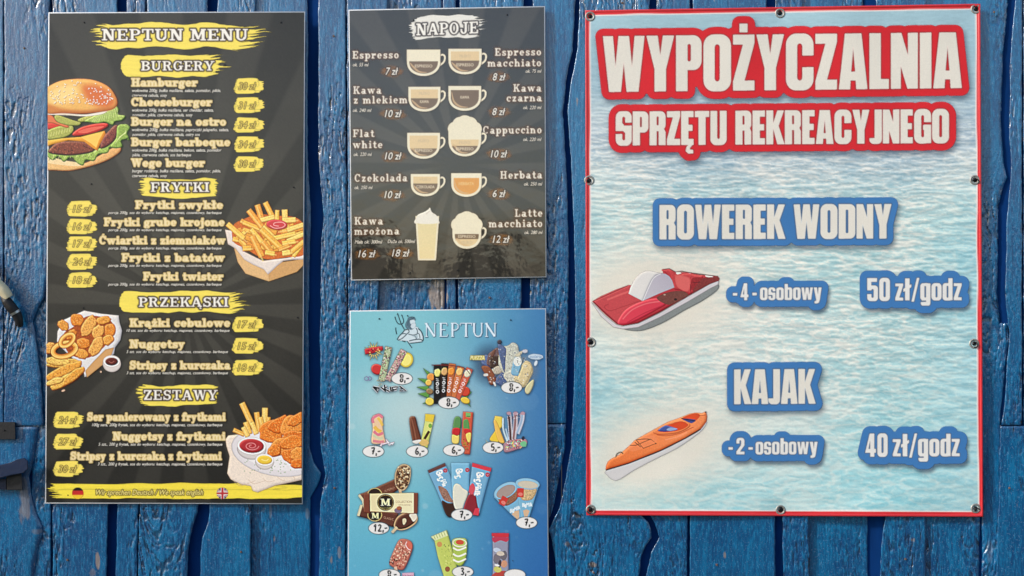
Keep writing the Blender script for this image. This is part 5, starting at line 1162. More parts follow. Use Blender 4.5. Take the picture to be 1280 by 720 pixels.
def ekipa():
    cv = Canvas(452, 424, 524, 500, g=.55); P = lambda p: T(p, 7.2, 440, 420)
    r = np.random.default_rng(2)
    for i in range(16):
        a = i * 2 * math.pi / 16; q = P([(195, 135)])[0]; L_ = 10 + 3 * (i % 2); cv.shape([(q[0] + math.cos(a - .16) * 5, q[1] + math.sin(a - .16) * 5), (q[0] + math.cos(a) * L_, q[1] + math.sin(a) * L_), (q[0] + math.cos(a + .16) * 5, q[1] + math.sin(a + .16) * 5)], (232, 208, 110), out=(80, 60, 60), ow=.25)
    cv.shape(P([(112, 120), (150, 108), (200, 100), (275, 92), (280, 128), (235, 140), (180, 158), (120, 165)]), (196, 44, 52), False, .3, 2, (130, 20, 34), .3, (70, 16, 24), .4); speck(cv, *P([(195, 132)])[0], 16, 5, -8, [(250, 214, 110), (110, 16, 30), (236, 150, 120)], 22, 3, .8)
    cv.ell(*P([(225, 300)])[0], 7.6, 6.4, 30, (206, 56, 54), dome=.4, sig=2, dark=(140, 26, 34), hi=.5, out=(110, 30, 36), ow=.3)
    cv.ell(*P([(490, 215)])[0], 8.2, 9.4, 20, (232, 206, 74), dome=.3, sig=2, dark=(196, 160, 50), out=(150, 130, 50), ow=.3); cv.ell(*P([(488, 215)])[0], 6.2, 7.4, 20, (246, 232, 130))
    for cx, cy, a, c in ((300, 250, 12, (176, 190, 150)), (395, 265, 28, (196, 150, 150))):
        q = P([(cx, cy)])[0]; cv.shape(rot_poly(q[0], q[1], 8.5, 43, a), c, False, .4, 2, (110, 100, 96), .2, (70, 60, 66), .4)
        speck(cv, q[0], q[1], 7.5, 42, a, [(120, 76, 84), (84, 70, 80), (206, 196, 160), (160, 110, 100), (226, 216, 206), (110, 140, 100)], 120, int(cx), 1.0)
    cv.line(P([(110, 380), (130, 365), (150, 380), (140, 400), (118, 396), (110, 380)]), .6, (170, 120, 190), True, .8); cv.line(P([(140, 378), (160, 365), (178, 384), (160, 400), (142, 388)]), .6, (170, 120, 190), True, .8)
    speck(cv, *P([(255, 420)])[0], 9, 8, 0, [(232, 222, 190), (200, 180, 120)], 20, 8, .8)
    # lettering: angular word
    Q = lambda pts: T(pts, 7.2, 440, 420); K = (22, 24, 30); Ls = []
    Ls += [([(190, 458), (232, 505), (244, 472), (212, 470), (226, 486)], 1.5), ([(190, 458), (248, 470)], 1.4), ([(262, 462), (298, 492)], 1.5), ([(292, 440), (300, 500)], 1.6), ([(318, 455), (292, 475), (338, 500)], 1.5), ([(345, 458), (352, 498)], 1.6), ([(368, 500), (362, 462), (412, 458), (396, 482), (366, 484)], 1.5), ([(428, 452), (488, 496), (430, 492), (446, 470)], 1.5)]
    for p, wd in Ls: cv.line(Q(p), wd + 2.0, (222, 228, 230))
    for p, wd in Ls: cv.line(Q(p), wd + .35, (10, 12, 18))
    cv.bake('fruit_ice_picture', MI, ice, dep(IY), sharpen=.7, halo=((40, 70, 104), .6)); tag_price(502.5, 473.3, '8')
def solo():
    cv = Canvas(519, 450, 594, 512, g=.55); P = lambda p: T(p, 7.2, 440, 420)
    for i, (a, b, c) in enumerate((((640, 290), (700, 330), (680, 350)), ((590, 380), (690, 390), (680, 440)), ((580, 460), (690, 450), (690, 500)), ((590, 520), (700, 500), (690, 560)), ((630, 610), (700, 580), (720, 610)), ((1060, 400), (1000, 420), (1010, 470)), ((1080, 500), (1010, 520), (1030, 560)), ((1070, 640), (1000, 570), (1030, 560)))):
        cv.shape(P([a, b, c]), (96, 150, 70), False, .3, 1, (50, 90, 40), .2, (50, 80, 40), .3)
    for x, y, a, b, c in ((710, 370, 5, 5, (232, 150, 70)), (700, 590, 5.4, 5, (236, 210, 90)), (700, 500, 4.5, 3.6, (150, 120, 80)), (1020, 500, 6, 6, (206, 70, 50)), (1020, 580, 6, 4, (238, 200, 70)), (690, 420, 4, 4, (240, 190, 90))): cv.ell(*P([(x, y)])[0], a, b, 20, c, dome=.4, sig=1.5, hi=.4, out=(110, 70, 40), ow=.3)
    bars = [((768, 430), 0, (26, 24, 24)), ((826, 420), 3, (44, 30, 26)), ((880, 420), 8, (190, 104, 60)), ((940, 420), 16, (208, 120, 70)), ((1000, 430), 24, (204, 96, 70))]
    for i, ((x, y), a, c) in reversed(list(enumerate(bars))):
        q = P([(x, y)])[0]; cv.shape(rot_poly(q[0], q[1] + (0 if i else 1), 8.6, 48 if i < 3 else 42, a), c, False, .2, 1.5, None, .1, (50, 26, 20), .4)
        t = loc(q[0], q[1], a, [(0, -14)])[0]; cv.ell(t[0], t[1], 4, 5, a, [(240, 226, 130), (220, 170, 110), (240, 150, 60), (246, 196, 120), (230, 220, 190)][i], dome=.4, sig=1.5, hi=.4, irr=.2, seed=i)
        w0 = loc(q[0], q[1], a, [(0, -5), (0, 0), (0, 5), (0, 10)])
        for j, p in enumerate(w0):
            if j % 2: cv.line([(p[0] - 1.7, p[1]), (p[0], p[1] - 2), (p[0] + 1.7, p[1]), (p[0], p[1] + 2), (p[0] - 1.7, p[1])], 1.1, (244, 236, 226), True)
            else: cv.line([(p[0] - 1.8, p[1] - 1.4), (p[0] + 1.4, p[1] - 1), (p[0] - 1.4, p[1] + .8), (p[0] + 1.8, p[1] + 1.4)], 1.1, (244, 236, 226))
    cv.line(P([(715, 262), (850, 262), (1000, 285), (1065, 345)]), .9, (120, 40, 40), True)
    cv.bake('sorbet_bars_picture', MI, ice, dep(IY), sharpen=.7, halo=((40, 70, 104), .6)); tag_price(561, 503.3, '8')
def chocs():
    cv = Canvas(586, 424, 682, 500, g=.6); P = lambda p: T(p, 8.0, 580, 410)
    glow(cv, 612, 455, 30, 34, (84, 92, 120), .6); glow(cv, 652, 462, 30, 30, (200, 210, 210), .5)
    for i, (x, y, rx, ry, a, c) in enumerate([(230, 330, 8, 7, 20, (96, 112, 150)), (385, 520, 9, 9, 0, (84, 100, 140)), (320, 300, 10, 13, 30, (110, 84, 84)), (330, 345, 10, 9, -10, (70, 52, 46)), (338, 420, 8, 5, -10, (190, 178, 160)), (462, 300, 13, 20, 10, (196, 196, 182)), (480, 490, 10, 8, 0, (206, 202, 186)), (600, 470, 10, 17, 24, (214, 194, 150))]):
        cv.ell(*P([(x, y)])[0], rx, ry, a, c, irr=.3, seed=i + 4, n=12, smooth_=True, dome=.4, sig=2, hi=.25, noise=.2)
    cv.shape(P([(340, 160), (375, 170), (420, 210), (415, 320), (408, 440), (385, 400), (350, 260)]), (90, 104, 140), True, .4, 2, (56, 68, 104), .2, noise=.2)
    cv.ell(*P([(355, 140)])[0], 2.8, 2.8, 0, (70, 62, 70), dome=.4, sig=1, hi=.4)
    cv.shape(P([(262, 270), (300, 215), (318, 230), (290, 290)]), (112, 76, 64), True, .3, 1.5, None, .2)
    cv.shape(P([(175, 395), (215, 378), (262, 400), (318, 500), (300, 560), (262, 565), (230, 490)]), (142, 84, 58), True, .5, 2, (92, 48, 32), .25, (70, 36, 26), .3, .12)
    cv.shape(P([(198, 460), (235, 455), (238, 478), (200, 482)]), (214, 208, 200), True); cv.shape(P([(290, 545), (305, 540), (322, 575), (308, 582)]), (220, 214, 206), True)
    cv.shape(P([(505, 300), (545, 295), (575, 345), (560, 460), (530, 478), (475, 460), (480, 390)]), (130, 176, 200), True, .3, 2, (90, 136, 170), .2, (90, 120, 130), .3)
    cv.ell(*P([(535, 335)])[0], 5.2, 5.8, 0, (228, 228, 220)); cv.line(P([(528, 325), (538, 325), (536, 350)]), .7, (60, 60, 60))
    cv.line(P([(598, 300), (548, 450)]), .9, (90, 84, 84)); cv.shape(P([(600, 360), (640, 350), (680, 390), (668, 450), (615, 560), (585, 578), (535, 520), (560, 440)]), (218, 198, 152), True, .4, 2, (180, 156, 110), .25, (150, 130, 96), .3, .1)
    cv.shape(P([(640, 560), (695, 516), (690, 580), (650, 655), (618, 650), (610, 610)]), (216, 206, 160), True, .4, 1.5, (170, 156, 110), .3, (130, 120, 90), .3)
    cv.shape(P([(515, 270), (570, 230), (585, 240), (560, 275), (525, 285)]), (212, 202, 174), True, .3, 1.5); cv.ell(*P([(610, 232)])[0], 3.4, 2.4, 0, (206, 204, 210), irr=.4, seed=3)
    speck(cv, 635, 458, 50, 44, 0, [(230, 228, 214), (200, 200, 196), (90, 96, 120), (150, 130, 110)], 110, 12, .8)
    m = text_mask(cv, 'PUEZZA', 588, 605.5, 449.5, 4.6, .2); cv.comp(np.clip(blur(dilate(m, .9 * cv.k), 1), 0, 1), (216, 196, 84), .9); cv.comp(blur(m, .5), (252, 244, 190))
    cv.ell(*P([(715, 287)])[0], 9.6, 3.5, 2, (206, 220, 232), irr=.12, seed=8, n=20, smooth_=True, alpha=.9); cv.ell(*P([(718, 352)])[0], 1.9, 3.6, 20, (222, 230, 236))
    m = text_mask(cv, 'polaria', 662, 677, 447.4, 3.6, .2); cv.comp(blur(m, .5), (110, 140, 180), .8)
    cv.bake('chocolate_ice_picture', MI, ice, dep(IY), sharpen=.7, halo=((40, 70, 104), .6)); tag_price(639.5, 484.5, '8', 13, 7.3)
def row3():
    P = lambda p: T(p, 9.0, 440, 500)
    cv = Canvas(462, 514, 496, 562, g=.55)
    cv.shape(P([(228, 200), (250, 170), (300, 158), (345, 180), (350, 220), (345, 300), (365, 420), (368, 480), (225, 485), (232, 330)]), (238, 200, 160), True, .3, 2, (210, 150, 130), .2, (150, 110, 110), .35)
    for p, c, w0 in (([(240, 260), (232, 215), (270, 180), (310, 170), (345, 200)], (226, 120, 140), 3.6), ([(290, 200), (320, 240), (345, 290)], (238, 196, 90), 3.4), ([(250, 300), (290, 340), (330, 360)], (236, 186, 76), 4.5), ([(245, 350), (290, 390), (350, 370)], (222, 116, 136), 3.6), ([(240, 390), (300, 430), (350, 430)], (208, 206, 170), 3.4), ([(235, 460), (300, 470), (360, 470)], (222, 130, 140), 3.4)): cv.line(P(p), w0, c, True, .9)
    for a in ([(320, 520), (350, 470), (330, 500), (400, 480), (370, 440), (440, 510), (400, 500), (480, 480), (450, 500)],): cv.line(P(a), 2.4, (226, 180, 190)); cv.line(P(a), 1.2, (250, 246, 246))
    cv.bake('swirl_lolly_picture', MI, ice, dep(IY), sharpen=.7, halo=((40, 70, 104), .6)); tag_price(466.7, 564.3, '7', 13.4, 7.3)
    cv = Canvas(509, 515, 546, 562, g=.55)
    cv.shape(P([(825, 155), (932, 165), (912, 250), (870, 440), (850, 540), (770, 500), (790, 400), (818, 250)]), (206, 208, 110), False, .3, 2, (160, 166, 80), .2, (120, 124, 60), .35)
    cv.shape(P([(825, 155), (932, 165), (912, 248), (822, 236)]), (232, 200, 66)); cv.shape(P([(822, 243), (910, 256), (888, 360), (800, 380)]), (220, 222, 130)); cv.ell(*P([(880, 290)])[0], 2.3, 2.8, 0, (120, 170, 70))
    cv.line(P([(815, 440), (868, 350)]), 3.2, (70, 40, 26)); cv.ell(*P([(810, 480)])[0], 6, 4.4, 0, (222, 186, 110), irr=.2, seed=5, dome=.3, sig=1)
    cv.shape(P([(645, 215), (660, 188), (690, 184), (715, 200), (740, 300), (778, 440), (760, 456), (700, 466), (680, 450), (655, 320)]), (112, 62, 44), True, .5, 2, (70, 34, 24), .5, (60, 30, 22), .4)
    cv.line(P([(668, 205), (700, 330), (722, 450)]), 1.4, (160, 104, 80), alpha=.6); cv.shape(P([(680, 462), (778, 446), (740, 490), (700, 488)]), (232, 224, 214), True)
    cv.bake('chocolate_lolly_picture', MI, ice, dep(IY), sharpen=.7, halo=((40, 70, 104), .6)); tag_price(521.5, 564.2, '6', 13.6, 7.4)
    P = lambda p: T(p, 9.0, 550, 500)
    cv = Canvas(562, 511, 596, 572, g=.55)
    cv.shape(P([(260, 130), (375, 140), (362, 300), (350, 470), (335, 612), (275, 608), (240, 480), (250, 300)]), (204, 92, 66), False, .3, 2, (150, 50, 40), .2, (110, 44, 36), .35)
    cv.shape(P([(290, 140), (345, 146), (342, 196), (290, 190)]), (126, 180, 104)); cv.line(P([(300, 183), (340, 185)]), .8, (60, 60, 40)); speck(cv, *P([(290, 480)])[0], 8, 18, 0, [(190, 140, 60), (120, 130, 60), (150, 60, 40)], 40, 4, 1.0)
    for pts, c in (([(262, 240), (285, 218), (318, 226), (330, 330), (270, 325)], (96, 150, 84)), ([(268, 325), (332, 328), (345, 370), (310, 388), (276, 372)], (206, 52, 52)), ([(292, 386), (348, 372), (338, 470), (310, 465)], (240, 216, 110))): cv.shape(P(pts), c, True, .3, 1.2, None, .2)
    for pts, c in (([(150, 320), (160, 215), (190, 184), (228, 198), (238, 240), (225, 322)], (92, 142, 82)), ([(146, 320), (224, 322), (218, 392), (190, 404), (140, 392)], (196, 42, 48)), ([(136, 392), (190, 404), (216, 398), (208, 486), (140, 482)], (242, 214, 112))): cv.shape(P(pts), c, True, .35, 1.6, None, .3, (90, 60, 40), .3)
    cv.bake('traffic_light_lolly_picture', MI, ice, dep(IY), sharpen=.7, halo=((40, 70, 104), .6)); tag_price(567.3, 562.8, '6', 13.4, 7.3)
    cv = Canvas(604, 511, 660, 568, g=.55)
    cv.shape(P([(505, 440), (530, 470), (560, 480), (540, 500)]), (222, 214, 150)); cv.shape(P([(560, 450), (610, 360), (640, 330), (660, 470)]), (238, 200, 66), True, .3, 1.5, None, .2, (150, 120, 50), .3)
    cv.shape(P([(600, 250), (620, 178), (700, 190), (700, 300), (670, 330), (640, 320)]), (234, 206, 90), False, .3, 2, None, .2, (150, 120, 50), .3); cv.shape(P([(605, 230), (640, 250), (700, 400), (725, 480), (670, 475), (630, 380)]), (238, 190, 90), True, .4, 1.6, (200, 140, 50), .3, (150, 110, 50), .3)
    cv.line(P([(710, 200), (712, 330), (760, 470)]), 2.2, (206, 224, 226), True); cv.line(P([(740, 320), (770, 450)]), 2.0, (180, 206, 224))
    for p, c in (([(780, 180), (790, 300), (800, 450)], (86, 60, 62)), ([(850, 150), (850, 260), (830, 440)], (150, 110, 110)), ([(930, 150), (920, 240), (870, 380)], (160, 180, 204))):
        cv.line(P(p), 5.4, (208, 200, 210), True); cv.line(P(p), 3.8, c, True); cv.line([(a + 1.3, b) for a, b in P(p)], .9, (226, 222, 226), True, .8)
    for x in (775, 850, 930): cv.ell(*P([(x, 150)])[0], 3, 2.2, 0, (190, 150, 160), irr=.3, seed=x); 
    speck(cv, *P([(840, 180)])[0], 18, 6, 0, [(214, 206, 216), (120, 90, 110)], 20, 5, .9)
    cv.shape(P([(720, 490), (800, 450), (960, 440), (975, 500), (900, 545), (750, 590), (715, 560)]), (176, 130, 140), True, .4, 1.5, None, .2); speck(cv, *P([(850, 500)])[0], 25, 10, -10, [(206, 70, 110), (236, 206, 110), (110, 190, 160), (230, 220, 230), (90, 60, 80)], 90, 7, 1.0)
    cv.ell(*P([(935, 430)])[0], 1.8, 2.6, 10, (40, 44, 60)); cv.ell(*P([(940, 495)])[0], 4, 3.6, 0, (120, 190, 140), irr=.2, seed=3)
    cv.bake('ice_tubes_picture', MI, ice, dep(IY), sharpen=.7, halo=((40, 70, 104), .6)); tag_price(616.3, 559.5, '5', 13.0, 7.3)
def magnum():
    cv = Canvas(444, 578, 526, 668, g=.55); P = lambda p: T(p, 7.2, 440, 570)
    for pts, c in (([(60, 345), (110, 330), (390, 205), (420, 300), (300, 380), (110, 420)], (110, 62, 46)), ([(50, 540), (100, 420), (160, 480), (300, 500), (420, 520), (370, 640), (130, 560)], (98, 54, 42))): cv.shape(P(pts), c, False, .3, 2.5, (66, 32, 26), .25, (54, 28, 22), .4, .1)
    for a in ([(62, 350), (100, 400), (118, 485)], [(85, 440), (55, 540)]): cv.line(P(a), 3.2, (222, 208, 168))
    for x, y in ((205, 345), (205, 530)): cv.ell(*P([(x, y)])[0], 9.2, 8.2, 0, (196, 170, 110)); cv.ell(*P([(x, y)])[0], 8.2, 7.2, 0, (46, 30, 24)); 
    mk = glyph_mask(cv, SLAB, 'M', 464.2, 474.2, 648.3, 7.5); cv.comp(mk, (232, 216, 160))
    for x0, y0, t in ((291, 312, 'ALMOND'), (285, 548, 'CLASSIC')):
        q = P([(x0, y0)])[0]; m = text_mask(cv, t, q[0], q[0] + 12.5, q[1] + 2, 2.8, 0, -.35 if y0 < 400 else .22); cv.comp(blur(dilate(m, .15 * cv.k), .5), (206, 170, 140), .85)
    cv.shape(P([(388, 150), (420, 92), (470, 72), (520, 95), (530, 150), (515, 240), (480, 300), (440, 312), (400, 280), (384, 220)]), (200, 170, 130), True, 0, 2, None, 0, (70, 46, 34), .4); cv.shape(P([(398, 150), (425, 102), (470, 84), (514, 102), (522, 150), (508, 235), (470, 290), (440, 300), (404, 270), (394, 215)]), (118, 82, 58), True, .4, 2.5, (70, 42, 30), .2)
    speck(cv, *P([(458, 190)])[0], 15, 26, 8, [(226, 202, 160), (70, 40, 28), (190, 150, 104), (60, 34, 26), (240, 226, 190)], 85, 5, 1.4)
    cv.line(P([(430, 300), (440, 345)]), 3.4, (214, 182, 140))
    cv.shape(P([(380, 640), (388, 580), (430, 530), (510, 500), (570, 515), (592, 560), (570, 610), (500, 655), (430, 668)]), (206, 168, 124), True, 0, 2, None, 0, (60, 34, 26), .4); cv.shape(P([(390, 636), (398, 584), (436, 540), (510, 510), (562, 522), (582, 562), (560, 602), (496, 645), (430, 658)]), (86, 46, 36), True, .5, 2.5, (54, 26, 22), .35)
    cv.shape(P([(515, 530), (560, 505), (588, 540), (575, 575), (550, 590), (530, 560)]), (232, 220, 200), True, .3, 1); cv.shape(P([(455, 570), (480, 562), (490, 585), (470, 618), (458, 610)]), (224, 206, 170), True); cv.line(P([(405, 640), (360, 690)]), 3.6, (220, 196, 156))
    cv.shape(P([(105, 335), (162, 338), (165, 520), (105, 508)]), (122, 64, 46), False, .3, 2, None, .2, (60, 32, 24), .3)
    cv.shape(P([(160, 338), (560, 330), (562, 520), (164, 502)]), (232, 216, 166), False, .12, 2, (196, 170, 110), .1, (90, 60, 40), .4, grad=((240, 230, 190), 460, 617, 520, 640)); cv.shape(P([(556, 330), (595, 332), (590, 520), (556, 520)]), (128, 66, 48), False, .3, 1.6, None, .2)
    cv.line(P([(165, 500), (560, 518)]), .8, (140, 90, 50)); cv.line(P([(165, 340), (556, 332)]), .6, (196, 176, 120))
    cv.ell(*P([(302, 418)])[0], 10.6, 10.4, 0, (50, 34, 26)); cv.ell(*P([(302, 418)])[0], 9.7, 9.5, 0, (184, 156, 96)); cv.ell(*P([(302, 418)])[0], 9.2, 9.0, 0, (44, 30, 24))
    mk = glyph_mask(cv, SLAB, 'M', 475.6, 488.4, 632.3, 9.0); cv.comp(mk, (240, 226, 172))
    m = text_mask(cv, 'MAGNUM', 475.5, 488.5, 636.2, 2.3); cv.comp(m, (214, 196, 110))
    m = text_mask(cv, 'COLLECTION', 494.5, 514.5, 628.6, 2.8); cv.comp(m, (150, 110, 76), .8); m = text_mask(cv, 'WHITE ALMOND', 498, 513, 632, 1.6); cv.comp(m, (150, 110, 76), .7)
    cv.ell(*P([(415, 490)])[0], 4.8, 3.2, 0, (130, 110, 130)); cv.ell(*P([(425, 470)])[0], 3.4, 2.6, 0, (170, 100, 70), dome=.4, sig=1, hi=.3)
    cv.bake('almond_ice_bars_picture', MI, ice, dep(IY), sharpen=.7, halo=((40, 70, 104), .6)); tag_price(473.5, 660.3, '12', 12.8, 7.4)
def bigmilk():
    P = lambda p: T(p, 7.2, 530, 570); cv = Canvas(533, 576, 616, 648, g=.55)
    SK = (120, 172, 204)
    def word(cv, txt, c, ang, hgt, step, sc=1.0):
        # rounded letters running down the wrapper, tops to the right
        A = {'B': [[(0, 0), (0, 6), (2.6, 6), (3.4, 4.6), (2.4, 3.2), (0, 3.2)], [(2.4, 3.2), (3.8, 1.8), (2.8, 0), (0, 0)]], 'i': [[(0, 0), (0, 3.8)], [(0, 5.6), (0, 5.8)]], 'g': [[(2.6, 3.6), (.6, 3.8), (0, 2), (.8, .4), (2.6, .6), (2.8, 3.8), (2.8, -1.2), (1.4, -2.2), (0, -1.4)]], 'M': [[(0, 0), (.4, 5.8), (2.2, 2.6), (4, 5.8), (4.6, 0)]], 'l': [[(0, 0), (0, 6)]], 'k': [[(0, 0), (0, 6)], [(2.4, 3.8), (0, 2), (2.6, 0)]]}
        d = np.array([math.sin(R(ang)) * 0 + math.cos(R(ang)), math.sin(R(ang))]); u = np.array([d[1], -d[0]])
        x = 0
        for ch in txt:
            for stx in A[ch]: cv.line([tuple(np.array(c) + d * (x + a) * sc + u * b * sc * hgt * 1.15) for a, b in stx], 2.0 * sc, (240, 238, 236), True)
            x += {'B': 5.4, 'i': 2.4, 'g': 4.8, 'M': 6.6, 'l': 2.2, 'k': 4}[ch]
    # left wrapper
    cv.shape(P([(32, 130), (188, 62), (240, 180), (285, 440), (240, 545), (200, 520), (110, 300)]), SK, False, .3, 3, (80, 130, 170), .2, (60, 90, 120), .4); cv.shape(P([(32, 130), (188, 62), (198, 92), (46, 156)]), (104, 64, 58), False, .2, 1)
    cv.shape(P([(160, 405), (215, 425), (285, 430), (280, 500), (240, 550), (195, 520)]), (62, 36, 28), True, .4, 2, (36, 20, 18), .2, (40, 24, 20), .3); cv.shape(P([(130, 270), (200, 300), (240, 370), (270, 420), (190, 400), (150, 340)]), (150, 112, 96), True, noise=.3)
    # right wrapper
    cv.shape(P([(435, 60), (608, 110), (560, 280), (495, 530), (440, 520), (370, 470), (405, 330)]), SK, False, .3, 3, (80, 130, 170), .2, (60, 90, 120), .4); cv.shape(P([(435, 60), (608, 108), (600, 142), (432, 96)]), (214, 62, 74), False, .2, 1)
    cv.shape(P([(355, 475), (405, 348), (460, 352), (478, 430), (495, 530), (440, 528), (370, 490)]), (140, 38, 50), True, .4, 2, (96, 22, 34), .3, (90, 26, 34), .3); cv.shape(P([(405, 330), (410, 275), (440, 245), (460, 290), (440, 345)]), (214, 84, 96), True, .3, 1.5); cv.shape(P([(460, 470), (500, 470), (490, 535), (440, 530)]), (214, 62, 78))
    # middle wrapper
    cv.shape(P([(243, 60), (412, 62), (405, 300), (350, 480), (285, 480), (250, 300)]), (126, 184, 214), False, .3, 3, (84, 140, 180), .2, (60, 90, 120), .4)
    cv.shape(P([(262, 290), (285, 250), (320, 258), (350, 290), (395, 330), (360, 430), (340, 480), (285, 478), (262, 400)]), (226, 222, 204), True, .35, 2, (186, 178, 154), .2, (120, 116, 110), .3)
    word(cv, 'BigMi', P([(112, 148)])[0], 66, .95, 0, .98); word(cv, 'Big', P([(292, 122)])[0], 88, .95, 0, 1.0); word(cv, 'BigMilk', P([(480, 150)])[0], 98, .95, 0, 1.08)
    for x, y in ((192, 130), (390, 126), (572, 168)): cv.ell(*P([(x, y)])[0], 2.8, 2.8, 0, (178, 66, 84)); cv.line([(P([(x, y)])[0][0] - 1, P([(x, y)])[0][1] - .5), (P([(x, y)])[0][0], P([(x, y)])[0][1] + 1), (P([(x, y)])[0][0] + 1, P([(x, y)])[0][1] - .8)], .5, (236, 200, 206))
    cv.bake('milk_ice_wrappers_picture', MI, ice, dep(IY), sharpen=.7, halo=((40, 70, 104), .6)); tag_price(577.2, 643.6, '7', 13.2, 7.3)
    cv = Canvas(614, 596, 678, 654, g=.55)
    for (tip, l, r_, lidc, ry, ang) in (((858, 590), (628, 370), (850, 250), (735, 310), 9, -28), ((915, 590), (830, 262), (1035, 265), (932, 250), 7, 6)):
        cv.shape(P([l, r_, (tip[0] + 30, tip[1] - 30), (tip[0] - 40, tip[1] - 30)]), (124, 178, 206), False, .3, 2, (84, 140, 176), .2, (70, 100, 120), .35)
        f = lambda t, q: (l[0] * (1 - t) + tip[0] * t + q * (r_[0] - l[0]) * (1 - t), l[1] * (1 - t) + tip[1] * t + q * (r_[1] - l[1]) * (1 - t))
        cv.shape(P([f(.5, .05), f(.55, .5), f(.48, .95), f(.16, .98), f(.22, .5), f(.18, .03)]), (124, 178, 206))
        cv.shape(P([f(.70, 0), f(.66, .5), f(.70, 1), f(1, 1), f(1, 0)]), (214, 180, 146), False, .2, 1)
        cv.shape(P([f(.12, .06), f(.06, .5), f(.10, .95), f(.36, .92), f(.42, .5), f(.38, .1)]), (206, 176, 130) if tip[0] > 900 else (150, 100, 76), True, .3, 2, None, .2, noise=.25)
        cv.ell(*P([lidc])[0], 15.2 if tip[0] > 900 else 16, ry, ang, (150, 196, 220), dome=.4, sig=1.6, dark=(100, 150, 186), out=(80, 110, 140), ow=.35); cv.ell(P([lidc])[0][0] + .3, P([lidc])[0][1] + 1.2, 12.8, ry - 2.2, ang, (206, 196, 176) if tip[0] > 900 else (168, 148, 140), dome=.3, sig=1.4)
    for c, a in (((715, 405), 28), ((868, 330), 2)):
        q = P([c])[0]; cv.shape(rot_poly(q[0], q[1], 8, 11, a), (202, 60, 52), out=(140, 40, 40), ow=.3); cv.ell(q[0], q[1] + 2, 3, 2.2, a, (232, 150, 136), alpha=.7)
    for c, a in (((775, 505), -24), ((885, 450), -6)):
        q = P([c])[0]; m = text_mask(cv, 'BigMilk', q[0], q[0] + 12.5, q[1] + 1, 4.6, 0, -.4 if a < -10 else -.06); cv.comp(np.clip(blur(dilate(m, .35 * cv.k), .6), 0, 1), (232, 238, 240))
    cv.bake('ice_cones_picture', MI, ice, dep(IY), sharpen=.7, halo=((40, 70, 104), .6)); tag_price(658.2, 653.4, '7', 13.2, 7.3)
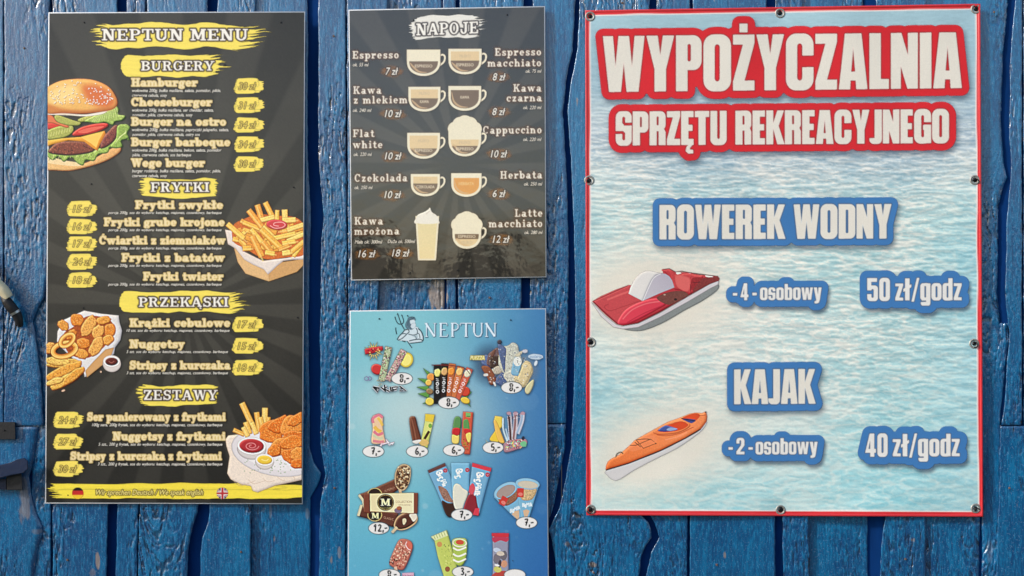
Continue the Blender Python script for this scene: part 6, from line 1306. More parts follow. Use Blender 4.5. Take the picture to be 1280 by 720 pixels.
def lastrow():
    P = lambda p: T(p, 5.818, 470, 655)
    cv = Canvas(486, 672, 520, 724, g=.55)
    cv.shape(P([(165, 120), (200, 108), (245, 120), (266, 150), (260, 200), (215, 310), (180, 335), (110, 305), (98, 275), (130, 190)]), (190, 110, 92), True, .3, 2, (130, 66, 54), .2, (90, 46, 40), .4)
    speck(cv, *P([(180, 220)])[0], 19, 30, 22, [(232, 190, 160), (96, 44, 36), (214, 150, 126), (84, 36, 30), (244, 214, 190)], 120, 6, 1.1)
    cv.ell(*P([(238, 158)])[0], 4.4, 6, -10, (214, 110, 90), dome=.3, sig=1); cv.line(P([(225, 128), (216, 150), (232, 180), (252, 190)]), 1.0, (246, 226, 214), True)
    cv.line(P([(140, 310), (148, 345)]), 3.6, (226, 190, 160)); cv.shape(P([(190, 356), (276, 352), (276, 385), (192, 385)]), (222, 176, 196)); m = text_mask(cv, 'KREMO', 503.5, 516, 722, 3.4); cv.comp(blur(m, .5), (160, 70, 100))
    cv.bake('nut_lolly_picture', MI, ice, dep(IY), sharpen=.7, halo=((40, 70, 104), .6)); tag_price(487, 718.5, '8', 13.4, 7.0)
    cv = Canvas(537, 661, 586, 750, g=.55)
    cv.shape(P([(398, 92), (515, 45), (545, 150), (590, 320), (625, 480), (530, 500), (450, 240), (425, 120)]), (196, 206, 104), False, .35, 3, (150, 164, 70), .25, (110, 124, 50), .4)
    cv.shape(P([(398, 92), (510, 45), (524, 84), (430, 122)]), (222, 226, 170), False, .2, 1); 
    for i in range(6): cv.line(P([(420 + i * 18, 84 - i * 7), (432 + i * 18, 112 - i * 7)]), .6, (150, 164, 80))
    cv.ell(*P([(462, 148)])[0], 3.2, 3.4, 0, (206, 150, 90)); cv.ell(*P([(520, 328)])[0], 3.2, 3.4, 0, (150, 90, 60)); speck(cv, *P([(520, 220)])[0], 12, 30, -16, [(222, 226, 140), (170, 186, 90), (110, 120, 60)], 40, 3, .8)
    cv.shape(P([(552, 130), (575, 105), (630, 102), (662, 125), (655, 240), (625, 300), (580, 290), (565, 220)]), (176, 196, 90), True, .3, 2, (130, 150, 60), .2, (100, 116, 50), .4)
    for y in (180, 225, 265): cv.line(P([(560, y - 8), (600, y + 10), (656, y - 12)]), 2.2, (240, 238, 214), True); 
    cv.ell(*P([(608, 138)])[0], 9.3, 5.6, 4, (234, 232, 200), dome=.2, sig=1, out=(130, 140, 70), ow=.3); cv.ell(*P([(608, 136)])[0], 7.6, 4.2, 4, (190, 204, 110)); cv.ell(*P([(610, 133)])[0], 5.1, 3.0, 4, (206, 84, 62))
    cv.bake('lime_lolly_picture', MI, ice, dep(IY), sharpen=.7, halo=((40, 70, 104), .6)); tag_price(578.5, 714.8, '3', 13.2, 6.9)
    cv = Canvas(611, 662, 642, 752, g=.55)
    cv.shape(P([(848, 80), (965, 82), (962, 200), (965, 340), (930, 500), (840, 500), (850, 330)]), (150, 150, 170), False, .3, 2, (100, 100, 124), .2, (80, 60, 76), .4)
    cv.shape(P([(840, 65), (968, 66), (964, 96), (842, 92)]), (206, 52, 64), False, .3, 1); cv.shape(P([(850, 96), (960, 98), (950, 130), (905, 120), (860, 135)]), (190, 60, 84), True); cv.shape(P([(845, 370), (960, 350), (955, 500), (840, 500)]), (186, 70, 62), True)
    for x, y, a, b, c in ((880, 190, 5, 3, (196, 204, 222)), (930, 230, 4, 6, (110, 104, 112)), (880, 250, 4.6, 6.4, (120, 112, 122)), (905, 215, 5, 3, (210, 196, 180)), (932, 290, 4, 4.6, (206, 150, 120)), (885, 330, 5, 4, (206, 200, 110)), (900, 290, 2, 5, (70, 56, 66)), (880, 300, 3.4, 1.4, (236, 230, 230))): cv.ell(*P([(x, y)])[0], a, b, 10, c, irr=.15, seed=int(x), dome=.3, sig=1)
    cv.bake('wrapped_ice_picture', MI, ice, dep(IY), sharpen=.7, halo=((40, 70, 104), .6)); tag_price(643.5, 718.5, '', 13.4, 7.0)
ekipa(); solo(); chocs(); row3(); magnum(); bigmilk(); lastrow()
for x, y in ((474, 398.5), (509.3, 394.8), (638.3, 400)): screw(ice, x, y, IY - .001, .0015)
screw(ice, 641, 701.0, IY - .001, .0011)
# ------------------------------------------------------------------ rental banner (vinyl, laced to the wall by eyelets)
BQ = [(732.0, 13.5), (1225.0, 5.2), (1228.5, 645.5), (733.5, 643.5)]
EYE = [(737.5, 20.5), (975, 16.5), (1219.5, 11.2), (736.5, 225.5), (1218.3, 225), (738.5, 428), (1217.5, 429.5), (738.5, 637), (975.5, 637.3), (1219.5, 635.5)]
def ban_y(X, Y):
    """depth of the vinyl: held at the eyelets, hanging slack between them"""
    d = .0034 * np.sin((X - 737) / 241 * math.pi) ** 2 * (smooth(70, 0, Y) + smooth(560, 645, Y) * 1.2)
    d = d + .0020 * (fbm(X * .010, Y * .006, 5, 3) - .5) * 2 + .0011 * np.sin((X - Y * .35) * .05) * smooth(170, 0, Y) + .0006 * np.sin((X * .5 + Y) * .07) * smooth(560, 640, Y)
    d = d + .0009 * np.exp(-((X - 735) / 9) ** 2) * np.sin(Y * .03)
    for ex, ey in EYE: d = d - .0016 * np.exp(-((X - ex) ** 2 + (Y - ey) ** 2) / 140.0)
    return -.0265 - d
def bdep():
    lay[0] += 1; k = .0002 + .00002 * lay[0]; return lambda X, Y: ban_y(X, Y) - k
banner = empty('rental_banner', 'large vinyl water-equipment rental banner with red border, laced by eyelets to the planks', 'banner', base_point(BQ, -.03))
lay[0] = 0
def wob(X, Y): return X, Y
def water(X, Y):
    u = (X - 738) / 484; v = (Y - 15) / 628
    q = .42 + .85 * v                                           # waves grow towards the viewer
    wx = (fbm(X * .022, Y * .05, 4, 3) - .5) * 26; wy = (fbm(X * .03, Y * .05, 9, 3) - .5) * 5
    YL = np.log(q) / .85 * 628 + wy
    def wave(fx, fy, seed, o=4): return fbm((X + wx * .6) * fx, YL * fy + fbm(X * .02, Y * .05, seed + 2, 2) * .9, seed, o)
    a = wave(.034, .135, 21, 2); b = wave(.075, .30, 27, 2); c2 = wave(.16, .62, 33, 3); gr = fbm(X * .5, Y * .9, 41, 2)
    big = fbm(X * .008, Y * .014, 31, 3)
    foam = np.maximum(smooth(.10, .015, np.abs(a - .5)), smooth(.085, .01, np.abs(b - .52)) * .8)   # web of foam lines round lens-shaped patches
    dyn = np.gradient(a, axis=0) * 9 + np.gradient(b, axis=0) * 5 + np.gradient(c2, axis=0) * 2.2
    side = np.clip(smooth(.16, .0, u) * .8 + smooth(.78, 1.0, u) * .9, 0, 1)
    t1 = smooth(.22, .42, v)[..., None]; t2 = smooth(.62, .98, v)[..., None]; sd_ = (side * smooth(.2, .5, v))[..., None]
    deep = np.array([150., 168., 186.]) * (1 - t1) + np.array([157., 197., 201.]) * t1
    deep = deep * (1 - t2) + np.array([142., 200., 208.]) * t2; deep = deep + (np.array([152., 200., 210.]) - deep) * sd_ * .8
    light = np.array([208., 212., 212.]) * (1 - t1) + np.array([224., 225., 216.]) * t1
    light = light + (np.array([184., 214., 214.]) - light) * np.clip(t2 * .75 + sd_ * .7, 0, .85)
    k = np.clip(.30 + foam * .55 + (big - .5) * 1.5 + (c2 - .5) * .9 + (gr - .5) * .25 + .10 * smooth(.2, .45, v), 0, 1)[..., None]
    c = deep + (light - deep) * k
    c = c + np.clip(dyn, -1, 1)[..., None] * np.array([24., 20., 17.]) * (1 - .45 * t2)
    top = smooth(.30, .06, v)[..., None]; flat = np.array([160., 192., 203.]) + ((c2 - .5) * 14 + (b - .5) * 12)[..., None]; c = c * (1 - top) + flat * top
    mist = np.exp(-(((X - 815) / 105) ** 2 + ((Y - 372) / 62) ** 2)) + np.exp(-(((X - 822 - (560 - Y) * .55) / 92) ** 2 + ((Y - 560) / 62) ** 2)) * 1.0
    m = np.clip(mist * 1.35, 0, .95)[..., None]; c = c + (np.array([224., 217., 202.]) - c) * m
    return c
def ban_paint(X, Y):
    c = water(X, Y)
    eL = X - (732 + (Y - 13) * .0024); eR = (1225 + (Y - 5) * .0055) - X; eT = Y - (13.5 - (X - 732) * .0168); eB = (643.5 + (X - 733) * .004) - Y
    e = np.minimum(np.minimum(eL, eR), np.minimum(eT * .95, eB * .85)) + (vnoise(X * .02, Y * .02, 3) - .5) * .6
    wl = smooth(6.4, 5.8, e)[..., None]; c = c + (np.array([238., 232., 226.]) - c) * wl
    rd = smooth(5.0, 4.5, e)[..., None]; red = np.array([214., 44., 50.]) + (fbm(X * .05, Y * .05, 2, 2)[..., None] - .5) * 16
    return c + (red - c) * rd
sheet(banner, BQ, lambda X, Y: ban_y(X, Y), 1.2, ban_paint, M_ban, 'vinyl_sheet', inset=0)
# rolled hem: a thin welded edge strip all round
M_hem = add_noise_variation(mat('red_hem', rough=.42, coat=.3), 30, .12, lin(206, 44, 50), .2)
def hem():
    N = 60; pts = []
    for (a, b) in zip(BQ, BQ[1:] + BQ[:1]):
        for i in range(N): t = i / N; pts.append((a[0] * (1 - t) + b[0] * t, a[1] * (1 - t) + b[1] * t))
    P = np.array(pts); C = np.array([np.mean([q[0] for q in BQ]), np.mean([q[1] for q in BQ])])
    V = []; n = len(P); prof = [(0.3, .0016), (-.5, .0004), (-.5, -.0008), (.5, -.0013), (1.8, -.0007), (2.6, -.00005)]
    for k, (ins, dy) in enumerate(prof):
        s1 = np.sign(C - P); nearx = (np.abs(P[:, 0] - BQ[0][0]) < 4) | (np.abs(P[:, 0] - BQ[1][0]) < 5); neary = (np.abs(P[:, 1] - BQ[0][1]) < 9) | (np.abs(P[:, 1] - BQ[2][1]) < 4)
        jit = (vnoise(np.arange(n) * .13, np.zeros(n), 5) - .5) * 1.2
        X = P[:, 0] + s1[:, 0] * ins * nearx; Y = P[:, 1] + s1[:, 1] * ins * neary
        V.append(np.stack(W(X, Y, ban_y(P[:, 0], P[:, 1]) + dy * (1 + .5 * jit)), 1))
    V = np.concatenate(V); F = []
    for k in range(len(prof) - 1):
        for i in range(n): F.append([k * n + i, k * n + (i + 1) % n, (k + 1) * n + (i + 1) % n, (k + 1) * n + i])
    mesh_np('hem', V, np.array(F), M_hem, banner)
hem()

def sign_text(txt, x0, x1, base, cap, halo, hc, tilt, track, name, split=None, tc=(222, 216, 204), g=.62, low=.0):
    pad = halo + 13; up = cap * .28 + pad
    cv = Canvas(x0 - pad, base - cap - up + min(0, tilt * (x1 - x0)), x1 + pad, base + cap * .32 + pad + max(0, tilt * (x1 - x0)), g=g, ks=3)
    mk = glyph_mask(cv, IMP, txt, x0, x1, base, cap, tilt, track)
    hal = 1 - dilate(1 - dilate(mk, (halo + 1.6) * cv.k), 1.6 * cv.k)
    hal[:3] = 0; hal[-3:] = 0; hal[:, :3] = 0; hal[:, -3:] = 0
    sh_ = blur(np.roll(hal, (int(4.5 * cv.k), int(2.2 * cv.k)), (0, 1)), 3.0 * cv.k)
    cs = Canvas(cv.x0, cv.y0, x1 + pad, base + cap * .32 + pad + max(0, tilt * (x1 - x0)), g=g, ks=3); cs.comp(np.clip(sh_, 0, 1), (84, 98, 120), .62)
    cs.bake(name + '_shadow_print', M_ban, banner, bdep())
    X, Y = cv.xy(); tone = (1 + .07 * (fbm(X * .02, Y * .03, 6, 2) - .5))[..., None]
    cv.comp(blur(hal, .8), np.array(hc, np.float32) / 255 * tone)
    inner = np.clip(blur(dilate(mk, 1.5 * cv.k), 2.2), 0, 1); cv.comp(inner, (128, 22, 28) if hc[0] > 150 else (54, 76, 100), .7)
    cv.bake(name + '_outline', M_ban, banner, bdep())
    cv = Canvas(cv.x0, cv.y0, x1 + pad, base + cap * .32 + pad + max(0, tilt * (x1 - x0)), g=g, ks=3)
    cv.comp(blur(dilate(mk, .35 * cv.k), .7), (246, 214, 208) if hc[0] > 150 else (214, 222, 232)); cv.comp(blur(mk, .6), tc)
    cv.bake(name, M_ban, banner, bdep())
RED = (208, 34, 42); BLU = (62, 118, 176)
sign_text('WYPOŻYCZALNIA', 754, 1202, 114.8, 69.2, 9.6, RED, -.0112, .048, 'headline')
sign_text('SPRZĘTU REKREACYJNEGO', 770, 1186, 181.6, 41.8, 9.0, RED, -.0075, .05, 'subheadline')
sign_text('ROWEREK WODNY', 824.5, 1114, 299.0, 42.6, 8.6, BLU, -.004, .05, 'pedal_boat_title')
sign_text('-4-', 916, 940, 375.8, 21.5, 9.2, BLU, 0, .12, 'seats_line') if False else None
def multi(name, parts, halo, hc):
    """several words that share one outline; parts: (text,x0,x1,base,cap,track)"""
    X0 = min(p[1] for p in parts) - halo - 8; X1 = max(p[2] for p in parts) + halo + 13; Y0 = min(p[3] - p[4] for p in parts) - halo - 6; Y1 = max(p[3] + p[4] * .28 for p in parts) + halo + 14
    cv = Canvas(X0, Y0, X1, Y1, g=.55); mk = 0
    for t, a, b, base, cap, tr in parts: mk = np.maximum(mk, glyph_mask(cv, IMP, t, a, b, base, cap, -.004, tr))
    hal = dilate(mk, halo * cv.k); sh_ = blur(np.roll(hal, (int(4.5 * cv.k), int(2.2 * cv.k)), (0, 1)), 1.7 * cv.k)
    cs = Canvas(X0, Y0, X1, Y1, g=.55); cs.comp(np.clip(sh_, 0, 1), (84, 98, 120), .62); cs.bake(name + '_shadow_print', M_ban, banner, bdep())
    cv.comp(blur(hal, .8), hc); cv.comp(np.clip(blur(dilate(mk, 1.0 * cv.k), 2), 0, 1), (54, 76, 100), .6); cv.bake(name + '_outline', M_ban, banner, bdep())
    cv = Canvas(X0, Y0, X1, Y1, g=.55); cv.comp(blur(mk, .6), (226, 223, 218)); cv.bake(name, M_ban, banner, bdep())
multi('seats_line', [('-', 916, 921.5, 375.5, 21.5, .05), ('4', 925.5, 935.8, 375.2, 21, .05), ('-', 940.5, 946, 375.2, 21.5, .05), ('osobowy', 950, 1027, 375, 20, .05)], 8.6, BLU)
multi('hourly_price', [('50', 1084, 1112.5, 376.2, 28.6, .06), ('zł/godz', 1119, 1202, 375.6, 27.6, .05)], 9.4, BLU)
sign_text('KAJAK', 918, 1018.5, 505.0, 43.0, 9.0, BLU, -.006, .05, 'kayak_title')
multi('seats_line', [('-', 910.5, 916, 568, 21, .05), ('2', 920.5, 930.5, 568, 20.5, .05), ('-', 935.5, 941, 568, 21, .05), ('osobowy', 944.5, 1022, 568, 20.2, .05)], 8.6, BLU)
multi('hourly_price', [('40', 1081.5, 1109.5, 571, 29, .06), ('zł/godz', 1116, 1199.5, 570.5, 28, .05)], 9.4, BLU)

def pedalo():
    cv = Canvas(736, 330, 904, 418, g=.6); P = lambda p: T(p, 5.145, 720, 300)
    cv.shape(P([(300, 566), (400, 545), (560, 480), (700, 400), (850, 310), (912, 285), (908, 320), (820, 385), (700, 450), (560, 530), (440, 578), (360, 582)]), (132, 136, 134), True, .35, 3, (92, 96, 96), 0, (52, 54, 56), .6, .06)
    cv.shape(P([(100, 400), (190, 490), (260, 545), (300, 556), (400, 538), (540, 470), (720, 365), (860, 285), (918, 262), (914, 285), (860, 312), (720, 395), (540, 495), (400, 560), (300, 572), (240, 560), (160, 490)]), (206, 198, 200), False, .3, 1, (160, 150, 156), 0, (110, 90, 96), .3)
    cv.shape(P([(104, 395), (160, 362), (250, 322), (338, 290), (360, 292), (400, 350), (560, 300), (560, 190), (600, 186), (640, 205), (720, 210), (800, 225), (914, 235), (918, 262), (860, 282), (720, 358), (540, 462), (400, 532), (300, 550), (262, 540), (190, 480)]), (178, 50, 58), False, .35, 3, (140, 32, 42), .2, (96, 24, 34), .5, .06)
    # deck of the bow
    cv.shape(P([(110, 396), (335, 294), (352, 305), (345, 345), (420, 392), (275, 540), (200, 478)]), (192, 70, 74), False, .25, 2, (170, 50, 56), .15, noise=.06)
    cv.line(P([(112, 396), (200, 478), (270, 540)]), 1.0, (120, 28, 40)); cv.line(P([(112, 393), (335, 293)]), .8, (120, 28, 40)); cv.line(P([(180, 430), (215, 455), (300, 430), (400, 395)]), .8, (168, 50, 56), True); cv.line(P([(200, 385), (300, 345), (345, 330)]), 2.4, (222, 104, 100), alpha=.7); cv.line(P([(180, 435), (190, 420), (210, 415)]), .9, (168, 50, 58), True)
    cv.shape(P([(280, 500), (330, 440), (430, 392), (530, 375), (580, 410), (520, 450), (400, 515), (320, 545), (270, 540)]), (214, 60, 78), True, .4, 3, (160, 36, 50), .35)
    cv.line(P([(300, 510), (360, 450), (450, 410), (540, 395)]), 1.6, (236, 130, 130), True, .6); cv.line(P([(330, 530), (440, 470), (560, 420)]), 1.2, (176, 36, 56), True, .8)
    # well
    cv.shape(P([(520, 372), (600, 335), (690, 330), (720, 360), (640, 402), (585, 415)]), (116, 66, 58), True, .3, 2, (80, 40, 36), noise=.15)
    cv.shape(P([(550, 192), (600, 186), (632, 210), (650, 225), (720, 215), (790, 228), (820, 230), (780, 300), (740, 350), (690, 328), (630, 315), (620, 270), (590, 225)]), (192, 62, 66), True, .35, 3, (140, 34, 40), .3, noise=.12)
    cv.shape(P([(640, 225), (700, 232), (735, 255), (720, 330), (650, 300)]), (216, 100, 96), True, .5, 3, (190, 64, 66)); cv.shape(P([(745, 250), (800, 240), (815, 268), (770, 310), (742, 320)]), (150, 40, 44), True, noise=.2)
    cv.shape(P([(820, 245), (912, 238), (915, 262), (850, 285), (760, 335), (760, 310)]), (128, 50, 48), True, .2, 1, noise=.2); cv.shape(P([(830, 222), (870, 228), (885, 238), (850, 240), (832, 235)]), (226, 218, 208)); cv.shape(P([(640, 205), (668, 206), (680, 214), (655, 222), (645, 218)]), (226, 218, 208)); cv.shape(P([(722, 206), (745, 208), (738, 216), (724, 214)]), (226, 218, 208))
    cv.line(P([(558, 190), (600, 184), (640, 206), (680, 200), (730, 210), (820, 222), (915, 234)]), 1.1, (84, 22, 30), alpha=.85); cv.line(P([(735, 285), (740, 352)]), .8, (90, 24, 30)); cv.line(P([(755, 275), (800, 270)]), .8, (90, 24, 30)); cv.ell(*P([(640, 382)])[0], 2.0, 1.4, 0, (40, 24, 24)); cv.ell(*P([(570, 352)])[0], 1.4, .9, 0, (180, 150, 130))
    cv.line(P([(300, 550), (400, 533), (540, 463), (720, 358), (860, 282), (918, 260)]), .8, (110, 28, 38))
    # paddle-wheel cover
    cv.shape(P([(338, 345), (350, 305), (368, 268), (392, 234), (420, 211), (448, 200), (475, 199), (545, 214), (520, 222), (500, 240), (482, 266), (462, 310), (428, 392)]), (222, 217, 212), False, .2, 3, (184, 176, 176), .15, (150, 140, 142), .35)
    cv.shape(P([(428, 392), (448, 338), (468, 290), (488, 252), (512, 226), (545, 214), (575, 218), (600, 234), (618, 260), (632, 305), (530, 346)]), (180, 172, 184), False, .15, 3, (160, 150, 162), 0, (120, 110, 122), .35, grad=((192, 186, 194), 840, 350, 815, 370))
    cv.line(P([(432, 388), (468, 305), (500, 245), (545, 217)]), .7, (238, 234, 230), True)
    cv.bake('pedal_boat_picture', M_ban, banner, bdep(), sharpen=.5)
def kayak():
    cv = Canvas(752, 508, 890, 606, g=.6); P = lambda p: T(p, 6.544, 740, 500)
    cv.shape(P([(115, 580), (300, 520), (560, 420), (760, 320), (880, 250), (938, 180), (920, 220), (860, 280), (700, 390), (520, 480), (350, 570), (220, 650), (170, 652), (130, 620)]), (206, 202, 200), True, .3, 4, (170, 166, 168), 0, (170, 164, 162), .35)
    cv.shape(P([(112, 572), (115, 540), (130, 505), (160, 480), (220, 450), (300, 380), (350, 330), (420, 290), (520, 235), (620, 180), (720, 145), (800, 112), (850, 104), (900, 108), (930, 95), (940, 130), (936, 175), (890, 235), (760, 312), (560, 412), (300, 515)]), (226, 112, 52), False, .4, 4, (196, 76, 30), .25, (150, 56, 26), .4, .05, grad=((240, 140, 84), 760, 590, 830, 520))
    cv.line(P([(112, 574), (300, 518), (560, 415), (760, 315), (890, 238)]), 1.5, (44, 26, 28))
    cv.shape(P([(300, 385), (420, 300), (500, 290), (530, 310), (520, 350), (420, 395), (330, 420)]), (240, 140, 92), True, alpha=.6)
    cv.shape(P([(500, 262), (540, 235), (640, 195), (720, 180), (790, 190), (800, 215), (760, 245), (690, 272), (600, 282), (530, 280)]), (232, 128, 74), True, .3, 1.5, (180, 70, 36), .3, (150, 58, 32), .4)
    cv.shape(P([(535, 250), (590, 215), (650, 195), (730, 175), (785, 200), (760, 228), (700, 250), (600, 262)]), (214, 74, 34), True, .35, 2, (160, 44, 22)); cv.shape(P([(540, 248), (590, 212), (630, 212), (700, 240), (640, 256), (570, 258)]), (66, 84, 150), True, .3, 1.5, (36, 44, 96), .4); cv.shape(P([(640, 225), (700, 236), (650, 252), (610, 245)]), (170, 184, 214), True, alpha=.8)
    cv.shape(P([(735, 152), (790, 122), (850, 108), (882, 122), (870, 150), (820, 188), (780, 175)]), (218, 78, 36), True, .3, 1.5, (170, 50, 26)); cv.shape(P([(738, 152), (845, 162), (820, 188), (790, 182)]), (60, 70, 130), True, .2, 1); cv.line(P([(730, 150), (845, 172)]), 1.0, (34, 26, 40))
    cv.line(P([(530, 285), (620, 292), (720, 272), (800, 235), (830, 222)]), 1.0, (196, 84, 46), True); cv.line(P([(850, 118), (890, 128), (935, 120)]), .7, (180, 76, 40), True); cv.line(P([(600, 325), (700, 300), (780, 262)]), 1.6, (246, 160, 120), True, .6)
    for a in ([(360, 325), (420, 395), (525, 355), (480, 320), (360, 370), (310, 372)], [(360, 325), (440, 318), (480, 322)], [(350, 345), (400, 385)]): cv.line(P(a), .75, (84, 50, 30))
    cv.ell(*P([(522, 356)])[0], .9, .9, 0, (50, 30, 26)); cv.line(P([(192, 470), (205, 440), (235, 425), (255, 440)]), 1.1, (84, 66, 46), True); cv.line(P([(170, 480), (250, 445), (310, 385)]), .7, (246, 168, 110), True, .7); cv.ell(*P([(930, 100)])[0], 1.1, 1.2, 0, (96, 60, 50))
    cv.bake('kayak_picture', M_ban, banner, bdep(), sharpen=.5)
pedalo(); kayak()

# eyelets: flared metal ring with the screw or cord seen in its hole
def lathe(root, name, px, py, y0, prof, m, n=24, noise=0):
    c = W(np.array(px), np.array(py), y0); V = []; F = []
    for r_, d in prof:
        for i in range(n): a = 2 * math.pi * i / n; V.append((float(c[0]) + r_ * math.cos(a), float(c[1]) + d, float(c[2]) + r_ * math.sin(a)))
    for k in range(len(prof) - 1):
        for i in range(n): F.append([k * n + i, k * n + (i + 1) % n, (k + 1) * n + (i + 1) % n, (k + 1) * n + i])
    return mesh_np(name, np.array(V), np.array(F), m, root)
M_cord = add_noise_variation(mat('black_cord', rough=.7), 900, .4, (.015, .015, .016, 1), .5)
for i, (x, y) in enumerate(EYE):
    yb = float(ban_y(np.array(x), np.array(y)))
    e = lathe(banner, 'eyelet', x, y, yb, [(.0102, .0002), (.0098, -.0010), (.0088, -.0017), (.0074, -.0016), (.0062, -.0010), (.0056, .0006), (.0056, .003)], M_ring)
    c = np.array([float(v) for v in W(np.array(x), np.array(y), yb)])
    # dark backing seen through the hole and the screw holding the banner
    s_ = bpy.data.objects.new('screw', _screw); COL.objects.link(s_); s_.parent = e
    s_.location = Vector(c + np.array([.0004 * (-1) ** i, .0012, .0002 * (i % 3)])) - Vector(parent_loc(banner)); s_.scale = (.0050 + .0004 * (i % 3),) * 3
    if i in (3, 4, 6, 7, 9):      # a twist of cord through some of the eyelets
        t = np.linspace(0, 1, 14); sgn = 1 if x > 900 else -1
        pts = c + np.stack([.0045 * np.sin(t * 4.6 + i) + .004 * (t - .2) * sgn, -.0022 - .0018 * np.sin(t * 3.1), .0042 * np.cos(t * 4.6 + i) - .004 * t], 1)
        Vt = []; k = 6; Dv = np.gradient(pts, axis=0); Dv /= np.linalg.norm(Dv, axis=1)[:, None]
        for p, d in zip(pts, Dv):
            u_ = np.cross(d, [.3, .9, .1]); u_ /= np.linalg.norm(u_); v_ = np.cross(d, u_)
            for q in range(k): a = 2 * math.pi * q / k; Vt.append(p + .0011 * (u_ * math.cos(a) + v_ * math.sin(a)))
        F = [[r0 * k + q, r0 * k + (q + 1) % k, (r0 + 1) * k + (q + 1) % k, (r0 + 1) * k + q] for r0 in range(13) for q in range(k)]
        mesh_np('cord', np.array(Vt), np.array(F), M_cord, e, origin=None)
# ------------------------------------------------------------------ metal and cable bits at the left edge
def prism(name, pts, y0, y1, m, root, bev=.6):
    """polygon in photograph pixels, front at y0 (bevelled), back at y1"""
    P = np.array(pts, float); c = P.mean(0); n = len(P); V = []
    for ins, y in ((0, y1), (0, y0 + .0012), (bev, y0)):
        Q = P + (c - P) / np.linalg.norm(c - P, axis=1)[:, None] * ins
        V += [[float(v) for v in W(np.array(x), np.array(yy), y)] for x, yy in Q]
    me_F = []
    for k in range(2):
        for i in range(n): me_F.append([k * n + i, k * n + (i + 1) % n, (k + 1) * n + (i + 1) % n, (k + 1) * n + i])
    org = Vector(parent_loc(root)) if root else Vector((0, 0, 0))
    me = bpy.data.meshes.new(name); me.from_pydata([Vector(v) - org for v in V], [], me_F + [list(range(2 * n, 3 * n)), list(range(n))[::-1]]); me.materials.append(m)
    o = bpy.data.objects.new(name, me); COL.objects.link(o); o.parent = root; return o
def tube(name, pts, rad, m, root, k=14, squash=1.0):
    """pts: (px, py, y) ; rad list in metres"""
    C = catmull([tuple(p) for p in pts], False, 8); Rr_ = np.interp(np.linspace(0, 1, len(C)), np.linspace(0, 1, len(rad)), rad)
    Wd = np.stack(W(C[:, 0], C[:, 1], C[:, 2]), 1); Dv = np.gradient(Wd, axis=0); Dv /= np.linalg.norm(Dv, axis=1)[:, None]; V = []
    for p, d, r_ in zip(Wd, Dv, Rr_):
        u = np.cross(d, [0, 1, 0]); u /= np.linalg.norm(u); v = np.cross(d, u)
        for q in range(k): a = 2 * math.pi * q / k; V.append(p + r_ * (u * math.cos(a) + v * math.sin(a) * squash))
    F = [[i * k + q, i * k + (q + 1) % k, (i + 1) * k + (q + 1) % k, (i + 1) * k + q] for i in range(len(C) - 1) for q in range(k)]
    n0 = len(V); V.append(Wd[0]); V.append(Wd[-1])
    for q in range(k): F.append([n0, (q + 1) % k, q, q]); F.append([n0 + 1, (len(C) - 1) * k + q, (len(C) - 1) * k + (q + 1) % k, (len(C) - 1) * k + q])
    quads = [f for f in F if f[2] != f[3] and len(set(f)) == 4]; o = mesh_np(name, np.array(V), np.array(quads), m, root); return o
M_black = add_noise_variation(mat('black_iron', rough=.45), 200, .4, (.008, .008, .010, 1), .4)
M_rubber = add_noise_variation(mat('black_rubber', rough=.5), 300, .3, (.006, .005, .006, 1), .3)
M_cream = add_noise_variation(mat('cream_plastic', rough=.45), 120, .08, lin(226, 212, 176), .2)
M_steel = mat('steel_band', (.55, .54, .52, 1), .3, metal=.9)
M_bluei = add_noise_variation(mat('blue_painted_iron', rough=.45, coat=.4), 160, .35, lin(3, 28, 62), .5)
nz = empty('hose_end', 'cream hose ending in a black nozzle with thin metal ring, at the left edge', 'hose', [float(v) for v in W(np.array(12.), np.array(385.), -.03)])
tube('hose', [(-40, 318, -.05), (-22, 338, -.05), (-8, 352, -.048), (4, 363, -.045), (11, 372, -.042)], [.0125, .0125, .0125, .0115, .009], M_cream, nz)
tube('nozzle', [(2, 369, -.044), (8, 376, -.042), (14, 384, -.040), (20, 392, -.037), (24, 402, -.035), (25.5, 409, -.034)], [.003, .0095, .0105, .0100, .0078, .0042], M_rubber, nz)
tube('metal_ring', [(18.2, 389.4, -.039), (19.8, 391.8, -.038)], [.0108, .0106], M_steel, nz)
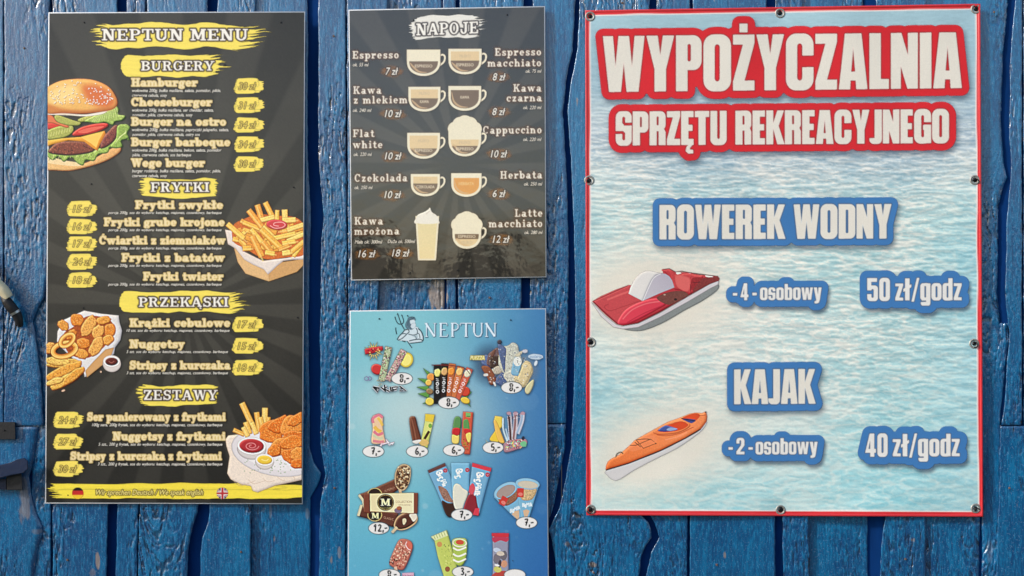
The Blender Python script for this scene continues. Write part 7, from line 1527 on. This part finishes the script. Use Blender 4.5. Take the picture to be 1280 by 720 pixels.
tube('nozzle_tongue', [(19.5, 396, -.036), (19.8, 405, -.034), (19.5, 413, -.033)], [.0022, .0018, .001], M_rubber, nz)
br = empty('iron_bracket', 'small black iron plate screwed to the wall at the left edge above the blue latch', 'bracket', [float(v) for v in W(np.array(8.), np.array(548.), -.024)])
prism('plate', [(-46, 527.5), (19, 527.5), (19.5, 549), (-46, 549.5)], -.0285, -.021, M_black, br)
screw(br, 5.2, 538, -.0295, .0018); screw(br, -22, 538, -.0295, .0018)
la = empty('door_latch', 'blue painted latch bar over a dark block, below the black plate at left', 'latch', [float(v) for v in W(np.array(8.), np.array(612.), -.024)])
prism('latch_bar', [(-60, 588), (-10, 583), (12, 578.5), (22, 574), (31, 572.5), (35, 576), (35.5, 586), (30, 591), (15, 594), (-8, 600), (-60, 604)], -.052, -.034, M_bluei, la, 1.4)
prism('block', [(8, 594), (27, 591), (28, 612.5), (8.5, 612.5)], -.037, -.020, M_black, la)
prism('keeper', [(-40, 598), (8, 598.5), (8, 612), (-40, 612)], -.030, -.020, M_bluei, la)
# a rusty nail near the top right corner of the banner and a few old nail heads in the boards
M_rust = add_noise_variation(mat('rusty_nail', rough=.8, metal=.3), 600, .4, (.16, .10, .07, 1), .4)
_nail = None
for x, y in ((1243, 15), (778, 3.5), (417, 45), (418, 610), (84, 700), (301, 690), (896, 706), (1132, 699), (1262, 610), (742, 716), (30, 60), (612, 372)):
    if _nail is None:
        n = 9; V = [(r_ * math.cos(2 * math.pi * i / n), d, r_ * math.sin(2 * math.pi * i / n)) for r_, d in ((1, .6), (1, 0), (.8, -.3), (.3, -.38)) for i in range(n)]
        F = [[k * n + i, k * n + (i + 1) % n, (k + 1) * n + (i + 1) % n, (k + 1) * n + i] for k in range(3) for i in range(n)] + [list(range(3 * n, 4 * n))]
        _nail = bpy.data.meshes.new('nail'); _nail.from_pydata(V, [], F); _nail.materials.append(M_rust)
    o = bpy.data.objects.new('nail', _nail); COL.objects.link(o); o.parent = wall
    o.location = [float(v) for v in W(np.array(float(x)), np.array(float(y)), -.0232)]; o.scale = (.0021, .0021, .0021)
